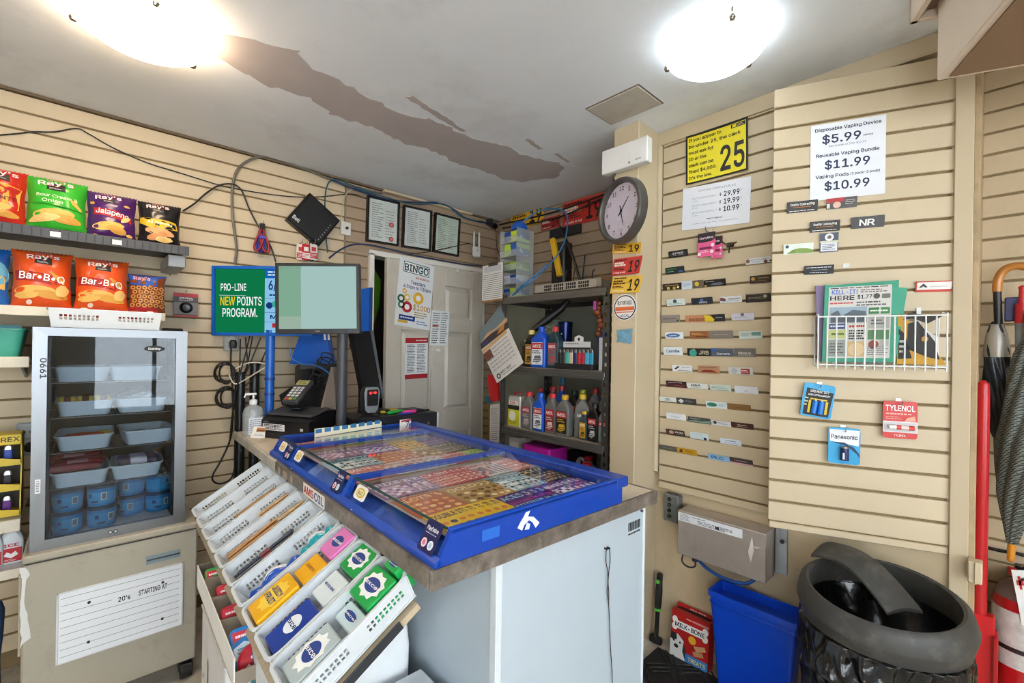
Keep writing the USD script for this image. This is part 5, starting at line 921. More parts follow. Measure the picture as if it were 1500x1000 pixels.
for k, (p, q) in enumerate((((0.6067, 2.7535, 1.4125), (0.6118, 2.7487, 0.9548)), ((0.6278, 2.7336, 1.4202), (0.5987, 2.761, 1.1798)), ((0.6568, 2.72, 1.4283), (0.622, 2.7528, 1.2159)), ((0.6916, 2.7009, 1.4218), (0.5844, 2.7745, 1.0341)), ((0.7247, 2.6972, 1.371), (0.6123, 2.762, 1.1354)), ((0.6462, 2.73, 1.428), (0.5659, 2.7645, 0.8565)))):
    p, q = np.array(p), np.array(q); m_ = (p+q)/2+np.array([rg.uniform(-.03, .03), rg.uniform(-.02, .02), -.04]); wallwire('black cable hanging behind the screen pole, %s from the left at the screen' % ['first', 'second', 'third', 'fifth', 'sixth', 'fourth'][k], [p, p*.7+m_*.3, m_, q], .0035, BW)
wallwire('pale grey cable strung across behind the sanitizer bottle', [(0.5591, 2.7708, 1.2276), (0.5781, 2.753, 1.1775), (0.6068, 2.7397, 1.1808), (0.6617, 2.7017, 1.2247), (0.72, 2.6742, 1.2685)], .004, WW); wallwire('pale cable draped over the black tubes behind the counter', [(0.5851, 2.7464, 1.2533), (0.6346, 2.7272, 1.2823), (0.6878, 2.7046, 1.2862), (0.7199, 2.6743, 1.2722)], .004, WW)
for k, (a, b, r) in enumerate((((0.6116, 2.7627, 0.9602), (0.6087, 2.7654, 1.2229), .024), ((0.682, 2.7718, 0.9892), (0.6585, 2.691, 1.2688), .024))):
    a, b = np.array(a), np.array(b); b[:2] = a[:2]; a[2] = .001
    t = Thing('black_tube', ['black upright tube behind the counter, nearer the outlet', 'black upright tube behind the sanitizer bottle'][k], 'tube', at=a); t.part('tube', cyl((0, 0, 0), (0, 0, b[2]-a[2]), r, 18), M('#1c1e22', .35, name='black_plastic')); t.part('tube_cap', cyl((0, 0, b[2]-a[2]), (0, 0, b[2]-a[2]+.012), r+.004, 18), BP)
for k in range(5):
    c = np.array([(0.9131, 2.4373, 1.2422), (0.9321, 2.3918, 1.1831), (0.9001, 2.477, 1.1861), (0.9362, 2.443, 1.2741), (0.9454, 2.3518, 1.1391)][k]); P = [c+np.array([.035*math.cos(a)*math.cos(k)+.01*math.sin(3*a), .035*math.cos(a)*math.sin(k), .04*math.sin(a)+.004*a]) for a in np.linspace(0, 9+k, 30)]
    wallwire('tangled black cable loop between the till and terminal, %s' % ['upper', 'middle', 'left', 'topmost', 'lower right'][k], P, .0032, BW)
wallwire('blue cable curving from the terminal to the taupe panel', [(0.7937, 2.5498, 1.3658), (0.7955, 2.5207, 1.3125), (0.82, 2.4701, 1.2889), (0.8694, 2.396, 1.2803), (0.9119, 2.3422, 1.2467), (0.9224, 2.3324, 1.2224)], .004, M('#2a62a8', .4, name='blue_wire'))
# outlet with plug, hanging packs, router, splitter
t = Thing('wall_outlet', 'wall outlet with black plug under the advertising screen', 'outlet', at=(.582, 2.84, 1.345)); t.part('plate', box((-.036, -.012, 0), (.036, -.001, .10), .005), M('#b9b4aa', .4, name='outlet_plate')); t.part('socket', cyl((0, -.012, .065), (0, -.016, .065), .017, 16), M('#d8d4cb', .4, name='outlet_plate')); t.part('plug', loft([(0, .03, .03, 4), (.03, .036, .036, 4), (.045, .024, .03, 3)], 18).apply_transform(frame((.002, -.035, .015))), BP)
t = Thing('charger_cables', 'bundle of red, blue and black charger cables on a wall hook', 'cable bundle', at=np.array((0.7109, 2.8, 1.8631)), world=True)
c0 = np.array((0.7129, 2.8, 1.9696)); 
for k, (col, dx) in enumerate((('#8f1f2a', -.028), ('#b02633', .026), ('#2a2aa0', -.010), ('#23252a', .012), ('#4a3ab8', .004), ('#7a1824', .0))):
    a = np.linspace(0, 2*np.pi, 26); P = np.column_stack([c0[0]+dx*(.35-.65*np.cos(a))+.016*np.sin(a)*(1-.5*np.cos(a)), c0[1]-.012+.004*k*np.ones_like(a), c0[2]+.0+.072*np.cos(a)]); t.part('cable_loop', loft_path(P, .0055, 8), M(col, .4, name='cable_wrap'), True)
t.part('tie', box(c0+np.array([-.018, -.02, -.002]), c0+np.array([.018, .012, .018]), .004), M('#5a4ab0', .4, name='cable_wrap')); t.part('hook', wire([c0+np.array([0, .03, .085]), c0+np.array([0, -.01, .08]), c0+np.array([0, -.03, .082]), c0+np.array([0, -.034, .095])], .002), metal('#b8bcc0', .3)); t.part('connector', box(c0+np.array([-.012, -.018, .05]), c0+np.array([.014, .0, .085]), .003), BP)
for k, (px, cA, cB, lb) in enumerate((((0.9175, 2.79, 1.8803), '#e2dfdc', '#c03038', 'white and red hanging packet below the router, leftmost'), ((0.9447, 2.78, 1.8829), '#c2222c', '#e8e4e2', 'red hanging packet below the router, in the middle'), ((0.9894, 2.785, 1.8901), '#d8d4d2', '#b82a34', 'red and white hanging packet below the router, rightmost'))):
    p = np.array(px); t = Thing('hang_packet', lb, 'packet', 'packets hung below the router', at=p); t.part('packet', box((-.022, -.006, 0), (.022, .006, .095), .003), M(cA, .35, name='packet')); f = Face(t, (-.022, -.0062, 0), (.044, 0, 0), (0, 0, .095)); f.rect(.0, .1, 1, .45, cB, 1); f.rect(.2, .55, .8, .8, cB, 1); f.lines(.1, .15, .9, .4, 3, cA, 2); f.flush(); t.part('hook', wire([(.0, 2.83-p[1], .10), (0, -.005, .10), (0, -.03, .105), (0, -.034, .118)], .002), metal('#c0c4c8', .3))
O, X, Y = quad3((0.8388, 2.8, 2.1057), (1.0214, 2.8, 1.9789), (0.9652, 2.8, 2.2858)); X = np.array((1.0214, 2.8, 1.9789))-O; Y = np.array((0.9652, 2.8, 2.2858))-O
t = Thing('router', 'black square router mounted as a diamond on the slat wall', 'router', at=O, world=True); N = np.cross(X, Y); N /= np.linalg.norm(N)
t.part('case', hull([O+X*u+Y*v+N*z for u, v, z in [(a, b, c) for a in (.0, 1.) for b in (.0, 1.) for c in (-.03, .012)]]+[O+X*u+Y*v+N*.018 for u in (.04, .96) for v in (.04, .96)]), M('#121316', .4, var=.08, name='black_plastic'), False); f = Face(t, O+N*.018, X, Y); f.text('Bell', .16, .12, .1, '#d8dadc', 1, .2, rot=0)
for k in range(7): f.rect(.86, .12+k*.09, .9, .15+k*.09, '#8a8d92', 1, 'label')
f.flush(); t.part('wall_mount', box(np.mean([O, O+X+Y], 0)+np.array([-.06, .01, -.06]), np.mean([O, O+X+Y], 0)+np.array([.06, .04, .06]), .003), BP)
for k in range(3): t.part('lead', wire([O+X*(.72+.08*k)+Y*.12+N*-.01, O+X*(.72+.08*k)+Y*.0+np.array([0, 0, -.03]), O+X*(.6+.12*k)+np.array([.0, .01, -.11])], .003), BW)
t = Thing('wall_box', 'small white wall box with a round socket beside the router', 'wall box', at=np.array((1.2005, 2.84, 2.0842))); t.part('cover', box((-.033, -.022, 0), (.033, -.001, .085), .004), M('#d8d5cf', .4, name='white_plastic')); t.part('socket', cyl((.004, -.022, .045), (.004, -.028, .045), .009, 12), BP)
# framed papers, repeater, camera
def framed(bl, br, tl, label, seed, seals=(), tint='#d9dcdc'):
    O, X, Y = quad3(bl, br, tl); X[2] *= 1; t = Thing('framed_certificate', label, 'framed paper', 'framed papers above the door', at=O, world=True); N = np.array([0, -1., 0]); w, h = np.linalg.norm(X), np.linalg.norm(Y); a, b = .012/w, .012/h
    def bar(u0, v0, u1, v1, z0, z1): return hull([O+X*u+Y*v+N*z for u in (u0, u1) for v in (v0, v1) for z in (z0, z1)])
    FR = M('#1d1a19', .35, name='frame_black'); t.part('frame', cat_([bar(0, 0, a, 1, -.012, .012), bar(1-a, 0, 1, 1, -.012, .012), bar(a, 0, 1-a, b, -.012, .012), bar(a, 1-b, 1-a, 1, -.012, .012)]), FR, False); t.part('paper', bar(a, b, 1-a, 1-b, -.006, .0), M(tint, .5, name='paper'), False); t.part('glass', bar(a, b, 1-a, 1-b, .004, .006), pane((.98, .99, .98), .35, .02, 'frame_glass'), False)
    f = Face(t, O+X*a+Y*b, X*(1-2*a), Y*(1-2*b)); f.lines(.12, .08, .55, .93, 16, '#7d8082', 1, .35, seed, .5); f.lines(.58, .1, .92, .8, 10, '#9a9d9f', 1, .3, seed+3, .5)
    for u, v in seals: f.disc(u, v, .085, '#c2414a', 2, .06, 'seal'); f.disc(u, v, .05, '#d88a8e', 3, .035, 'seal')
    f.flush()
framed((1.3355, 2.825, 2.0705), (1.5685, 2.825, 2.0752), (1.3401, 2.825, 2.3706), 'black framed certificate with two red seals, leftmost above the door', 1, ((.8, .45), (.8, .1)))
framed((1.5974, 2.825, 2.0757), (1.828, 2.825, 2.0825), (1.6057, 2.825, 2.3687), 'black framed white letter in the middle above the door', 2)
framed((1.8515, 2.825, 2.0817), (2.0799, 2.825, 2.0795), (1.864, 2.825, 2.3726), 'black framed greenish letter, rightmost above the door', 3, (), '#c9d4c9')
p = np.array((2.2424, 2.82, 2.0979)); t = Thing('wifi_repeater', 'white wifi repeater with two upright antennas by the corner', 'repeater', at=p); t.part('body', box((-.036, -.03, 0), (.036, .0, .085), .01), M('#e2e3e4', .35, name='white_plastic'))
for x in (-.025, .025): t.part('antenna', loft([(.07, .016, .010, 4, x, -.015), (.12, .017, .010, 4, x, -.015), (.195, .015, .009, 4, x, -.015), (.20, .008, .005, 3, x, -.015)], 16), M('#e2e3e4', .35, name='white_plastic'))
f = Face(t, (-.036, -.0305, 0), (.072, 0, 0), (0, 0, .085)); f.rect(.45, .5, .55, .75, '#9aa0a6', 1, 'light'); f.flush()
t = Thing('security_camera', 'small black camera pointing down from the ceiling corner', 'camera', at=np.array((2.4, 2.8462, 2.404))); t.part('mount', lathe([(0, 0), (.03, 0), (.034, .01), (.034, .05), (0, .05)], 20, (0, 0, -.02)), BP); t.part('barrel', cyl((.0, -.0, .0), (-.03, -.11, -.05), .020, 16, .026), BP); t.part('lens', cyl((-.03, -.11, -.05), (-.033, -.12, -.0545), .016, 16), M('#0a0a0c', .1, name='lens')); t.part('lead', wire([(.0, 0, .0), (.03, -.05, -.06), (.04, -.06, -.2), (.05, -.1, -.3)], .0025), BW)
# posters on the door
def poster(bl, br, tl, label, name='poster', cat='poster', col='#e4e8ea', grp=None, th=.0015):
    O, X, Y = quad3(bl, br, tl); t = Thing(name, label, cat, grp, at=O, world=True); t.part('sheet', slab([O, O+X, O+X+Y, O+Y], th), M(col, .5, var=.02, name='paper'), False); return t, Face(t, O, X, Y)
t, f = poster((1.5336, 2.797, 1.5347), (1.8143, 2.797, 1.5039), (1.5697, 2.797, 2.0015), 'white bingo poster with coloured balls taped to the door')
f.rect(.12, .80, .86, .96, '#1f6a6a', 1, 'banner'); f.rect(.135, .81, .84, .95, '#f2f4f2', 2, 'banner'); f.text('BINGO', .49, .825, .10, '#145058', 4, .68); f.text('Record Room', .66, .915, .03, '#1a2440', 4, .42); f.text('ROGERS tv', .68, .735, .03, '#b82a34', 3, .4); f.text('Tuesdays', .56, .645, .05, '#2a4080', 3, .42); f.text('6:30pm to 7:30pm', .55, .575, .045, '#2a4080', 3, .78)
for u, v, r, c in ((.12, .40, .10, '#2a6a5a'), (.28, .43, .09, '#e2c24a'), (.14, .31, .09, '#2f7a4a'), (.3, .29, .14, '#b82530'), (.6, .45, .15, '#e0b02a'), (.2, .52, .06, '#e8a83a')): f.disc(u, v, r, c, 3, None, 'ball'); f.disc(u, v, r*.5, '#f4f2ee', 4, None, 'ball')
f.text('$1000', .72, .27, .075, '#c9982a', 4, .5); f.lines(.52, .15, .9, .25, 3, '#b08a2a', 3); f.rect(.1, .09, .55, .165, '#1f3f86', 3, 'band'); f.lines(.14, .11, .5, .15, 1, '#e8eef8', 4); f.rect(.08, .05, .35, .085, '#d8a82a', 3, 'band'); f.lines(.6, .05, .95, .12, 2, '#6a86b0', 3); f.flush()
t, f = poster((1.8169, 2.798, 1.3956), (1.9751, 2.798, 1.3981), (1.8326, 2.798, 1.653), 'white printed notice with small text, right of the bingo poster', 'notice', 'notice'); f.lines(.08, .05, .48, .95, 14, '#5a5c60', 1, .4, 4); f.lines(.54, .05, .94, .95, 14, '#6a6c70', 1, .4, 5); f.rect(.1, .55, .45, .58, '#b8343a', 2); f.flush()
t, f = poster((1.6214, 2.798, 1.1584), (1.8037, 2.798, 1.1643), (1.6219, 2.798, 1.4444), 'white listing sheet with red bands, below the bingo poster', 'notice', 'notice'); f.rect(0, .88, 1, 1, '#a8202a', 1, 'band'); f.rect(0, .0, 1, .11, '#a8202a', 1, 'band'); f.lines(.08, .15, .45, .85, 18, '#5a6270', 1, .45, 6); f.lines(.52, .15, .92, .85, 18, '#5a6270', 1, .45, 7); f.lines(.45, .91, .95, .97, 1, '#e8c8ca', 2); f.flush()
solo('coat_hook', 'small white plastic hook stuck high on the door', 'hook', box(np.array((2.0507, 2.8, 1.9683))+np.array([-.01, -.018, -.018]), np.array((2.0507, 2.8, 1.9683))+np.array([.01, 0, .018]), .004), M('#e2e0da', .4, name='white_plastic')); solo('hook_knob', 'small white stick-on hook low under the notice on the door', 'hook', lathe([(0, 0), (.012, 0), (.012, .006), (.007, .012), (.011, .02), (0, .022)], 16).apply_transform(frame(np.array((1.8892, 2.8, 1.3617)), (1, 0, 0), (0, 0, 1))), M('#e2e0da', .4, name='white_plastic'))
# things glimpsed in the back room through the door gap
t = Thing('green_jacket', 'bright green jacket glimpsed through the door gap', 'jacket', at=(1.50, 3.2, 1.55)); t.part('cloth', loft([(0, .16, .10, 3), (.15, .24, .14, 3), (.33, .26, .14, 3), (.40, .16, .10, 3), (.44, .08, .08, 2)], 24), M('#6fae2a', .7, var=.2, scale=8, name='green_cloth'), 50); t.part('hanger', wire([(0, .3, .47), (0, .1, .5), (0, 0, .48), (0, 0, .44)], .004), metal('#999999', .3))
t = Thing('wood_post', 'rough wooden post inside the doorway gap', 'post', at=(1.43, 3.0, 0)); t.part('post', box((-.03, -.03, 0), (.03, .03, 1.75), .002), M('#9a7d5c', .7, var=.2, scale=10, name='wood', stretch=(1, 1, .1))); t.part('hung_tag', box((-.035, -.036, 1.12), (.05, -.031, 1.30)), M('#a8c0c0', .5, name='paper')); t.part('hung_tag', box((-.03, -.04, 1.10), (.05, -.037, 1.24)), M('#d8c878', .5, name='paper'))
# ================================================================ right wall: signs, cards, hanging packs
PAPER = M('#e2e4ea', .5, var=.015, name='paper')
def rsheet(name, label, cat, bl, br, tl, col='#e2e4ea', grp=None, curl=0.0):
    """a sheet against the slat panel; bl, br, tl are (y, z) on the panel"""
    O, X, Y = np.array([2.0215, *bl]), np.array([0, *(np.array(br)-np.array(bl))]), np.array([0, *(np.array(tl)-np.array(bl))])
    t = Thing(name, label, cat, grp, at=O, world=True); bul = (lambda u, v: curl*4*(u-.5)**2+.0*v) if curl else None
    N = np.cross(X, Y); N /= np.linalg.norm(N); n = 9; V = []
    for k in range(n):
        u = k/(n-1); z = curl*4*(u-.5)**2
        for v in (0, 1):
            for d in (0, -.0012): V.append(O+X*u+Y*v+N*(z+d))
    V = np.array(V).reshape(n, 4, 3)[:, [0, 2, 3, 1]]; t.part('sheet', skin(V), M(col, .45, var=.015, name='paper'), False)
    f = Face(t, O, X, Y, bulge=bul); return t, f
t, f = rsheet('age_sign', 'yellow and black under-25 age sign high on the card panel', 'sign', (0.9849, 2.1476), (0.7148, 2.1457), (0.9885, 2.3731), '#e8d92c', None, .006)
K = '#191612'; f.rect(0, 0, .03, 1, K); f.rect(.97, 0, 1, 1, K); f.rect(0, 0, 1, .035, K); f.rect(0, .955, 1, 1, K)
for k, s in enumerate(('If you appear to', 'be under 25, the clerk', 'must ask for', 'ID or the', 'clerk can be', 'fined $4,000.', "It's the law.")): f.text(s, .05, .855-.128*k, .062, K, 2, None, True, 'l') if k != 1 else f.text(s, .05, .855-.128*k, .062, K, 2, .84, True, 'l')
f.text('25', .76, .12, .46, '#2a2630', 2, .38); f.rect(.74, .87, .96, .94, K, 2, 'label'); f.rect(.76, .88, .82, .93, '#e8d92c', 3, 'label'); f.lines(.83, .88, .95, .93, 2, '#d8d0a0', 3); f.flush()
t, f = rsheet('price_sheet', 'white price sheet below the yellow age sign', 'price sheet', (1.0048, 1.9425), (0.7076, 1.9237), (1.0012, 2.1357), '#e4e6ee')
f.text('VAPOUR DISPOSABLES', .52, .86, .045, '#8a8f9c', 1, .55, False); 
for k, (a, b) in enumerate((('UP TO 5000 PUFFS**', '29.99'), ('UP TO 1500 PUFFS**', '19.99'), ('UP TO 800 PUFFS**', '10.99'))):
    f.text(a, .16, .70-.17*k, .035, '#7a808c', 1, .38, False, 'l'); f.text('5 x 2ml', .16, .645-.17*k, .025, '#7a808c', 1, .08, False, 'l'); f.text('$', .58, .69-.17*k, .06, '#22252c', 1, .025); f.text(b, .74, .665-.17*k, .11, '#1a1c22', 1, .22); f.text('+', .88, .74-.17*k, .03, '#1a1c22', 1)
f.text('*MINT* TOBACCO', .5, .19, .03, '#1a1c22', 1, .24); f.lines(.18, .1, .86, .14, 1, '#a9adb8', 1, .3); f.flush()
# business cards stuck in the slat grooves
def card(bx, col, label, *prints):
    yL, yR, z0, z1 = bx; O = np.array([2.020, yL, z0-.004]); X = np.array([0, yR-yL, 0]); Y = np.array([-.008, 0, z1-z0+.004])
    t = Thing('business_card', label+(' in the card panel' if ' row' not in label and 'top right' not in label and 'alone' not in label else ''), 'business card', 'business cards in the slat grooves', at=O, world=True)
    t.part('card', slab([O, O+X, O+X+Y, O+Y], .001), M(col, .45, var=.04, scale=40, name='card_stock'), False); cprint(Face(t, O, X, Y), prints)
def pcard(bx, col, label, *prints, name='business_card', cat='business card', grp='business cards on the slat door'):
    sL, sR, z0, z1 = bx; O = P2(sL, z0-.003, .002); X = P2(sR, z0-.003, .002)-O; Y = P2(sL, z1, .010)-O
    t = Thing(name, label, cat, grp, at=O, world=True)
    t.part('card', slab([O, O+X, O+X+Y, O+Y], .001), M(col, .45, var=.04, scale=40, name='card_stock'), False); cprint(Face(t, O, X, Y), prints)
def cprint(f, prints):
    for p in prints:
        if p[0] == 't': f.text(p[1], p[2], p[3], p[4], p[5], 3, p[6] if len(p) > 6 else None)
        elif p[0] == 'r': f.rect(*p[1:5], p[5], 1 if len(p) < 7 else p[6])
        elif p[0] == 'l': f.lines(*p[1:5], p[5], p[6], 2)
        elif p[0] == 'd': f.disc(p[1], p[2], p[3], p[4], 2, p[5] if len(p) > 5 else None)
        elif p[0] == 'p': f.poly(p[1], p[2], 2)
    f.flush()
W, K, G = '#dfe3e6', '#1d1d22', '#8a8f98'
card((1.0657, 0.9712, 1.8268, 1.8518), K, 'black business card with a white outline frame, alone left of the pink packs', ('p', [(.05, .2), (.2, .85), (.8, .95), (.95, .3), (.8, .2)], '#34343a'), ('t', 'STONE', .5, .45, .25, '#e4e6ea', .55), ('l', .25, .2, .8, .38, 1, '#b9bcc4'))
card((1.0804, 0.987, 1.7505, 1.7766), '#20262c', 'black card with green script, alone in the second row', ('l', .08, .6, .6, .8, 1, '#3f9a5a'), ('l', .08, .25, .45, .45, 1, '#7ab88a'), ('r', .7, .08, .92, .4, '#3a5f9a'))
card((0.7202, 0.621, 1.7511, 1.7705), W, 'white card with brown spots at the top right', ('d', .1, .6, .08, '#8a6a5a'), ('l', .22, .6, .85, .8, 1, '#7a7a8a'), ('l', .25, .3, .6, .45, 1, '#8f94b0'), ('d', .78, .25, .07, '#7a4a3a'), ('d', .97, .3, .04, '#5a3a2a'))
card((1.0932, 0.9974, 1.6765, 1.7001), '#2a211c', 'black and gold card at the left of the third row', ('l', .15, .55, .85, .8, 1, '#c9a45a'), ('d', .3, .25, .08, '#d8c06a'), ('d', .6, .2, .08, '#b8963a'), ('d', .8, .3, .06, '#e8dca8'))
card((0.9991, 0.9486, 1.6716, 1.7048), '#c9d4e2', 'small pale blue card', ('l', .1, .3, .9, .8, 3, '#8f9cb4'))
card((0.9461, 0.8971, 1.6745, 1.7027), '#6d6154', 'olive brown card with a yellow tree', ('d', .4, .5, .2, '#d2c23a'), ('r', .37, .15, .43, .45, '#c2b23a', 2))
card((0.8953, 0.7999, 1.675, 1.699), '#232021', 'black card with a grey car picture', ('p', [(.3, .2), (.45, .5), (.8, .5), (.95, .25), (.7, .1)], '#6a707c'), ('l', .1, .65, .5, .8, 1, '#d8d0c0'), ('d', .08, .15, .05, '#c9a24a'))
card((0.7011, 0.62, 1.6701, 1.6972), '#43352c', 'dark brown card with gold letters at the right of the third row', ('d', .15, .6, .09, '#c29a4a'), ('l', .4, .55, .9, .75, 1, '#b89a6a'), ('l', .2, .25, .8, .4, 1, '#8f7a5a'))
card((1.071, 0.9797, 1.5997, 1.6259), '#d2dedb', 'pale green card with a dark emblem, left of the fourth row', ('d', .45, .65, .1, '#4a5a5f'), ('l', .1, .2, .9, .45, 2, '#7fa39b'))
card((0.9513, 0.8545, 1.5989, 1.6231), '#2b2f3d', 'dark navy card, second in the fourth row', ('d', .5, .55, .08, '#5f7ab0'), ('t', 'TRUSS', .55, .12, .25, '#d9dce4', .4))
card((0.8235, 0.7323, 1.5969, 1.62), W, 'white card with a red-brown emblem', ('d', .1, .6, .09, '#8a4038'), ('d', .2, .5, .08, '#5f5a66'), ('t', 'THE BRICK', .65, .5, .2, '#2a2a30', .55), ('l', .3, .2, .9, .35, 1, G))
card((0.7161, 0.6215, 1.593, 1.6228), '#2a2624', 'black framed card at the right of the fourth row', ('l', .1, .35, .9, .65, 2, '#8f8678'), ('r', .72, .5, .85, .8, '#b9b4a8'), ('r', .02, .9, .98, .95, '#7a7266'))
card((1.0978, 1.005, 1.5225, 1.5513), '#8f8580', 'grey card at the left of the fifth row', ('l', .1, .3, .8, .7, 1, '#6d625e'), ('d', .88, .2, .05, '#3a3230'))
card((0.9785, 0.8806, 1.5186, 1.5458), '#c48a66', 'terracotta card with dark red letters', ('t', 'SUN DECKS', .55, .15, .38, '#7a2f22', .75))
card((0.8898, 0.8005, 1.5186, 1.5452), '#2b2c30', 'yellow and black card overlapping the terracotta one', ('p', [(0, 0), (.45, 0), (.5, .3), (.3, .9), (0, 1)], '#e2c22c'), ('l', .55, .4, .9, .7, 1, '#9aa0a8'))
card((0.7735, 0.6832, 1.5205, 1.5455), '#d6d5e4', 'lilac white card at the right of the fifth row', ('d', .5, .8, .08, '#7a6a7a'), ('l', .15, .25, .85, .55, 2, '#9fa3c0'))
card((1.0771, 0.9872, 1.4436, 1.4714), W, 'white card with a blue oval emblem', ('d', .45, .5, .38, '#3f6aa8', .3), ('t', 'Lewis', .45, .4, .2, '#e8eef4', .4))
card((0.9547, 0.8703, 1.4439, 1.4724), '#9a6238', 'copper brown card', ('l', .1, .5, .8, .8, 2, '#d8b078'), ('l', .3, .15, .95, .4, 1, '#4a2a1a'))
card((0.8673, 0.7654, 1.4434, 1.4735), '#857c74', 'taupe card beside the copper brown one', ('l', .2, .45, .8, .6, 1, '#b9b0a6'))
card((0.7417, 0.6512, 1.4424, 1.4685), '#cfdcd8', 'pale card with a green rectangle', ('r', .55, .4, .95, .9, '#6f9a8f'), ('l', .08, .3, .5, .8, 3, '#8f9fa0'))
card((1.0847, 0.9893, 1.3665, 1.4006), '#dfe6ea', 'white card with blue script at the left of the seventh row', ('t', 'Camille', .5, .35, .35, '#4a6a98', .7))
card((0.9664, 0.8571, 1.366, 1.3952), '#24231f', 'black card with teal and yellow marks', ('d', .25, .4, .16, '#3fa598'), ('d', .3, .8, .05, '#d8c84a'), ('t', 'JRB', .7, .2, .5, '#c9c4a8', .4))
card((0.8571, 0.7643, 1.3664, 1.3962), '#55606f', 'blue grey card, left half of a pair', ('p', [(0, .3), (.3, .95), (0, 1)], '#3a5fa8'), ('t', 'Carvers', .55, .2, .25, '#dfe3e8', .6))
card((0.7614, 0.6748, 1.3669, 1.3971), '#6d6a66', 'dark grey card, right half of a pair', ('t', 'Window', .5, .3, .3, '#e4e4e0', .6), ('l', .2, .1, .9, .25, 1, '#b8b4ae'))
card((1.0383, 0.9427, 1.2908, 1.3173), W, 'white card with a black swoosh', ('p', [(.1, .4), (.3, .85), (.4, .75), (.2, .35)], '#2a3038'), ('l', .5, .55, .9, .75, 1, '#7a8aa0'), ('l', .3, .1, .95, .25, 1, '#2a2a30'))
card((0.9173, 0.8204, 1.2892, 1.3185), '#b58a6a', 'tan card with a dark red car', ('p', [(.1, .15), (.3, .45), (.7, .45), (.95, .15)], '#8a2a22'), ('l', .1, .7, .9, .85, 1, '#6a3a2a'))
card((0.7828, 0.6842, 1.2902, 1.3175), '#d2d0ce', 'grey white card with a red square', ('r', .52, .1, .88, .85, '#a8423c'), ('d', .25, .5, .12, '#b4b8c0'), ('l', .55, .3, .85, .7, 2, '#e8d8d4'))
card((1.0681, 0.964, 1.2164, 1.2414), '#4a2226', 'dark red and black card at the left of the ninth row', ('r', 0, .6, 1, 1, '#2a2022'), ('l', .1, .65, .8, .9, 1, '#d0a8a8'), ('l', .4, .2, .9, .4, 1, '#a8545c'))
card((0.9672, 0.8699, 1.2171, 1.2382), '#e2e6e4', 'white card with bold letters', ('t', 'D&A', .45, .5, .35, '#3a4a3f', .45), ('l', .2, .2, .7, .35, 1, '#6a7a70'))
card((0.8608, 0.7705, 1.2157, 1.2389), '#ccd8cf', 'pale sage card', ('l', .1, .35, .9, .75, 2, '#8aa090'), ('l', .4, .08, .9, .2, 1, '#2f3f38'))
card((0.7563, 0.6622, 1.2127, 1.2399), '#e3e6ee', 'plain white card at the right of the ninth row', ('p', [(.4, .2), (.5, .5), (.6, .2), (.55, .2), (.5, .4), (.45, .2)], '#b8bccb'))
card((1.1021, 1.0157, 1.1457, 1.1638), '#dfe4e4', 'white card at the left of the tenth row', ('d', .5, .6, .16, '#7f96a0', .15), ('l', .3, .15, .8, .35, 1, '#9aa8a8'))
card((1.0156, 0.9214, 1.1422, 1.1661), '#3f3e40', 'dark grey card with a white diamond', ('p', [(.1, .5), (.25, .9), (.4, .5), (.25, .1)], '#d2d4d6'), ('l', .45, .4, .92, .7, 2, '#8a8c90'))
card((0.8778, 0.7864, 1.1379, 1.1647), '#dbe4e4', 'white card with a green oval', ('d', .3, .5, .24, '#2f7a66', .3), ('l', .62, .3, .95, .7, 3, '#8fb0c0'))
card((0.7834, 0.69, 1.1395, 1.1617), '#8d6a3f', 'plain brown card at the right of the tenth row', ('l', .3, .4, .7, .55, 1, '#5f4426'))
card((1.0656, 0.9682, 1.0653, 1.0921), '#e2e6ec', 'white card at the left of the eleventh row', ('l', .25, .3, .75, .6, 2, '#b0b8c4'))
card((0.9582, 0.8556, 1.0642, 1.0853), '#4a4f49', 'dark landscape picture card', ('p', [(0, .2), (.3, .5), (.6, .35), (1, .6), (1, .1), (0, .1)], '#7f9a8f'), ('l', .1, .65, .6, .85, 1, '#c9c8b8'))
card((0.8524, 0.7683, 1.0638, 1.0827), '#dcd9dc', 'white card with a small dark tree', ('d', .2, .6, .09, '#3f4a4a'), ('r', .18, .2, .22, .5, '#3f4a4a', 2), ('l', .35, .3, .9, .75, 2, '#9fa4b4'))
card((0.7681, 0.6784, 1.0645, 1.0842), '#4f3026', 'maroon brown card at the right of the eleventh row', ('t', 'Spence', .5, .55, .2, '#e4d8cc', .4), ('l', .25, .25, .75, .4, 1, '#c9b4a4'))
card((1.0644, 0.9736, 0.9922, 1.0144), '#3f2c2c', 'dark card with a portrait at the left of the twelfth row', ('d', .3, .5, .14, '#c49a86', .3), ('t', 'RDM', .72, .5, .25, '#e8e4e4', .4), ('l', .55, .2, .95, .35, 1, '#b09a9a'))
card((0.9475, 0.8636, 0.9905, 1.0179), '#cfdde2', 'pale card with a dark dot, second in the twelfth row', ('d', .82, .2, .08, '#22304a'), ('l', .1, .6, .7, .8, 1, '#a8bcc4'))
card((0.8128, 0.7256, 0.9889, 1.0102), '#d9e1ec', 'white card, third in the twelfth row', ('t', 'Lorraine', .5, .6, .18, '#3f4a6a', .5), ('l', .2, .2, .85, .4, 1, '#a0aac0'))
card((1.0983, 1.0087, 0.9169, 0.9342), '#5c5a55', 'dark grey card at the left of the lowest row', ('l', .1, .4, .9, .6, 1, '#8f8d86'))
card((1.0085, 0.9147, 0.9147, 0.936), '#c8981c', 'golden yellow card in the lowest row', ('p', [(.1, .3), (.2, .8), (.35, .7), (.25, .55), (.3, .3), (.2, .1)], '#3a2f1a'), ('l', .45, .3, .9, .8, 2, '#8a6410'))
card((0.8651, 0.7717, 0.9111, 0.9326), '#8fb8dc', 'sky blue card in the lowest row', ('t', 'PLC', .45, .3, .45, '#1f3f78', .55))
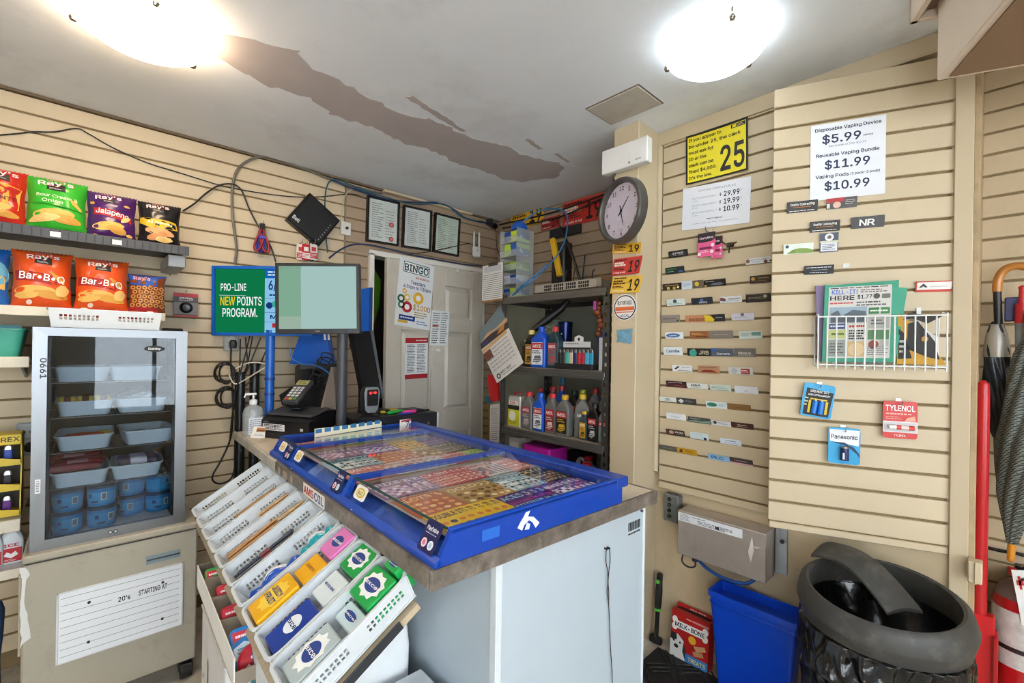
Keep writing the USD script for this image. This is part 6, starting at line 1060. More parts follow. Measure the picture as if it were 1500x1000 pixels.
card((0.7715, 0.6789, 0.9118, 0.9345), '#4a3c3c', 'dark card with a pink band at the right of the lowest row', ('r', 0, 0, 1, .28, '#d8a8ac'), ('l', .2, .55, .8, .7, 1, '#d8d0cc'))
# slat door cards and sheet
BC, OR = '#221f1d', '#d07a2a'
pcard((0.4703, 0.3755, 1.8934, 1.9293), BC, 'black contracting card with orange line, left under the big price sheet', ('t', 'Quality Contracting', .5, .62, .2, '#e8e6e0', .78), ('l', .2, .4, .8, .52, 1, OR), ('l', .08, .08, .92, .22, 1, '#e0ddd8'))
pcard((0.3502, 0.261, 1.8945, 1.9269), '#4a4644', 'red and black card with a portrait under the big price sheet', ('r', 0, .6, .58, 1, '#b8323a'), ('d', .35, .35, .13, '#d8b0a0', .3), ('r', .02, .08, .12, .5, '#dcdad6'), ('l', .62, .3, .95, .8, 3, '#b9b4b0'))
pcard((0.3984, 0.309, 1.8166, 1.8502), BC, 'black contracting card with orange line, one row lower', ('t', 'Quality Contracting', .5, .62, .2, '#e8e6e0', .78), ('l', .2, .4, .8, .52, 1, OR), ('l', .08, .08, .92, .22, 1, '#e0ddd8'))
pcard((0.2777, 0.1843, 1.8183, 1.8533), '#3a3836', 'dark grey card with big white initials', ('t', 'N', .36, .22, .52, '#e8e8e6', .22), ('t', 'R', .6, .22, .52, '#e8e8e6', .22))
pcard((0.4791, 0.387, 1.7439, 1.7763), '#dbe3dc', 'pale card with a green hill', ('p', [(.1, .05), (.3, .4), (.55, .55), (.8, .5), (1, .3), (1, .05)], '#7f9a4a'), ('d', .12, .75, .06, '#3a4a5a'))
pcard((0.3678, 0.3132, 1.743, 1.8062), '#3b465c', 'upright navy and white card with a round emblem', ('d', .5, .78, .24, '#dfe3e8'), ('d', .5, .78, .12, '#8a6a4a'), ('r', .05, .05, .95, .5, '#d8dae0'), ('r', 0, .5, 1, .6, '#c9c8b0'), ('l', .15, .1, .85, .45, 4, '#6a7080'))
pcard((0.414, 0.325, 1.6663, 1.6939), '#1e1f24', 'black card with white lettering above the newspaper basket', ('l', .06, .68, .95, .85, 1, '#e2e4e6'), ('l', .25, .42, .8, .55, 1, '#9aa0a8'), ('l', .2, .12, .8, .28, 1, '#d8dade'))
pcard((0.1001, 0.0085, 1.5911, 1.6228), '#e4e0de', 'white and red card at the right edge of the slat door', ('r', 0, 0, 1, .22, '#c2402c'), ('r', 0, .9, 1, 1, '#c2402c'), ('r', 0, 0, .04, 1, '#c2402c'), ('p', [(.1, .45), (.22, .8), (.34, .45), (.28, .42), (.22, .55), (.16, .42)], '#3a3a40'), ('l', .42, .4, .9, .6, 1, '#c9c6c6'))
pcard((0.2993, 0.2797, 1.6849, 1.6956), '#e6e6e6', 'tiny white paper scrap stuck above the newspaper basket', name='paper_scrap', cat='paper scrap', grp=None)
sL, zb = (0.3996, 1.9271); sR, zr = (0.1834, 1.9099); sT, zt = (0.4051, 2.1961)
O = P2(sL, zb, .003); X = P2(sR, zb, .003)-O; Y = P2(sL, zt, .003)-O
t = Thing('price_sheet', 'white vaping price sheet taped high on the slat door', 'price sheet', at=O, world=True); t.part('sheet', slab([O, O+X, O+X+Y, O+Y], .0012), PAPER, False); f = Face(t, O, X, Y); NB = '#2b3350'
f.text('Disposable Vaping Device', .5, .905, .042, NB, 1, .88); f.text('$5.99', .42, .74, .105, NB, 1, .52); f.text('/device', .77, .77, .025, NB, 1, .13, False); f.text('Add bundle of 3 for $17.99', .5, .685, .024, '#5a6078', 1, .5, False); f.text('Reusable Vaping Bundle', .5, .565, .042, NB, 1, .84); f.text('$11.99', .5, .40, .105, NB, 1, .60); f.text('Vaping Pods', .3, .285, .042, NB, 1, .45); f.text('(1 pack-2 pods)', .74, .29, .028, NB, 1, .38); f.text('$10.99', .5, .12, .105, NB, 1, .60); f.flush()
# pink hanging packs and an empty hook on the card panel
def wallhook(p, n, L=.05, name='hook', label=None):
    p = np.array(p, float); n = np.array(n, float); return cat_([box(p+np.array([-.004, -.012, -.01]), p+np.array([.002, .012, .012])), wire([p, p+n*L*.8, p+n*L+np.array([0, 0, .006]), p+n*(L*1.05)+np.array([0, 0, .016])], .0022)])
for k, (a, b, c, lb, g) in enumerate((((1.995, 0.9149, 1.8018), (1.995, 0.8379, 1.8003), (1.995, 0.9165, 1.906), 'pink and black hanging pack, the larger front one', 0), ((2.005, 0.8582, 1.7896), (2.005, 0.8112, 1.7892), (2.005, 0.8567, 1.8854), 'pink and black hanging pack behind its twin', 1))):
    O, X, Y = quad3(a, b, c); X[2] = 0; Y[:2] = 0; t = Thing('hang_pack', lb, 'hanging pack', 'pink hanging packs', at=O, world=True); t.part('card', slab([O, O+X, O+X+Y, O+Y], .002), M('#e0568f', .4, name='pack_card'), False); f = Face(t, O, X, Y); f.poly([(0, .62), (0, 1), (1, 1), (1, .72), (.8, .62), (.3, .6)], '#2a1f26', 1); f.text('CherryBerry', .5, .74, .09, '#f0d8e4', 2, .8); f.rect(.1, .3, .8, .4, '#7a2050', 2); f.lines(.15, .15, .7, .28, 2, '#f4c8dc', 2)
    for u, v in ((.85, .45), (.82, .18), (.1, .12)): f.disc(u, v, .1, '#f2dde6', 3)
    f.flush()
    if k == 0: t.part('hook', wallhook(O+X*.5+Y+np.array([.028, 0, .008]), (-1, 0, 0), .04), metal('#b8bcc0', .3), uselocal=False)
p = np.array((2.02, 0.7836, 1.8435)); solo('wall_hook', 'bent dark wire hook right of the pink packs', 'hook', cat_([wire([p+np.array([-.01, .045, .03]), p+np.array([-.02, .02, .006]), p+np.array([-.012, .0, -.004]), p+np.array([-.012, -.03, .004])], .0035), wire([p, p+np.array([-.012, 0, -.005]), p+np.array([-.02, -.002, -.04])], .003), box(p+np.array([-.004, -.015, -.012]), p+np.array([.0, .015, .008]))]), M('#4a3a30', .4, .5, name='old_metal'))
# newspaper basket with papers on the slat door (local frame of the door: x right, y up, z out)
DF = frame(PH, -PS, (0, 0, 1), PN)
WIREW = M('#dfe0dd', .35, name='white_wire')
t = Thing('wire_rack', 'white wire newspaper rack hooked on the slat door', 'rack', fr=DF)
xa, xb, ya, yb, zo = -.378, -.038, 1.343, 1.507, .065
for k in range(14):
    x = xa+(xb-xa)*k/13; b = t.part('rod', wire([(x, yb+(.008 if k in (0, 13) else .0), zo), (x, ya, zo), (x, ya-.004, zo-.012), (x, ya-.004, .006)], .0024, 6, 3), WIREW)
for y, z in ((yb, zo), (ya, zo), (ya, .006)): t.part('rail', cyl((xa, y, z), (xb, y, z), .0028, 8), WIREW)
for x in (xa, xb): t.part('side_wire', wire([(x, yb, zo), (x, yb, .004), (x, ya-.004, .004)], .0026, 6, 2), WIREW)
t.part('back_bar', cat_([box((x-.006, ya, .002), (x+.006, yb+.03, .005)) for x in (-.32, -.09)]), WIREW)
def doorsheet(name, label, cat, pts, z, th, col, grp=None):
    """pts: (x, y) corners on the door bl, br, tr, tl; z distances at the bottom and at the top"""
    q = [(DF@np.array([px, py, zz, 1]))[:3] for (px, py), zz in zip(pts, (z[0], z[0], z[1], z[1]))]
    t = Thing(name, label, cat, grp, at=q[0], world=True); t.part('sheet', slab(q, th), M(col, .6, var=.03, name='newsprint'), False); return t, Face(t, q[0], np.array(q[1])-q[0], np.array(q[3])-q[0]), q
t, f, q = doorsheet('newspaper', 'front green bordered newspaper in the white wire rack', 'newspaper', [(-.364, 1.352), (-.162, 1.356), (-.130, 1.600), (-.356, 1.620)], (.052, .040), .006, '#3f9a7e', 'newspapers in the wire rack')
f.rect(.06, .05, .92, .96, '#c9c6c0', 1, 'page'); f.text('KILL-IT!', .28, .865, .055, '#4a6ac0', 3, .36); f.text('HERE', .25, .79, .055, '#2a2c30', 3, .34); f.text('$1.77', .56, .80, .045, '#2a2c30', 3, .2); f.disc(.72, .825, .045, '#4a4640', 3); f.rect(.79, .795, .9, .85, '#6a6862', 3, 'bar_code'); f.lines(.08, .93, .9, .955, 1, '#4a4a48', 3); f.lines(.5, .87, .9, .92, 2, '#6a4a48', 3); f.lines(.08, .73, .42, .77, 1, '#b8423a', 3); f.lines(.45, .70, .9, .77, 2, '#4a4a50', 3)
f.rect(.08, .50, .6, .70, '#8b9fae', 2, 'photo'); f.poly([(.1, .5), (.1, .62), (.2, .66), (.25, .58), (.4, .66), (.58, .64), (.6, .5)], '#4f5862', 3, 'photo'); f.rect(.62, .6, .76, .68, '#2f6a3a', 3, 'advert'); f.rect(.78, .6, .9, .68, '#2f7a3f', 3, 'advert'); f.lines(.64, .62, .88, .66, 1, '#d8e4d4', 4)
f.rect(.08, .42, .33, .49, '#3a4a78', 2, 'advert'); f.lines(.1, .43, .3, .48, 1, '#c9d0e0', 3); f.rect(.08, .30, .33, .41, '#b9c07a', 2, 'advert'); f.lines(.12, .33, .3, .38, 1, '#4a5a2a', 3); f.rect(.35, .42, .6, .48, '#d8d4cc', 2, 'advert'); f.lines(.36, .43, .59, .47, 1, '#b8342c', 3, .7); f.lines(.36, .28, .6, .41, 4, '#2a2a2c', 3, .6); f.rect(.62, .28, .9, .40, '#4f7a50', 2, 'advert'); f.rect(.62, .42, .9, .58, '#a8a6a0', 2, 'advert'); f.lines(.66, .46, .86, .54, 2, '#4a4a50', 3); f.rect(.08, .07, .33, .28, '#8f9a94', 2, 'photo'); f.lines(.1, .1, .3, .25, 4, '#5f4a4a', 3); f.rect(.35, .07, .6, .26, '#c9a878', 2, 'photo'); f.disc(.47, .16, .11, '#d8bc90', 3); f.disc(.7, .22, .07, '#8a4034', 3); f.lines(.62, .08, .9, .2, 5, '#6a6a6c', 3); f.rect(.78, .2, .9, .27, '#b0aca4', 2, 'photo'); f.flush()
doorsheet('newspaper', 'green edged newspaper slanting behind the front one in the rack', 'newspaper', [(-.35, 1.352), (-.155, 1.356), (-.150, 1.628), (-.345, 1.618)], (.040, .030), .006, '#3c9478', 'newspapers in the wire rack')
doorsheet('newspaper', 'purple edged newspaper at the back left of the rack', 'newspaper', [(-.372, 1.352), (-.18, 1.352), (-.19, 1.615), (-.380, 1.620)], (.028, .020), .006, '#8a7aa0', 'newspapers in the wire rack')
t, f, q = doorsheet('snack_bag', 'yellow and black bag slumped in the right half of the wire rack', 'bag', [(-.158, 1.350), (-.032, 1.350), (-.125, 1.49), (-.155, 1.515)], (.050, .045), .02, '#c9982c'); f.poly([(.02, .1), (.3, .12), (.15, .6), (.02, .7)], '#1d1a18', 1); f.poly([(.2, .3), (.6, .15), (.85, .1), (.75, .45), (.4, .85), (.2, .8)], '#1f1c1a', 1); f.poly([(.1, .88), (.3, .9), (.6, .8), (.9, .95), (.2, 1)], '#2a2522', 1); f.disc(.55, .5, .07, '#b8882a', 2); f.lines(.04, .2, .14, .5, 3, '#c9c6c0', 2); f.flush()
t, f, q = doorsheet('flyer', 'folded white flyers behind the yellow bag in the rack', 'flyer', [(-.15, 1.352), (-.04, 1.352), (-.045, 1.44), (-.15, 1.52)], (.022, .018), .01, '#d6d4d0')
# battery and medicine packs hanging on the slat door
def blister(label, x0, x1, y0, y1, base, tilt=0.0, z=.022):
    a = math.radians(tilt); fr = DF@frame((x0, y0, z), (math.cos(a), math.sin(a), 0), (-math.sin(a), math.cos(a), 0)); t = Thing('blister_pack', label, 'blister pack', 'hanging packs on the slat door', fr=fr); w, h = x1-x0, y1-y0
    hole = Polygon(rr_poly(.08)).buffer(0); pts = [(x*w, y*h) for x, y in rr_poly(.09)]
    t.part('card', prism(pts, .0015, frame((0, 0, -.001))), M(base, .35, var=.05, name='pack_card'), False); t.part('hook', cat_([wire([(w*.5, h*.94, -z+.002), (w*.5, h*.92, .0), (w*.5, h*.92, .018), (w*.5, h*.99, .024)], .0018), box((w*.42, h*.94, -z), (w*.58, h*1.06, -z+.003))]), metal('#d0d4d8', .3)); return t, Face(t, (0, 0, .0006), (w, 0, 0), (0, h, 0)), w, h
x0, y0 = (0.4232, 1.1609); x1, y1 = (0.33, 1.2788)
t, f, w, h = blister('blue and black battery pack, tilted, upper left below the rack', -x0, -x1, y0, y1, '#1f9ad0', -7); f.poly([(.08, .05), (.9, .05), (.96, .78), (.1, .86)], '#15181c', 1); f.text('SUPER HEAVY DUTY', .52, .74, .07, '#e8eaec', 2, .6); f.text('LONG LASTING CAPACITY', .52, .64, .05, '#e8eaec', 2, .7); f.rect(.26, .52, .8, .56, '#d8b82a', 2); f.rect(.22, .12, .30, .5, '#e0c02a', 2); f.rect(.76, .12, .84, .5, '#e0c02a', 2); f.lines(.08, .3, .2, .6, 3, '#c9c8a0', 2); f.flush()
for k in range(2): b = t.part('battery', cyl((w*(.42+.2*k), h*.12, .008), (w*(.42+.2*k), h*.5, .008), .0085, 14), M('#1f7ad8', .25, name='battery_blue')); t.part('battery_tip', cyl((w*(.42+.2*k), h*.5, .008), (w*(.42+.2*k), h*.54, .008), .004, 10), metal('#c9c4b0', .3), parent=b)
x0, y0 = (0.3366, 1.0004); x1, y1 = (0.2455, 1.1244)
t, f, w, h = blister('light blue battery pack with one dark battery, lower middle', -x0, -x1, y0, y1, '#1f9fd6', 0); f.poly([(.05, .62), (.95, .52), (.98, .95), (.04, .95)], '#e2e4e8', 1); f.text('Panasonic', .5, .70, .11, '#1b2438', 2, .82); f.poly([(.1, .6), (.6, .5), (.9, .3), (.97, .2), (.97, .3), (.8, .48), (.5, .6)], '#123a5a', 2); f.flush()
b = t.part('battery', cyl((w*.5, h*.12, .009), (w*.5, h*.46, .009), .0125, 16), M('#1f2a5a', .25, name='battery_navy')); t.part('battery_end', cyl((w*.5, h*.46, .009), (w*.5, h*.50, .009), .0115, 16), metal('#b8a890', .3), parent=b); t.part('battery_label', box((w*.5-.008, h*.16, .0205), (w*.5-.002, h*.34, .0218)), M('#d8dae0', .4, name='battery_label'), parent=b); t.part('clear_blister', box((w*.30, h*.06, .001), (w*.70, h*.54, .0225), .004), pane((.97, .98, .99), .3, .02, 'blister_clear'))
x0, y0 = (0.1848, 1.103); x1, y1 = (0.0943, 1.2259)
t, f, w, h = blister('red and white medicine pack with a tube, right of the battery packs', -x0, -x1, y0, y1, '#c92a26', 0); f.text('TYLENOL', .5, .74, .15, '#f4f2f0', 2, .86); f.lines(.08, .62, .85, .70, 1, '#e8b4a8', 2); f.lines(.08, .5, .6, .6, 2, '#e0a090', 2); f.poly([(.62, .46), (.7, .56), (.92, .62), (.95, .48)], '#e8a08a', 2); f.rect(.0, .16, 1, .46, '#d9d8d8', 1); f.rect(.03, .19, .97, .43, '#c4c2c4', 2); f.text('TYLENOL', .5, .05, .06, '#e8d8d4', 2, .35); f.flush()
b = t.part('tube', cyl((w*.35, h*.31, .008), (w*.88, h*.30, .008), .0075, 14), M('#d8493c', .3, name='tube_red')); t.part('tube_cap', cyl((w*.15, h*.31, .008), (w*.36, h*.31, .008), .008, 14), M('#eceaea', .3, name='white_plastic'), parent=b); t.part('tube_band', cyl((w*.5, h*.31, .008), (w*.72, h*.305, .008), .0078, 14), M('#e8d4cf', .3, name='tube_band'), parent=b)
# ---- below the panels
STB = M('#b8ada2', .32, .45, var=.1, scale=5, dirt=('#857a70', .3, 8.), name='galvanised'); 
t = Thing('power_supply', 'dented metal power supply box on the wall under the card panel', 'metal box', at=(1.93, .78, .484), world=True)
bx0, by0, bz0, bz1 = 1.93, .598, .485, .676
t.part('cover', box((1.93, .598, .485), (2.03, .958, .678), .003), STB); t.part('mount_flange', cat_([box((2.035, .555, .50), (2.048, .60, .70)), box((2.02, .585, .50), (2.048, .590, .70))]), metal('#b4bcc2', .3)); t.part('bolt', cyl((2.03, .572, .63), (2.04, .572, .63), .008, 10), M('#2a2826', .5, name='bolt')); t.part('knockout', cyl((1.985, .5975, .6), (1.985, .5965, .6), .012, 16), M('#cfcac2', .3, .8, name='knockout'))
f = Face(t, (1.9296, .955, .634), (0, -.27, 0), (0, 0, .036)); f.rect(0, 0, 1, 1, '#d9dcdf', 1, 'label'); f.lines(.03, .1, .2, .9, 5, '#8a8c92', 2); f.lines(.24, .7, .45, .85, 1, '#22242a', 2); f.lines(.32, .1, .9, .6, 3, '#6a6c74', 2); f.rect(.6, .2, .66, .5, '#2a2c34', 3); f.flush()
f = Face(t, (1.9296, .958, .485), (0, -.36, 0), (0, 0, .19)); f.poly([(.82, .55), (.86, .9), (.88, .6), (.85, .35)], '#d4d0ca', 1, 'scratch'); f.poly([(.87, .7), (.96, .72), (.9, .66)], '#cfcac4', 1, 'scratch'); f.flush()
t.part('cable_gland', cyl((1.98, .90, .487), (1.98, .90, .455), .012, 14), BP); t.part('blue_cable', wire([(1.98, .89, .47), (1.965, .84, .448), (1.96, .76, .435), (1.965, .68, .445), (1.985, .64, .485)], .007, 10), M('#1f4f9a', .4, name='blue_wire')); t.part('black_cable', wire([(1.975, .945, .485), (1.97, .955, .44), (1.975, .93, .42), (1.98, .90, .43), (1.98, .90, .46)], .0035, 8), BW)
t = Thing('switch_box', 'grey push-button box with four holes beside the counter', 'switch box', at=(2.025, 1.03, .585), world=True); t.part('body', box((2.0, .992, .585), (2.05, 1.066, .712), .006), M('#6f716d', .45, .2, var=.1, name='grey_metal'))
for k in range(4): b = t.part('button', cyl((2.001, 1.034, .612+.026*k), (1.995, 1.034, .612+.026*k), .009, 14), M('#24231f', .5, name='button')); t.part('button_centre', cyl((1.995, 1.034, .612+.026*k), (1.993, 1.034, .612+.026*k), .004, 10), M('#6a5a3f' if k == 2 else '#3a3a38', .5, name='button'), parent=b)
# blue bin, biscuit box, tool, mat
t = Thing('waste_bin', 'bright blue rectangular plastic bin against the plywood wall', 'bin', at=(1.94, .635, 0)); o = []
BW0, BW1 = (.085, .25), (.125, .315)
t.part('bin_body', loft([(0, BW0[0], BW0[1], 12), (.385, BW1[0], BW1[1], 14), (.385, BW1[0]+.012, BW1[1]+.012, 14), (.405, BW1[0]+.012, BW1[1]+.012, 14), (.405, BW1[0]-.006, BW1[1]-.006, 14), (.02, BW0[0]-.006, BW0[1]-.006, 12)], 44), M('#0f45c4', .3, var=.05, scale=4, name='blue_plastic'), 40)
t.part('hand_grip', box((-.022, .1545, .335), (.022, .158, .372), .003), M('#c4a878', .6, name='grip_hole')); t.part('rim_ridge', loft([(.355, BW1[0]+.0, BW1[1]+.0, 14), (.362, BW1[0]+.003, BW1[1]+.003, 14), (.368, BW1[0]+.0, BW1[1]+.0, 14)], 44), M('#0d3fb6', .3, name='blue_plastic'))
t = Thing('biscuit_box', 'red dog biscuit box with a white bone logo beside the blue bin', 'box', fr=frame((1.955, 1.0, .002), (-.0, -1, 0), (.10, 0, .995)))
RED = M('#b5201f', .4, var=.04, name='red_card'); t.part('carton', box((0, 0, -.055), (.172, .205, 0), .001), RED, False); t.part('flap', hull([(0.0, .205, -.055), (.172, .205, -.055), (.0, .222, -.05), (.172, .222, -.05), (.0, .205, -.05), (.172, .205, -.05)]), RED, False); t.part('flap_inner', box((.01, .205, -.05), (.165, .2065, -.01)), M('#2a1c1a', .7, name='dark_card')); t.part('flap_edge', hull([(0, .205, 0), (.172, .205, 0), (0, .208, -.02), (.172, .208, -.02), (0, .205, -.02)]), M('#a81d1d', .4, name='red_card'), False)
f = Face(t, (0, 0, 0), (.172, 0, 0), (0, .205, 0)); bone = Polygon([(.1, .64), (.1, .80), (.9, .80), (.9, .64)]).union(Point(.1, .66).buffer(.075)).union(Point(.1, .80).buffer(.075)).union(Point(.9, .66).buffer(.075)).union(Point(.9, .80).buffer(.075)); f.poly(list(bone.exterior.coords), '#f0eee8', 1, 'bone'); f.text('MILK-BONE', .5, .675, .09, '#1c1c24', 2, .78); f.lines(.4, .88, .9, .93, 1, '#e8c0b8', 1); f.rect(.6, .885, .98, .93, '#d88a80', 2, 'label')
f.poly([(0, 0), (.42, 0), (.42, .2), (.36, .42), (.2, .52), (.05, .5), (0, .4)], '#dcdad6', 1, 'dog_picture'); f.poly([(0, .38), (.02, .52), (.16, .52), (.18, .4), (.08, .36)], '#2a2624', 2, 'dog_picture'); f.poly([(.36, .40), (.44, .22), (.42, .05), (.34, .2)], '#3a3634', 2, 'dog_picture'); f.disc(.17, .26, .06, '#1e1b1a', 3, .04, 'dog_picture'); f.disc(.10, .36, .025, '#1e1b1a', 3, None, 'dog_picture'); f.disc(.27, .36, .025, '#1e1b1a', 3, None, 'dog_picture'); f.disc(.58, .52, .1, '#e2a82a', 2, None, 'seal')
f.poly([(.62, .42), (.9, .50), (.95, .42), (.7, .32)], '#c99a6a', 2, 'biscuit_picture'); f.poly([(.6, .3), (.85, .36), (.9, .28), (.65, .22)], '#b8865a', 2, 'biscuit_picture'); f.rect(.42, 0, 1, .2, '#2a7ac4', 2, 'band'); f.text('TREATS', .72, .07, .08, '#e8d84a', 3, .45); f.flush(); f = Face(t, (.06, .2072, -.048), (.08, 0, 0), (0, .013, .004)); f.text('MILK-BONE', .5, .3, .5, '#f0eae6', 3, .9); f.flush()
t = Thing('ice_scraper', 'black and lime green long-handled tool leaning in the wall corner', 'tool', fr=frame((1.985, 1.085, .002), (0, 1, 0), (-1, 0, 0.0), (.10, 0, .995)))
t.part('shaft', cyl((0, 0, .0), (0, 0, .18), .010, 14), BP); t.part('grip', loft([(.15, .022, .022, 2), (.17, .032, .030, 2), (.24, .034, .032, 2), (.28, .028, .028, 2), (.30, .024, .024, 2)], 20), M('#1d1e1f', .5, name='black_rubber')); t.part('end_cap', loft([(.29, .026, .026, 3), (.315, .026, .026, 3), (.32, .018, .018, 3)], 18), BP); t.part('green_ring', lathe([(.013, .148), (.0165, .15), (.0165, .158), (.013, .16)], 18), M('#58b83a', .4, name='lime_plastic')); t.part('green_button', cyl((0, .012, .285), (0, .019, .285), .009, 14), M('#58b83a', .4, name='lime_plastic'))
t.part('head', box((-.03, -.012, .0), (.03, .012, .03), .004), BP)
t = Thing('floor_mat', 'black rubber floor mat with a raised diagonal pattern', 'mat', at=(1.66, .80, .001)); t.part('mat_base', box((-.30, -.3, 0), (.30, .26, .006), .002), M('#1a1a1b', .6, var=.1, name='black_rubber'))
rib = []
for i in range(-3, 4):
    for j in range(-3, 3):
        cx, cy = i*.088, j*.092; s = 1 if (i+j) % 2 else -1
        for o in (-.024, 0, .024): d = np.array([.035, .035*s, 0]); n_ = np.array([-.7*s, .7, 0])*o; a = np.array([cx, cy, .006])+n_-d; b = np.array([cx, cy, .006])+n_+d; rib.append(hull([a+np.array([0, .004, 0]), a-np.array([0, .004, 0]), b+np.array([0, .004, 0]), b-np.array([0, .004, 0]), a+np.array([0, .003, .004]), b+np.array([0, .003, .004]), a+np.array([0, -.003, .004]), b+np.array([0, -.003, .004])]))
t.part('raised_ribs', cat_(rib), M('#242425', .45, var=.2, scale=20, dirt=('#8a8478', .3, 30.), name='black_rubber'), False, kind='stuff')
# ---- garbage can with bag and open swing lid
CC = np.array([1.78, .232, 0])
t = Thing('garbage_can', 'black garbage can with a shiny bag hanging over its rim', 'garbage can', at=CC)
prof = [(.0, .002), (.165, .002), (.17, .02), (.19, .5), (.195, .60), (.19, .605), (.185, .58), (.16, .05), (0, .05)]
t.part('can_body', lathe(prof, 40), M('#1b1b1c', .5, name='black_plastic'))
n, kz = 220, 100; a = np.arange(n)*2*np.pi/n; rows = []
for k in range(kz):
    s = k/(kz-1); z = .60-.52*s; base = .208-.02*s+.012*math.sin(math.pi*min(1, s*2.2))
    P3 = np.stack([np.cos(a)*2.2+3*s, np.sin(a)*2.2, np.full(n, s*2.6)], -1); nz = meshkit.fbm(P3*1.6, 4, 8)-.5; ridge = np.abs(meshkit.noise(np.stack([np.cos(a)*4+np.cos(a*2), np.sin(a)*4+s*5, np.full(n, s*3.5)], -1), 5)-.5)
    fold = np.abs(meshkit.noise(np.stack([np.cos(a)*8+s*3.2, np.sin(a)*8-s*2.4, np.full(n, s*1.2)], -1), 9)-.5); base = .178 if z > .548 else base-.004; r = base-.016*(1-np.clip(fold*5, 0, 1))*min(1, s*6)+.085*nz*max(0, min(1, (s-.08)*5))+.055*(ridge-.2)*max(0, min(1, (s-.08)*5)); rows.append(np.column_stack([r*np.cos(a), r*np.sin(a), np.full(n, z)]))
BAG = M('#0a0a0b', .16, var=0, bump=.8, bscale=24, name='black_bag', spec=.6)
inner = [np.column_stack([.18*np.cos(a), .18*np.sin(a), np.full(n, .60)])]+[np.column_stack([(r+.01*np.sin(a*7+k))*np.cos(a), (r+.01*np.sin(a*7+k))*np.sin(a), np.full(n, z)]) for k, (r, z) in enumerate(((.165, .55), (.14, .48), (.11, .44), (.05, .43)))]
t.part('bag', skin(np.array(inner[::-1]+rows)), BAG, True)
tilt = frame((0, 0, .622), (math.cos(.12), 0, math.sin(.12)), (0, 1, 0))
GR = M('#3a3936', .5, var=.15, scale=14, dirt=('#77726a', .4, 12.), name='grey_black_plastic')
t.part('lid_collar', tf(lathe([(.186, -.085), (.199, -.085), (.214, -.02), (.217, -.008), (.206, .032), (.190, .044), (.182, .040), (.180, .0)], 48), tilt), GR, 40)
up = np.array([[.02, .16, .17], [.09, .06, .10], [.02, -.16, .0]])
A0, B0 = np.array((1.84, 0.4281, 0.6847))-CC, np.array((1.93, 0.3918, 0.716))-CC
A1, B1 = np.array((1.7448, 0.2097, 0.615))-CC, np.array((1.811, 0.1367, 0.625))-CC
rows = []
for s in np.linspace(0, 1, 14):
    bow = .05*math.sin(math.pi*s); L_, R_ = A0*(1-s)+A1*s, B0*(1-s)+B1*s; L_[2] += bow; R_[2] += bow; w = np.linspace(0, 1, 6); ln = L_[None]*(1-w[:, None])+R_[None]*w[:, None]; ln[:, 2] += .012*np.sin(np.pi*w); rows.append(np.vstack([ln, ln[::-1]-np.array([0, 0, .008])]))
t.part('swing_flap', skin(np.array(rows)), GR, 30)
# ---- recess at the far right: pole, umbrellas, extinguisher, tube
t = Thing('jack_pole', 'red steel pole with a square bracket foot beside the door casing', 'pole', at=(2.12, .012, .0)); RP = M('#b8161f', .25, var=.06, name='red_paint', dirt=('#7a1016', .3, 9.)); t.part('pole', loft_path([(.0, .012, .50), (.0, .012, 1.25), (0, .012, 1.29), (0, .012, 1.302)], [.0165, .0165, .015, .006], 20), RP, 40); t.part('bracket', box((-.02, -.022, .28), (.025, .026, .55), .003), M('#c41c22', .3, name='red_paint')); t.part('bracket_lip', box((-.035, -.03, .28), (.03, -.018, .5), .003), M('#b0181e', .3, name='red_paint')); t.part('foot', box((-.05, -.06, 0), (.05, .03, .012), .003), RP); t.part('lower_pole', cyl((0, .0, .012), (0, .0, .29), .016, 16), RP)
t.part('jack_arm', hull([(-.03, -.02, .30), (-.03, .03, .30), (-.07, -.01, .24), (-.07, .03, .24), (-.02, .0, .20), (-.02, .03, .20)]), M('#cf2a2a', .3, name='red_paint'), False)
solo('latch_block', 'cream painted latch block on the door casing edge', 'latch', cat_([box((1.99, .018, .684), (2.03, .05, .750), .003), box((1.985, .030, .684), (1.992, .034, .75))]), CREAM2)
def umbrella(label, top, tip, rad, mat, hmat, hook, grip, sleeve=None, seed=1, tipmat=None, ribs=8):
    top, tip = np.array(top), np.array(tip); ax = (tip-top); L = np.linalg.norm(ax); ax /= L; t = Thing('umbrella', label, 'umbrella', 'furled umbrellas in the recess', at=tip, world=True); X = np.cross(ax, [0, 1, 0]); X /= np.linalg.norm(X); Yv = np.cross(ax, X); n = 64; a = np.arange(n)*2*np.pi/n; rows = []
    for s in np.linspace(0, 1, 26):
        r = np.interp(s, [0, .06, .25, .5, .75, 1], rad); tw = a+s*2.2*seed; pl = 1+.22*np.abs(np.sin(tw*ribs/2))-.1+.06*np.sin(a*3+s*9); rr = r*pl; rows.append(top+ax*(L*s)+rr[:, None]*(np.cos(a)[:, None]*X+np.sin(a)[:, None]*Yv))
    t.part('canopy', skin(np.array(rows)), mat, 40); t.part('shaft', cyl(top-ax*.02, tip+ax*.05, .004, 8), metal('#6a6a6c', .3)); t.part('tip_cap', loft_path([tip-ax*.02, tip, tip+ax*.055, tip+ax*.06], [.010, .010, .009, .004], 12), tipmat or hmat); t.part('handle', wire(hook, .0125, 14, 6), hmat)
    if grip: t.part('grip', wire(grip, .0105, 12, 4), BP)
    if sleeve: t.part('strap_band', skin(np.array([top+ax*(L*s)+(np.interp(s, [0, .06, .25, .5, .75, 1], rad)*1.16)*(np.cos(a)[:, None]*X+np.sin(a)[:, None]*Yv) for s in sleeve])), M('#a9a49a', .35, .3, var=.1, name='silver_cloth'), 40)
    return t
ORG = M('#b9762a', .3, var=.15, scale=12, coat=.4, name='varnished_wood')
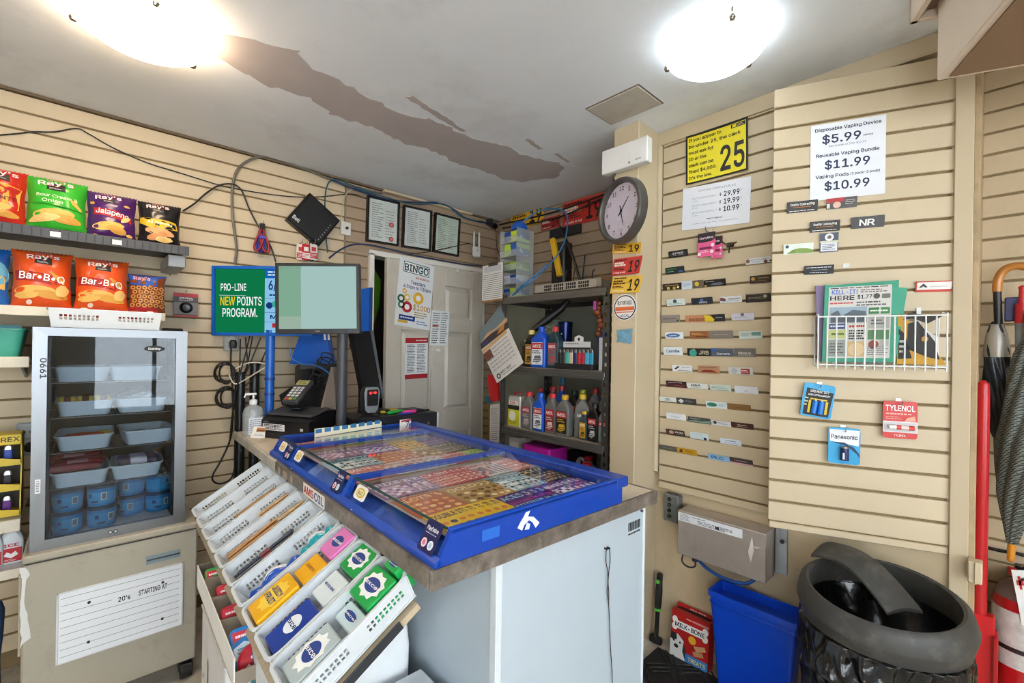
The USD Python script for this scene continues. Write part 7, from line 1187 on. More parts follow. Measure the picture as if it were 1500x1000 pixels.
PLD = usdkit.material(stage, '/World/Looks/plaid_cloth', {'g': ('texture_coordinate', {}), 'm': ('mapping', dict(scale=(110, 110, 110))), 'w1': ('wave_texture', dict(wave_type='bands', bands_direction='z', scale=.5, distortion=.3)), 'w2': ('wave_texture', dict(wave_type='bands', bands_direction='diagonal', scale=.5, distortion=.5)), 'mx': ('math', dict(math_type='maximum')), 'r': ('rgb_ramp', dict(ramp=[(.0, lin('#1f2221')), (.85, lin('#2b2f2c')), (.93, lin('#6f746a')), (1, lin('#7d8074'))])), 'p': ('principled_bsdf', dict(roughness=.6))},
    [('g.object', 'm.vector'), ('m.vector', 'w1.vector'), ('m.vector', 'w2.vector'), ('w1.fac', 'mx.value1'), ('w2.fac', 'mx.value2'), ('mx.value', 'r.fac'), ('r.color', 'p.base_color')], surface='p.BSDF')
umbrella('silver and black furled umbrella with a curved wooden handle', (2.28, -.004, 1.50), (2.315, -.01, 1.10), [.010, .020, .030, .032, .028, .012], M('#2a2f38', .3, var=.2, scale=10, name='umbrella_cloth'), ORG, [(2.265, -.004, 1.60), (2.265, -.006, 1.64), (2.262, -.02, 1.672), (2.26, -.045, 1.682), (2.26, -.07, 1.675), (2.26, -.085, 1.655)], [(2.27, -.008, 1.49), (2.267, -.006, 1.55), (2.265, -.004, 1.605)], [.02, .1, .2, .3], 1, M('#2a2a2c', .4, name='black_plastic'))
umbrella('dark plaid furled umbrella with an orange tip', (2.215, -.075, 1.44), (2.195, -.045, .775), [.008, .026, .040, .052, .040, .012], PLD, ORG, [(2.215, -.075, 1.44), (2.215, -.077, 1.50), (2.215, -.079, 1.53)], None, None, -1, M('#d0861f', .35, name='orange_plastic'))
t = Thing('foam_tube', 'grey tube with a red collar behind the umbrella handles', 'tube', at=(2.25, -.062, 1.34)); t.part('tube', loft([(0, .03, .03, 2), (.14, .034, .034, 2), (.15, .034, .034, 2)], 18), M('#7d858c', .5, name='grey_plastic')); t.part('collar', loft([(.15, .036, .036, 2), (.215, .036, .036, 2)], 18), M('#c2222a', .35, name='red_plastic')); t.part('neck', loft([(.215, .02, .02, 2), (.26, .018, .018, 2), (.27, .022, .022, 2), (.275, .01, .01, 2)], 16), M('#c92a30', .35, name='red_plastic')); t.part('pack_behind', box((.02, -.005, .16), (.06, .04, .24), .003), M('#3a3f78', .4, name='blue_card'))
EX = np.array([2.215, -.072, .31]); t = Thing('fire_extinguisher', 'red fire extinguisher with a white label and paper tag in the recess', 'fire extinguisher', at=EX)
RE = M('#b5141a', .25, var=.04, name='red_enamel', coat=.3); t.part('cylinder', lathe([(0, 0), (.06, 0), (.068, .006), (.07, .015), (.07, .27), (.066, .295), (.052, .325), (.03, .345), (.018, .35), (0, .35)], 36), RE, 40); t.part('shoulder_dust', lathe([(.0672, .296), (.0525, .326), (.0305, .3462), (.029, .3455), (.051, .325), (.0662, .2955)], 36), M('#6f5a54', .6, name='dusty_red'))
LAB = M('#cfcac4', .5, var=.2, scale=18, dirt=('#8f8a86', .5, 20.), name='worn_label')
for nm, z0, z1, m_ in (('label_band', .15, .262, LAB), ('label_band', .085, .135, LAB), ('strap', .136, .149, M('#3a3a3c', .4, .5, name='strap_metal'))): t.part(nm, lathe([(.0695, z0), (.0708, z0), (.0708, z1), (.0695, z1)], 36), m_)
for k, aa in enumerate((196, 222)): a_ = math.radians(aa); d_ = np.array([math.cos(a_), math.sin(a_), 0]); s_ = np.array([-d_[1], d_[0], 0]); f = Face(t, d_*.0712-s_*.012+np.array([0, 0, .095]), s_*.024, (0, 0, .03)); f.rect(0, 0, 1, 1, '#22242a', 1, 'symbol'); f.rect(.15, .15, .85, .85, '#d8d6d2', 2, 'symbol'); f.disc(.5, .55, .2, '#22242a', 3); f.flush()
t.part('valve', cat_([cyl((0, 0, .345), (0, 0, .385), .016, 16), box((-.02, -.02, .375), (.02, .02, .395), .004)]), M('#2a2624', .4, .6, name='valve')); t.part('lever', cat_([hull([(-.01, -.012, .395), (-.01, .012, .395), (-.10, -.01, .42), (-.10, .01, .42), (-.01, 0, .405), (-.10, 0, .428)]), hull([(-.01, -.01, .380), (-.01, .01, .380), (-.09, -.008, .375), (-.09, .008, .375), (-.09, 0, .383)])]), M('#1d1d1f', .4, name='black_metal')); t.part('gauge', cyl((-.015, .018, .375), (-.02, .032, .375), .014, 16), M('#b8202a', .4, name='gauge')); t.part('hose', wire([(.0, -.015, .375), (.01, -.05, .37), (.02, -.08, .30), (.02, -.085, .15)], .010, 10), BP); t.part('wall_bracket', box((.072, -.03, .05), (.142, .03, .34), .004), M('#2a2a2c', .5, name='black_metal'))
q = [np.array(p)-EX for p in ((2.14, -0.0676, 0.5438), (2.14, -0.0886, 0.5533), (2.14, -0.0869, 0.7192), (2.14, -0.043, 0.7074))]; t.part('paper_tag', slab(q, .0015), M('#e6e4e2', .5, name='paper'), False); f = Face(t, q[0]+(q[3]-q[0])*.62+np.array([-.001, 0, 0]), (q[2]-q[3])*.6, (q[3]-q[0])*.3); f.rect(.42, .1, .62, .9, '#c2262c', 1); f.rect(.25, .35, .8, .65, '#c2262c', 1); f.flush(); t.part('tag_wire', wire([(-.02, .0, .39), (-.06, -.01, .40), (-.075, -.005, .385)], .0015), metal('#c0c0c0', .3))
solo('conduit_strap', 'bits of black cable clipped along the recess wall', 'cable', wire([(2.35, .025, .70), (2.345, -.02, .70), (2.34, -.06, .705), (2.345, -.10, .70)], .006), BW)
# overhead cabinet at the upper right
A = np.array([1.736, .119, 2.15]); e1 = np.array([-.92, -.39, 0]); e1 /= np.linalg.norm(e1); e2 = np.array([e1[1], -e1[0], 0]); e2 = -e2 if e2[1] > 0 else e2
t = Thing('overhead_cabinet', 'cream boxed cabinet hung from the ceiling at upper right', 'cabinet', fr=frame(A, e1, e2))
sg = 1 if np.cross(e1, e2)[2] > 0 else -1
CB = M('#d9c8b6', .5, var=.03, name='cabinet_paint'); Z1 = .288*sg
t.part('cabinet_box', box((0, 0, 0), (1.1, .75, Z1), .003), CB, False); t.part('underside', box((.02, .02, 0), (1.08, .73, -.004*sg)), M('#86694f', .6, var=.06, name='shaded_brown')); t.part('cornice_board', box((-.045, -.05, .20*sg), (1.1, -.03, Z1), .003), CB, False); t.part('cornice_board', box((-.045, -.05, .20*sg), (-.028, .75, Z1), .003), CB, False); t.part('cornice_gap', box((-.02, -.032, .22*sg), (1.1, 0, Z1)), M('#6a5140', .7, name='shadow_gap'))  # the underside's brown is darkened to carry the shade below the cabinet
# ================================================================ metal rack in the alcove and what stands on it
t = Thing('metal_rack', 'dark grey boltless metal shelving rack in the alcove', 'rack', at=(1.9, 1.70, 0), world=True)
RK = M('#4d4c4b', .45, .4, var=.15, scale=10, name='rack_metal'); BRD = M('#8f8578', .6, var=.1, scale=6, name='rack_board')
RX0, RX1, RY0, RY1 = 1.90, 2.34, 1.315, 2.115
hz = np.arange(.05, 1.70, .05)
def rpost(x, y, dx, dy):
    pl = sbox(0, 0, .038, 1.715)
    from shapely import union_all
    holes = union_all([sbox(.012, z, .026, z+.018) for z in hz]); g = pl.difference(holes)
    a = prism(g, .003, frame((x, y, 0), (0, dy, 0), (0, 0, 1))); b = prism(g, .003, frame((x, y, 0), (dx, 0, 0), (0, 0, 1)))
    return cat_([a, b])
for x, dx in ((RX0, 1), (RX1, -1)):
    for y, dy in ((RY0, 1), (RY1, -1)): t.part('upright', rpost(x, y, dx, dy), RK, False)
for z in (1.70, 1.275, .905, .47, .08):
    t.part('shelf_board', box((RX0+.01, RY0+.01, z-.012), (RX1-.01, RY1-.01, z), .001), BRD)
    t.part('shelf_beam', cat_([box((RX0-.004, RY0+.02, z-.045), (RX0+.012, RY1-.02, z-.004), .003), box((RX0-.010, RY0+.02, z-.045), (RX0+.004, RY1-.02, z-.026), .003)]), M('#6f6d69', .35, .6, var=.1, name='rack_beam')); t.part('shelf_beam', box((RX1-.012, RY0+.02, z-.04), (RX1+.004, RY1-.02, z-.004)), RK)
    t.part('side_beam', box((RX0+.01, RY0, z-.04), (RX1-.01, RY0+.008, z-.004)), RK); t.part('side_beam', box((RX0+.01, RY1-.008, z-.04), (RX1-.01, RY1, z-.004)), RK)
def bottle(at, label, body, cap, w=.095, d=.055, h=.235, cols=('#b8262c', '#e8e6e2'), words=None, deg=-90, capr=.017, grp='oil and additive bottles on the rack', gold=None, shoulder=.66):
    q = Thing('oil_bottle', label, 'bottle', grp, at=at, deg=deg); s = h*shoulder
    q.part('body', loft([(0, w-.008, d-.008, 6), (.004, w, d, 7), (s, w, d, 7), (s+h*.08, w*.82, d*.92, 5), (s+h*.17, w*.48, d*.7, 3), (s+h*.2, .034, .034, 2), (h*.90, .032, .032, 2)], 28), M(body, .32, var=.05, name='bottle_plastic'), 45)
    q.part('cap', lathe([(0, h*.88), (capr+.002, h*.88), (capr+.003, h*.885), (capr+.002, h*.985), (capr-.002, h), (0, h)], 20), M(cap, .4, name='bottle_cap'))
    f = Face(q, (-w*.38, -d/2-.0006, s*.10), (w*.76, 0, 0), (0, 0, s*.82)); f.rect(0, 0, 1, 1, cols[1], 1, 'label'); f.rect(.0, .70, 1, .98, cols[0], 2, 'label'); f.text(words or 'AMSOIL', .5, .77, .13, '#f0eeea', 3, .84); f.lines(.08, .48, .92, .66, 2, gold or '#2a2a2e', 3); f.poly([(.1, .1), (.5, .05), (.9, .2), (.8, .42), (.3, .4)], gold or '#5a5f68', 2, 'picture'); f.lines(.1, .06, .9, .3, 3, cols[1], 3); f.flush(); return q
GRY, BLU, BLKB = '#6b6a69', '#1d55c4', '#1a1b1f'
z9 = .906
bottle((1.945, 1.905, z9), 'grey oil bottle with red cap beside the yellow tin, front row', GRY, '#c9262a', .085, .055, .22, ('#a8343a', '#6b6a69'), gold='#b8a8a4')
bottle((1.950, 1.815, z9), 'bright blue oil bottle in the front row of the lower shelf', BLU, BLU, .085, .055, .222, ('#b8262c', '#e4e6ea'))
bottle((1.950, 1.722, z9), 'grey oil bottle with red cap right of the blue one', GRY, '#cc2a2c', .082, .055, .225, ('#b8262c', '#8a2a2e'), gold='#e0d0c8')
bottle((1.945, 1.628, z9), 'grey oil bottle with yellow cap and gold label, front row', GRY, '#d8a82a', .095, .06, .225, ('#b8343a', '#23211e'), gold='#d8b02a')
bottle((1.985, 1.535, z9), 'plain grey oil bottle with yellow cap turned sideways', '#6f6e6c', '#d8b82f', .085, .06, .235, ('#6f6e6c', '#6f6e6c'), gold='#77767a', deg=-60)
bottle((1.940, 1.488, z9), 'small dark additive bottle with yellow cap in front', '#3f4a55', '#d8b42c', .05, .036, .15, ('#c99a2a', '#c9982a'), capr=.011, gold='#3a2f1a', words='POWER')
bottle((1.945, 1.425, z9), 'tall black additive bottle with red oval label', '#17171a', '#202024', .066, .05, .20, ('#b8242c', '#17171a'), gold='#c9c8c4')
bottle((1.950, 1.365, z9), 'grey bottle with green band at the right end of the shelf', '#7a7978', '#7a7978', .055, .05, .19, ('#c2323a', '#8f8f8c'), gold='#3f9a6a')
for k, (y, col, cap, lb) in enumerate(((1.96, GRY, '#a82a2a', 'grey oil bottle with dull red cap, back row far left'), (1.87, '#7a7d80', '#b8242a', 'grey oil bottle with red cap, back row behind the blue one'), (1.785, '#1d4fb0', '#a0202a', 'blue oil bottle with red cap in the back row'), (1.705, '#2a2a2e', '#1f3a30', 'black bottle with dark green cap in the back row'), (1.625, GRY, '#c9d04a', 'grey oil bottle with lime cap in the back row'), (1.55, '#77767a', '#b8262c', 'grey oil bottle with red cap, back row to the right'), (1.475, GRY, '#c9a83a', 'grey oil bottle with yellow and red cap, back row'), (1.40, '#2c2c30', '#c9c83a', 'dark bottle with lime yellow cap, back row right end'))):
    bottle((2.10+.02*(k % 2), y, z9), lb, col, cap, .075, .055, .235+.012*(k % 3))
t = Thing('oil_tin', 'yellow and white rectangular oil tin at the left of the lower shelf', 'tin', at=(1.955, 2.015, z9), deg=-90); t.part('tin_body', loft([(0, .11, .07, 9), (.17, .11, .07, 9), (.185, .10, .06, 8), (.186, .0001, .0001, 2)], 32), M('#c9c6c0', .35, .3, var=.05, name='tin'), 40); t.part('handle', wire([(-.03, 0, .186), (-.02, 0, .205), (.02, 0, .205), (.03, 0, .186)], .005), M('#a0282c', .4, name='red_plastic')); f = Face(t, (-.05, -.0356, .005), (.1, 0, 0), (0, 0, .16)); f.rect(0, 0, 1, .62, '#c9c22a', 1); f.rect(0, .62, 1, .78, '#2a2620', 1); f.rect(.1, .80, .9, .95, '#e4dcd8', 1); f.text('OIL', .45, .83, .09, '#b8262c', 2, .5); f.disc(.4, .38, .3, '#e2e2d0', 2, .2); f.lines(.1, .06, .9, .2, 3, '#6a6a1a', 2); f.flush()
z12 = 1.276
bottle((1.955, 1.822, z12), 'large bright blue oil jug on the middle shelf', '#1c53c9', '#1c53c9', .115, .075, .238, ('#b8303a', '#dfe3ea'), capr=.016)
bottle((1.965, 1.912, z12), 'black bottle with gold oval label left of the blue jug', '#201d1b', '#d8c06a', .075, .05, .22, ('#a8642a', '#c9a24a'), gold='#3a2a14', capr=.017)
bottle((2.04, 1.79, z12), 'dark bottle with cream cap behind the blue jug', '#22252a', '#d8c67a', .07, .05, .235, capr=.017)
bottle((1.955, 1.715, z12), 'dark teal spray bottle with red cap right of the blue jug', '#1d3a44', '#c92c30', .085, .055, .235, ('#a8343c', '#5a6468'), gold='#b04048', capr=.015)
t = Thing('tumbler', 'dark blue metal tumbler at the back of the middle shelf', 'tumbler', at=(2.14, 1.80, z12)); t.part('cup', lathe([(0, 0), (.033, 0), (.036, .02), (.044, .24), (.046, .27), (.040, .275), (0, .275)], 24), M('#1a2a5a', .2, .6, name='blue_metal')); t.part('steel_side', lathe([(.0335, .0), (.0365, .02), (.0395, .1), (.039, .1), (.036, .02)], 24), metal('#b8bcc0', .2))
for i in range(3): t.part('star', cyl((-.044+.004*i, -.01+.012*i, .2+.02*(i % 2)), (-.046+.004*i, -.01+.012*i, .2+.02*(i % 2)), .005, 8), M('#d8dce8', .4, name='white_print'))
# lighter tray on the middle shelf
t = Thing('lighter_box', 'open box with a white header holding upright lighters', 'display box', at=(1.93, 1.545, z12), deg=-90); t.part('tray', box((-.13, -.03, 0), (.13, .05, .03), .003), M('#1c1d22', .5, name='black_card')); t.part('back_card', box((-.13, .045, 0), (.06, .05, .15), .002), M('#d6d7da', .5, name='white_card')); t.part('hang_tab', prism(Polygon([(-.03, 0), (-.03, .03), (.0, .04), (.03, .03), (.03, 0)]).difference(Point(0, .018).buffer(.009)), .003, frame((-.02, .05, .145), (1, 0, 0), (0, 0, 1))), M('#e4e5e8', .5, name='white_card')); f = Face(t, (-.13, .0445, .08), (.19, 0, 0), (0, 0, .07)); f.lines(.1, .75, .6, .9, 1, '#5a5c64', 1); f.rect(0, .0, 1, .55, '#2a2b30', 1); f.flush()
for i, (c, nm) in enumerate((('#2a2a2e', 'black patterned'), ('#3a3a3e', 'dark grey patterned'), ('#4fb8a8', 'mint green'), ('#cfc2a0', 'cream'), ('#2f2f6a', 'indigo'), ('#c93230', 'red'), ('#a82a48', 'crimson'), ('#3fb0d8', 'sky blue'), ('#3a9ec8', 'deep sky blue'))):
    q = Thing('lighter', '%s lighter standing in the box on the rack' % nm, 'lighter', 'lighters in the box on the rack', fr=rz((1.93, 1.545, z12+.004), -90)@frame((-.113+.027*i, .0, 0))); q.part('body', loft([(0, .024, .013, 4), (.085, .024, .013, 4)], 16), M(c, .3, var=.35 if i < 2 else .04, scale=80, name='lighter')); q.part('metal_hood', loft([(.085, .022, .012, 3), (.10, .02, .011, 3), (.104, .01, .008, 3)], 14), metal('#9a9ea2', .3))
t = Thing('paper_roll_box', 'white upright carton at the right end of the middle shelf', 'carton', at=(1.96, 1.37, z12)); t.part('carton', box((-.02, -.03, 0), (.05, .035, .17), .002), M('#d0d2d4', .5, name='white_card')); t.part('can_behind', lathe([(0, 0), (.03, 0), (.03, .2), (.025, .215), (0, .215)], 20, (.10, .09, 0)), M('#1d4a9a', .3, name='blue_tin'))
t = Thing('copper_disc', 'copper coloured round disc leaning on the rack upright', 'disc', at=(1.94, 1.335, z12)); t.part('disc', lathe([(0, 0), (.045, 0), (.05, .006), (.045, .014), (0, .012)], 28).apply_transform(frame((0, .0, .052), (.3, .95, 0), (0, 0, 1))), metal('#9a5a3a', .4)); 
t = Thing('yellow_folder', 'yellow plastic folder standing at the back of the middle shelf', 'folder', at=(2.20, 1.50, z12)); t.part('folder', box((-.01, -.07, 0), (.01, .06, .36), .003), M('#d0ac1c', .4, var=.06, name='yellow_plastic')); t.part('cord', wire([(-.014, -.03, .36), (-.02, -.035, .2), (-.016, -.05, .05)], .004), BW)
solo('amber_beads', 'string of brown beads hanging from the top of the rack', 'beads', cat_([trimesh.creation.icosphere(1, .014+.004*(i % 3)).apply_translation((1.925+.008*(i % 2), 1.395+.012*math.sin(i), 1.62-.022*i)) for i in range(8)]+[wire([(1.91, 1.40, 1.715), (1.905, 1.40, 1.66), (1.925, 1.40, 1.63)], .002)]), M('#7a3f22', .3, name='amber'), kind='stuff')
solo('pink_tag', 'pink and purple tag tied to the rack front', 'tag', box((1.893, 1.392, 1.585), (1.897, 1.408, 1.63), .001), M('#a83a9a', .4, name='pink_card'))
# clutter at the left of the middle shelf, top of rack
rj = random.Random(5)
for k, (y, z, sx, sy, sz, c, lb) in enumerate(((2.04, z12, .10, .05, .16, '#7a5a3f', 'brown carton at the left end of the middle shelf'), (1.99, z12, .12, .04, .12, '#2c2a28', 'black case beside the brown carton on the middle shelf'), (2.0, z12+.125, .18, .09, .02, '#5a6a4a', 'olive folder lying on the black case'), (1.97, z12+.148, .16, .10, .012, '#c4c2bc', 'white papers on the olive folder'), (1.93, z12+.0, .08, .05, .05, '#3a4468', 'small blue carton behind the gold label bottle'))):
    b = box((-sx/2, -sy/2, 0), (sx/2, sy/2, sz), .002); b.apply_transform(rz((2.08, y, z+.0005), rj.uniform(-8, 8))); solo('carton' if k in (0, 4) else ['', 'case', 'folder', 'papers'][k], lb, ['carton', 'case', 'folder', 'papers', 'carton'][k], b, M(c, .6, var=.15, scale=20, name='clutter'), None, False)
solo('folded_umbrella', 'black folded umbrella slanting behind the blue jug', 'umbrella', loft_path([(2.0, 1.93, 1.50), (2.05, 1.87, 1.56), (2.10, 1.80, 1.63), (2.12, 1.76, 1.68)], [.018, .026, .024, .012], 14), M('#17171a', .5, name='black_cloth')); solo('plastic_bag', 'crumpled clear and green bag at the back of the middle shelf', 'bag', (lambda m: (setattr(m, 'vertices', m.vertices*(.6+.8*meshkit.fbm(m.vertices*3+2, 3, 6)[:, None])*np.array([.09, .10, .06])+np.array([2.2, 1.95, 1.52])), m)[1])(trimesh.creation.icosphere(3)), M('#8f9a8a', .3, var=.4, scale=18, name='film'))
solo('clip_stack', 'small dark wire basket low behind the bottles, lower shelf left', 'basket', box((2.14, 1.92, z9), (2.30, 2.08, z9+.17), .003), M('#4a4f58', .5, var=.4, scale=60, name='wire_basket'))
solo('teal_tube', 'teal tube standing at the back of the lower shelf', 'tube', cyl((2.22, 1.88, z9), (2.22, 1.88, z9+.33), .018, 16), M('#1d6a8a', .4, name='teal_plastic'))
# bottom shelf glimpsed over the counter
z4 = .471
t = Thing('magenta_box', 'magenta plastic box on the lower rack shelf', 'box', at=(2.02, 1.84, z4)); t.part('body', loft([(0, .16, .20, 10), (.27, .18, .22, 10), (.335, .18, .22, 10), (.34, .17, .21, 9)], 36), M('#b81f9a', .35, name='magenta_plastic'), 40); 
for k, (y, lb) in enumerate(((1.60, 'white jug with red cap and handle on the lower rack shelf'), (1.50, 'white jug with red cap in front on the lower rack shelf'), (1.385, 'blue-grey jug with dull red cap at the right of the lower shelf'))):
    x = 2.13 if k != 1 else 1.98; t = Thing('jug', lb, 'jug', 'jugs on the lower rack shelf', at=(x, y, z4), deg=-90+8*k); c = M('#c4cace' if k < 2 else '#8a98a4', .35, name='jug_plastic'); t.part('body', loft([(0, .13, .09, 6), (.19, .13, .09, 6), (.235, .09, .07, 4), (.255, .045, .045, 2), (.275, .042, .042, 2)], 28), c, 45); t.part('cap', lathe([(0, .27), (.026, .27), (.026, .30), (0, .302)], 20), M('#b8202a' if k < 2 else '#6a2a34', .4, name='red_plastic')); t.part('handle', wire([(-.02, 0, .262), (-.055, 0, .275), (-.075, 0, .25), (-.07, 0, .20), (-.058, 0, .17)], .013, 12), c)
for k, (y, x, w, h, c, lb) in enumerate(((2.05, 1.96, .09, .36, '#b9b4a8', 'white cardboard file box at the left of the lower rack shelf'), (1.975, 2.05, .05, .33, '#a8987a', 'tan carton beside the magenta box'), (1.725, 2.13, .1, .30, '#1c1d22', 'dark drum right of the magenta box'))): solo('file_box' if k == 0 else ['', 'carton', 'drum'][k], lb, ['box', 'carton', 'drum'][k], box((x, y-w/2, z4), (x+.18, y+w/2, z4+h), .003), M(c, .6, var=.08, name='card'), None, False)
f_t = Thing('box_label', 'black mark sheet on the white file box', 'label', at=(1.958, 2.05, z4+.2), world=True); f_t.part('sheet', box((1.957, 2.015, z4+.1), (1.9595, 2.085, z4+.33)), M('#cfccc4', .5, name='paper')); f = Face(f_t, (1.9565, 2.085, z4+.1), (0, -.07, 0), (0, 0, .23)); f.rect(.55, .3, .62, .85, '#2a2a2c', 1); f.poly([(.2, .5), (.35, .3), (.6, .1), (.55, .2), (.35, .45)], '#2a2a2c', 1); f.flush()
# ---- on top of the rack: clear organiser tower, network switch, yellow device
zt = 1.7005
OX, OY = 1.955, 2.045
t = Thing('organiser_tower', 'clear plastic tower of compartments with blue and lime boxes', 'organiser', at=(OX, OY, zt), world=True); CP = pane((.93, .95, .95), .9, .03, 'organiser_clear', ('#dfe4e6', .22)); ow, od, oh = .155, .15, .44
for k in range(5): t.part('tier_floor', box((OX, OY, zt+k*oh/5), (OX+od, OY+ow, zt+k*oh/5+.003)), CP)
for a, b in (((OX, OY+ow-.003), (OX+od, OY+ow)), ((OX, OY), (OX+od, OY+.003)), ((OX+od-.003, OY), (OX+od, OY+ow))): t.part('wall', box((a[0], a[1], zt), (b[0], b[1], zt+oh)), CP)
for k in range(5): t.part('front_lip', box((OX-.002, OY, zt+k*oh/5), (OX, OY+ow, zt+k*oh/5+.04)), CP)
for k, (z, c1, c2, lb) in enumerate(((.02, '#b8d23a', '#1d4fa8', 'lime and blue box in the lowest tier of the clear tower'), (.105, '#1d4a9e', '#dfe3ea', 'blue box with white pods in the second tier of the tower'), (.19, '#a8cc2f', '#6f8f1f', 'lime green box in the middle tier of the tower'), (.30, '#1f55b0', '#b8d840', 'large blue and lime box in the top tier of the tower'), (.385, '#c2d83a', '#1d4a9e', 'lime topped box at the very top of the tower'))):
    q = Thing('small_box', lb, 'box', 'small boxes in the clear tower', at=(OX+.075, OY+.075, zt+[.004, .0925, .1805, .2685, .3565][k]), world=False); h = [.06, .055, .05, .08, .07][k]; q.part('carton', box((-.06, -.055, 0), (.06, .055, h), .002), M(c1, .4, name='small_carton')); f = Face(q, (-.06, -.0556, 0), (.12, 0, 0), (0, 0, h)); f.poly([(0, .5), (1, .3), (1, 1), (0, 1)] if k != 3 else [(0, .72), (1, .6), (1, 1), (0, 1)], c2, 1); f.lines(.5, .08, .9, .25, 1, '#e8ecf0', 2); f.poly([(.2, .4), (.3, .7), (.5, .35), (.4, .25)], '#dfe6ee', 2); f.flush(); f = Face(q, (-.0606, .055, 0), (0, -.11, 0), (0, 0, h)); f.poly([(0, 0), (.6, .2), (.5, 1), (0, 1)], c2, 1); f.flush()
t = Thing('blue_cup', 'blue plastic dome lid on top of the clear tower', 'lid', at=(2.03, OY+.06, zt+.4405)); t.part('dome', lathe([(0, 0), (.05, 0), (.055, .01), (.05, .035), (.03, .055), (0, .06)], 28), M('#1f5ab8', .35, name='blue_plastic'))
t = Thing('network_switch', 'grey network switch with rows of ports on the rack top', 'network switch', at=(1.915, 1.62, zt)); t.part('case', box((0, -.215, .006), (.20, .225, .052), .002), M('#a8a49c', .4, .4, name='grey_metal')); t.part('ear', box((-.003, -.245, .006), (.003, -.215, .052)), M('#8f8b84', .4, .5, name='grey_metal')); 
for i in range(22):
    for j in range(2):
        if i % 6 != 5: t.part('port', box((-.0012, -.165+i*.0145, .012+j*.018), (.001, -.165+i*.0145+.0105, .026+j*.018)), M('#1d1c1b', .6, name='port'))
for k in range(5): t.part('foot_lead', wire([(.05+.02*k, -.15+.08*k, .052), (.05+.02*k, -.15+.08*k, .09), (.06+.02*k, -.155+.08*k, .11+.09*((k*3) % 4)/3)], .0035), BW)
t = Thing('label_printer', 'yellow and black handheld device clutter behind the tower', 'device', at=(2.20, 1.93, zt+.03), world=False); t.part('yellow_panel', box((-.03, -.09, .10), (.0, -.05, .36), .006).apply_transform(frame((0, 0, 0), (1, 0, 0), (0, .96, -.25))), M('#e0ae1a', .4, name='yellow_plastic')); t.part('body', box((-.0, -.06, .0), (.09, .05, .34), .01), BP); t.part('strut', wire([(-.03, -.05, .42), (-.04, -.15, .25), (-.04, -.24, .02)], .009, 8), BP); t.part('lead', wire([(0, .02, .3), (-.04, .0, .2), (-.05, -.04, .05), (-.04, -.02, -.02)], .004), BW); t.part('bracket', box((-.02, -.2, .36), (.0, .05, .42), .004), BP)
for k, pts in enumerate(([(2.0, 2.04, 2.18), (2.05, 1.95, 2.24), (2.1, 1.84, 2.24), (2.12, 1.78, 2.18), (2.1, 1.80, 2.0), (2.03, 1.93, 1.83), (1.95, 2.03, 1.74)], [(1.93, 2.03, 1.72), (1.97, 1.95, 1.80), (2.05, 1.87, 1.90)], [(1.92, 1.95, 1.765), (1.93, 2.0, 1.74), (1.92, 2.04, 1.71)])): wallwire('blue network cable looping %s' % ['over the tower top and down to the switch', 'from the tower foot up behind it', 'short, at the left end of the network switch'][k], pts, .005, M('#2a6aa0', .4, name='blue_wire'))
# 19+ notices on the alcove wall and the post
def notice19(O, X, Y, base, label, grp='age 19 notices', small=False):
    t = Thing('age_notice', label, 'notice', grp, at=O, world=True); t.part('card', slab([O, O+X, O+X+Y, O+Y], .0015), M(base, .45, var=.03, name='notice_card'), False); f = Face(t, O, X, Y); yb = base.lower() in ('#e2b02a', '#dca628', '#e0b43a')
    f.text('19', .77, .14, .62, '#1d1614', 2, .36); f.rect(0, .95, 1, 1, '#d8c09a' if yb else '#d86a5a', 1); f.lines(.06, .80, .5, .92, 1, '#3a1a14', 2, .6); f.lines(.06, .50, .52, .76, 2, '#f2e8dc' if not yb else '#4a3010', 2, .8); f.lines(.06, .28, .5, .44, 2, '#3a1a14', 2, .6); f.text('19 YEARS OF AGE', .28, .10, .08, '#f2ece4', 2, .44); f.flush()
a, b, c = np.array((2.49, 2.1334, 2.2519)), np.array((2.49, 1.7798, 2.2187)), np.array((2.49, 2.1369, 2.4289)); notice19(a, np.array([0, b[1]-a[1], 0]), np.array([0, 0, c[2]-a[2]]), '#c43026', 'large red age 19 notice on the alcove wall left of the clock')
a, b, c = np.array((2.49, 2.6794, 2.3298)), np.array((2.49, 2.3207, 2.3066)), np.array((2.49, 2.691, 2.4916)); notice19(a, np.array([0, b[1]-a[1], 0]), np.array([0, 0, c[2]-a[2]]), '#e2b02a', 'yellow age 19 notice on the alcove wall behind the clear tower')
a, b, c = np.array((2.48, 2.3314, 2.2658)), np.array((2.48, 2.1505, 2.2531)), np.array((2.48, 2.3332, 2.3529)); notice19(a, np.array([0, b[1]-a[1], 0]), np.array([0, 0, c[2]-a[2]]), '#a8282a', 'small dark red age 19 notice between the tower and the large red one')
for base, bl, br, tl, lb in (('#dca628', (1.838, 1.2598, 1.8417), (1.838, 1.1091, 1.8266), (1.838, 1.2568, 1.8903), 'yellow age 19 notice on the post half behind the clock'), ('#c02c2a', (1.836, 1.2643, 1.7373), (1.836, 1.1133, 1.7336), (1.836, 1.2465, 1.8167), 'red age 19 notice on the post below the clock'), ('#e0b43a', (1.838, 1.2719, 1.653), (1.838, 1.1131, 1.6468), (1.838, 1.254, 1.7332), 'yellow age 19 notice on the post, lowest of three')):
    a, b, c = np.array(bl), np.array(br), np.array(tl); notice19(a, np.array([0, b[1]-a[1], b[2]-a[2]]), c-a, base, lb)
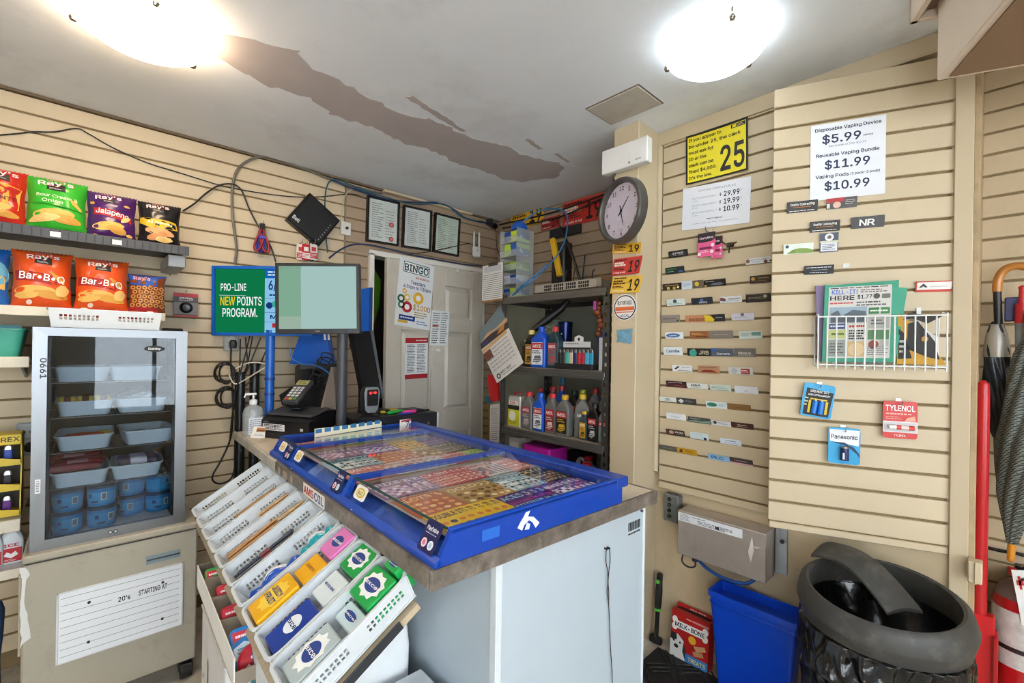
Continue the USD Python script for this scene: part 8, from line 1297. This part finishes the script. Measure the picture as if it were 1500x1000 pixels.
c = np.array((1.842, 1.1899, 1.583)); t = Thing('round_sticker', 'round white sticker with orange bands on the post', 'sticker', at=c, world=True); O = np.array([1.8435, c[1]+.064, c[2]-.062]); f = Face(t, O, (0, -.128, 0), (0, 0, .124)); t.part('disc', prism(Point(.5, .5).buffer(.5), .01, frame(O+np.array([.0008, 0, 0]), (0, -.128, 0), (0, 0, .124), (-.06, 0, 0))), M('#e4e2de', .45, name='sticker'), False); f.poly(list(Point(.5, .5).buffer(.46).exterior.coords), '#2a2c4a', 2); f.poly(list(Point(.5, .5).buffer(.42).exterior.coords), '#e8e4de', 3); f.text('BUY ONTARIO', .5, .60, .14, '#23233a', 4, .6); f.rect(.1, .38, .9, .52, '#d8683a', 4); f.rect(.14, .30, .86, .34, '#d8785a', 4); f.text('LOCAL', .5, .14, .09, '#3a4a8a', 4, .4); f.flush()
c = np.array((1.842, 1.1839, 1.4487)); O = np.array([1.8435, c[1]+.045, c[2]-.037]); t = Thing('tape_patch', 'torn blue patch of sticker on the post below the round one', 'sticker', at=O, world=True); t.part('patch', prism(ragged([(0, .01), (.08, 0), (.083, .07), (.0, .066)], .0025, .012, 5), .001, frame(O, (0, -1, 0), (0, 0, 1))), M('#6f9fb8', .5, var=.3, scale=40, name='torn_sticker'), False)
# clock and white box on the post
cn = np.array([-math.cos(math.radians(17)), math.sin(math.radians(17)), 0]); cx = np.array([-cn[1], cn[0], 0]); cx = cx if cx[1] < 0 else -cx
cc = np.array((1.775, 1.1687, 2.0147)); t = Thing('wall_clock', 'round wall clock with a dark grey rim on the post', 'clock', fr=frame(cc, cx, (0, 0, 1)))
R = .148; t.part('rim', lathe([(R-.022, .018), (R-.016, .026), (R-.004, .024), (R, .012), (R, -.018), (R-.008, -.026), (0, -.026), (0, -.004), (R-.024, -.004)], 64), M('#57534f', .35, .3, var=.05, name='clock_rim'), 40); t.part('dial', lathe([(0, .002), (R-.02, .002), (R-.02, -.004), (0, -.004)], 64), M('#d9d0de', .5, name='clock_dial'))
f = Face(t, (-R, -R, .0022), (2*R, 0, 0), (0, 2*R, 0))
for h in range(1, 13): a = math.radians(90-30*h); f.text(str(h), .5+.345*math.cos(a), .5+.345*math.sin(a)-.032, .062, '#26242c', 1, None, True, 'c')
for m_ in range(60): a = math.radians(6*m_); f.disc(.5+.415*math.cos(a), .5+.415*math.sin(a), .005 if m_ % 5 else .008, '#3a3844', 1, n=6)
for m_ in range(24): a = math.radians(15*m_); f.disc(.5+.075*math.cos(a), .27+.075*math.sin(a), .004, '#4a4854', 1, n=6)
f.text('6', .5, .20, .03, '#3a3844', 1); f.flush()
def hand(name, ang, L, w, z): a = math.radians(ang); d = np.array([math.cos(a), math.sin(a)]); n_ = np.array([-d[1], d[0]]); t.part(name, prism([tuple(-d*.025-n_*w), tuple(d*L-n_*w*.4), tuple(d*L+n_*w*.4), tuple(-d*.025+n_*w)], .0012, frame((0, 0, z))), M('#1a1a20', .4, name='clock_hand'), False)
hand('hour_hand', 47, .072, .0032, .005); hand('minute_hand', -76, .072, .0028, .0065); t.part('hub', cyl((0, 0, .004), (0, 0, .009), .005, 14), M('#1a1a20', .4, name='clock_hand')); t.part('glass', lathe([(0, .014), (R-.02, .012), (R-.02, .011), (0, .013)], 48), pane((.99, .99, 1), .3, .01, 'clock_glass'))
wl = np.array((1.8, 1.3028, 2.2254)); wr = np.array((1.8, 1.0593, 2.223)); wt = np.array((1.8, 1.3048, 2.3341)); t = Thing('chime_box', 'white rectangular box mounted on the post above the clock', 'box', at=wl, world=True)
t.part('cover', box((1.80, wr[1], wr[2]-.002), (1.843, wl[1], wt[2]), .004), M('#e2e1df', .4, name='white_plastic')); t.part('button', cyl((1.7995, wr[1]+.09, wr[2]+.014), (1.797, wr[1]+.09, wr[2]+.014), .005, 10), M('#7a7a7c', .4, name='button')); f = Face(t, (1.7995, wr[1]+.06, wr[2]+.015), (0, -.03, 0), (0, 0, .008)); f.lines(0, 0, 1, 1, 1, '#9a9a9c', 1, .8); f.flush(); t.part('lead', wire([(1.83, wl[1]-.06, wr[2]), (1.83, wl[1]-.05, wr[2]-.03), (1.845, wl[1]-.09, wr[2]-.06)], .004), BW)
for k, (a, b) in enumerate((((2.48, 2.8, 2.40), (2.48, 1.28, 2.40)), ((2.47, 2.75, 2.36), (2.47, 1.28, 2.385)))): wallwire('black cable along the alcove ceiling edge, %s' % ['upper', 'lower'][k], [np.array(a), np.array(a)*.6+np.array(b)*.4+np.array([0, 0, -.02*(k+1)]), np.array(a)*.3+np.array(b)*.7+np.array([0, 0, .005]), np.array(b)], .006, BW)
# clipboard, calendar, red strap and papers at the corner by the rack
t, f = poster((1.892, 2.3006, 1.676), (1.892, 2.101, 1.6804), (1.892, 2.2994, 1.9168), 'wooden clipboard with a lined white form by the corner', 'clipboard', 'clipboard', '#8a6a48', None, .004)
f.rect(.0, .06, 1, 1, '#d4d4d2', 1, 'form'); f.rect(.08, .80, .92, .95, '#b9bcc2', 2, 'form')
for k in range(13): f.rect(.05, .1+k*.052, .95, .112+k*.052, '#5f6268', 2, 'ruled_line')
f.rect(.3, .95, .75, 1.04, '#3a3430', 3, 'clip'); f.flush()
P = lambda x, y, d=0.0: None
def sheet3(t, nm, q, col, th=.001): t.part(nm, slab([np.array(a) for a in q], th), M(col, .5, var=.05, scale=20, name='paper'), False); return Face(t, q[0], np.array(q[1])-np.array(q[0]), np.array(q[3])-np.array(q[0]))
t = Thing('wall_calendar', 'wall calendar with a landscape picture hanging crooked on the rack', 'calendar', at=np.array((1.875, 2.1213, 1.1662)), world=True)
f = sheet3(t, 'month_page', [(1.875, 2.1213, 1.1662), (1.875, 1.8889, 1.3011), (1.875, 2.0227, 1.508), (1.875, 2.2797, 1.3726)], '#d9d6d3'); f.rect(.02, .88, .98, .97, '#c9a878', 1, 'band'); f.rect(0, .62, .28, .86, '#7a4a3a', 1, 'picture')
for i in range(6): f.rect(.05, .26+i*.1, .95, .263+i*.1, '#b0acb0', 1, 'ruled_line'); f.lines(.32 if i > 3 else .06, .28+i*.1, .95, .33+i*.1, 1, '#9a98a0', 2, .5)
f.text('BEST WAY', .45, .12, .06, '#3a3a3c', 1, .4); f.disc(.15, .12, .07, '#3a4a40', 1); f.disc(.15, .12, .035, '#d9d6d3', 2); f.lines(.3, .05, .8, .1, 1, '#8a8a90', 1); f.flush()
f = sheet3(t, 'picture_page', [(1.877, 2.2823, 1.377), (1.877, 2.0249, 1.5082), (1.877, 2.1027, 1.6496), (1.877, 2.3128, 1.4837)], '#6f7f86'); f.poly([(0, .35), (.3, .6), (.6, .5), (1, .62), (1, .35), (.5, .42)], '#c9a078', 1, 'picture'); f.poly([(0, 0), (1, 0), (1, .4), (.7, .3), (.4, .42), (0, .3)], '#3f3a3c', 1, 'picture'); f.poly([(.6, .1), (.85, .1), (.9, .35), (.7, .3)], '#c9802f', 2, 'picture'); f.poly([(.05, .05), (.3, .05), (.3, .2), (.1, .25)], '#3a3f78', 2, 'picture'); f.flush()
t = Thing('red_strap', 'red strap hanging on the rack upright below the calendar', 'strap', at=np.array((1.91, 2.1977, 1.0418)), world=True); t.part('strap', slab([(1.91, 2.2313, 1.0386), (1.91, 2.1453, 1.0511), (1.91, 2.1685, 1.2094), (1.91, 2.2558, 1.2136)], .02), M('#b81c22', .4, var=.08, name='red_webbing'), False); t.part('buckle', slab([(1.905, 2.2661, 1.0268), (1.905, 2.2185, 1.0314), (1.905, 2.2262, 1.0746), (1.905, 2.2674, 1.08)], .012), M('#1d5a6a', .4, name='teal_plastic'), False)
t, f = poster((1.93, 2.2484, 0.769), (1.93, 2.1552, 0.7839), (1.93, 2.2474, 1.018), 'tall narrow receipt paper hanging on the rack side', 'receipt', 'receipt', '#cfcac4'); f.lines(.1, .05, .9, .9, 16, '#8a868a', 1, .4); f.flush()
t, f = poster((2.3477, 2.835, 0.5545), (2.4275, 2.835, 0.5432), (2.3456, 2.835, 1.0235), 'tan paper packets hung on the wall strip right of the door', 'packet', 'packet', '#b89a68'); f.lines(.1, .1, .9, .9, 6, '#8a6a3f', 1, .3); f.flush()
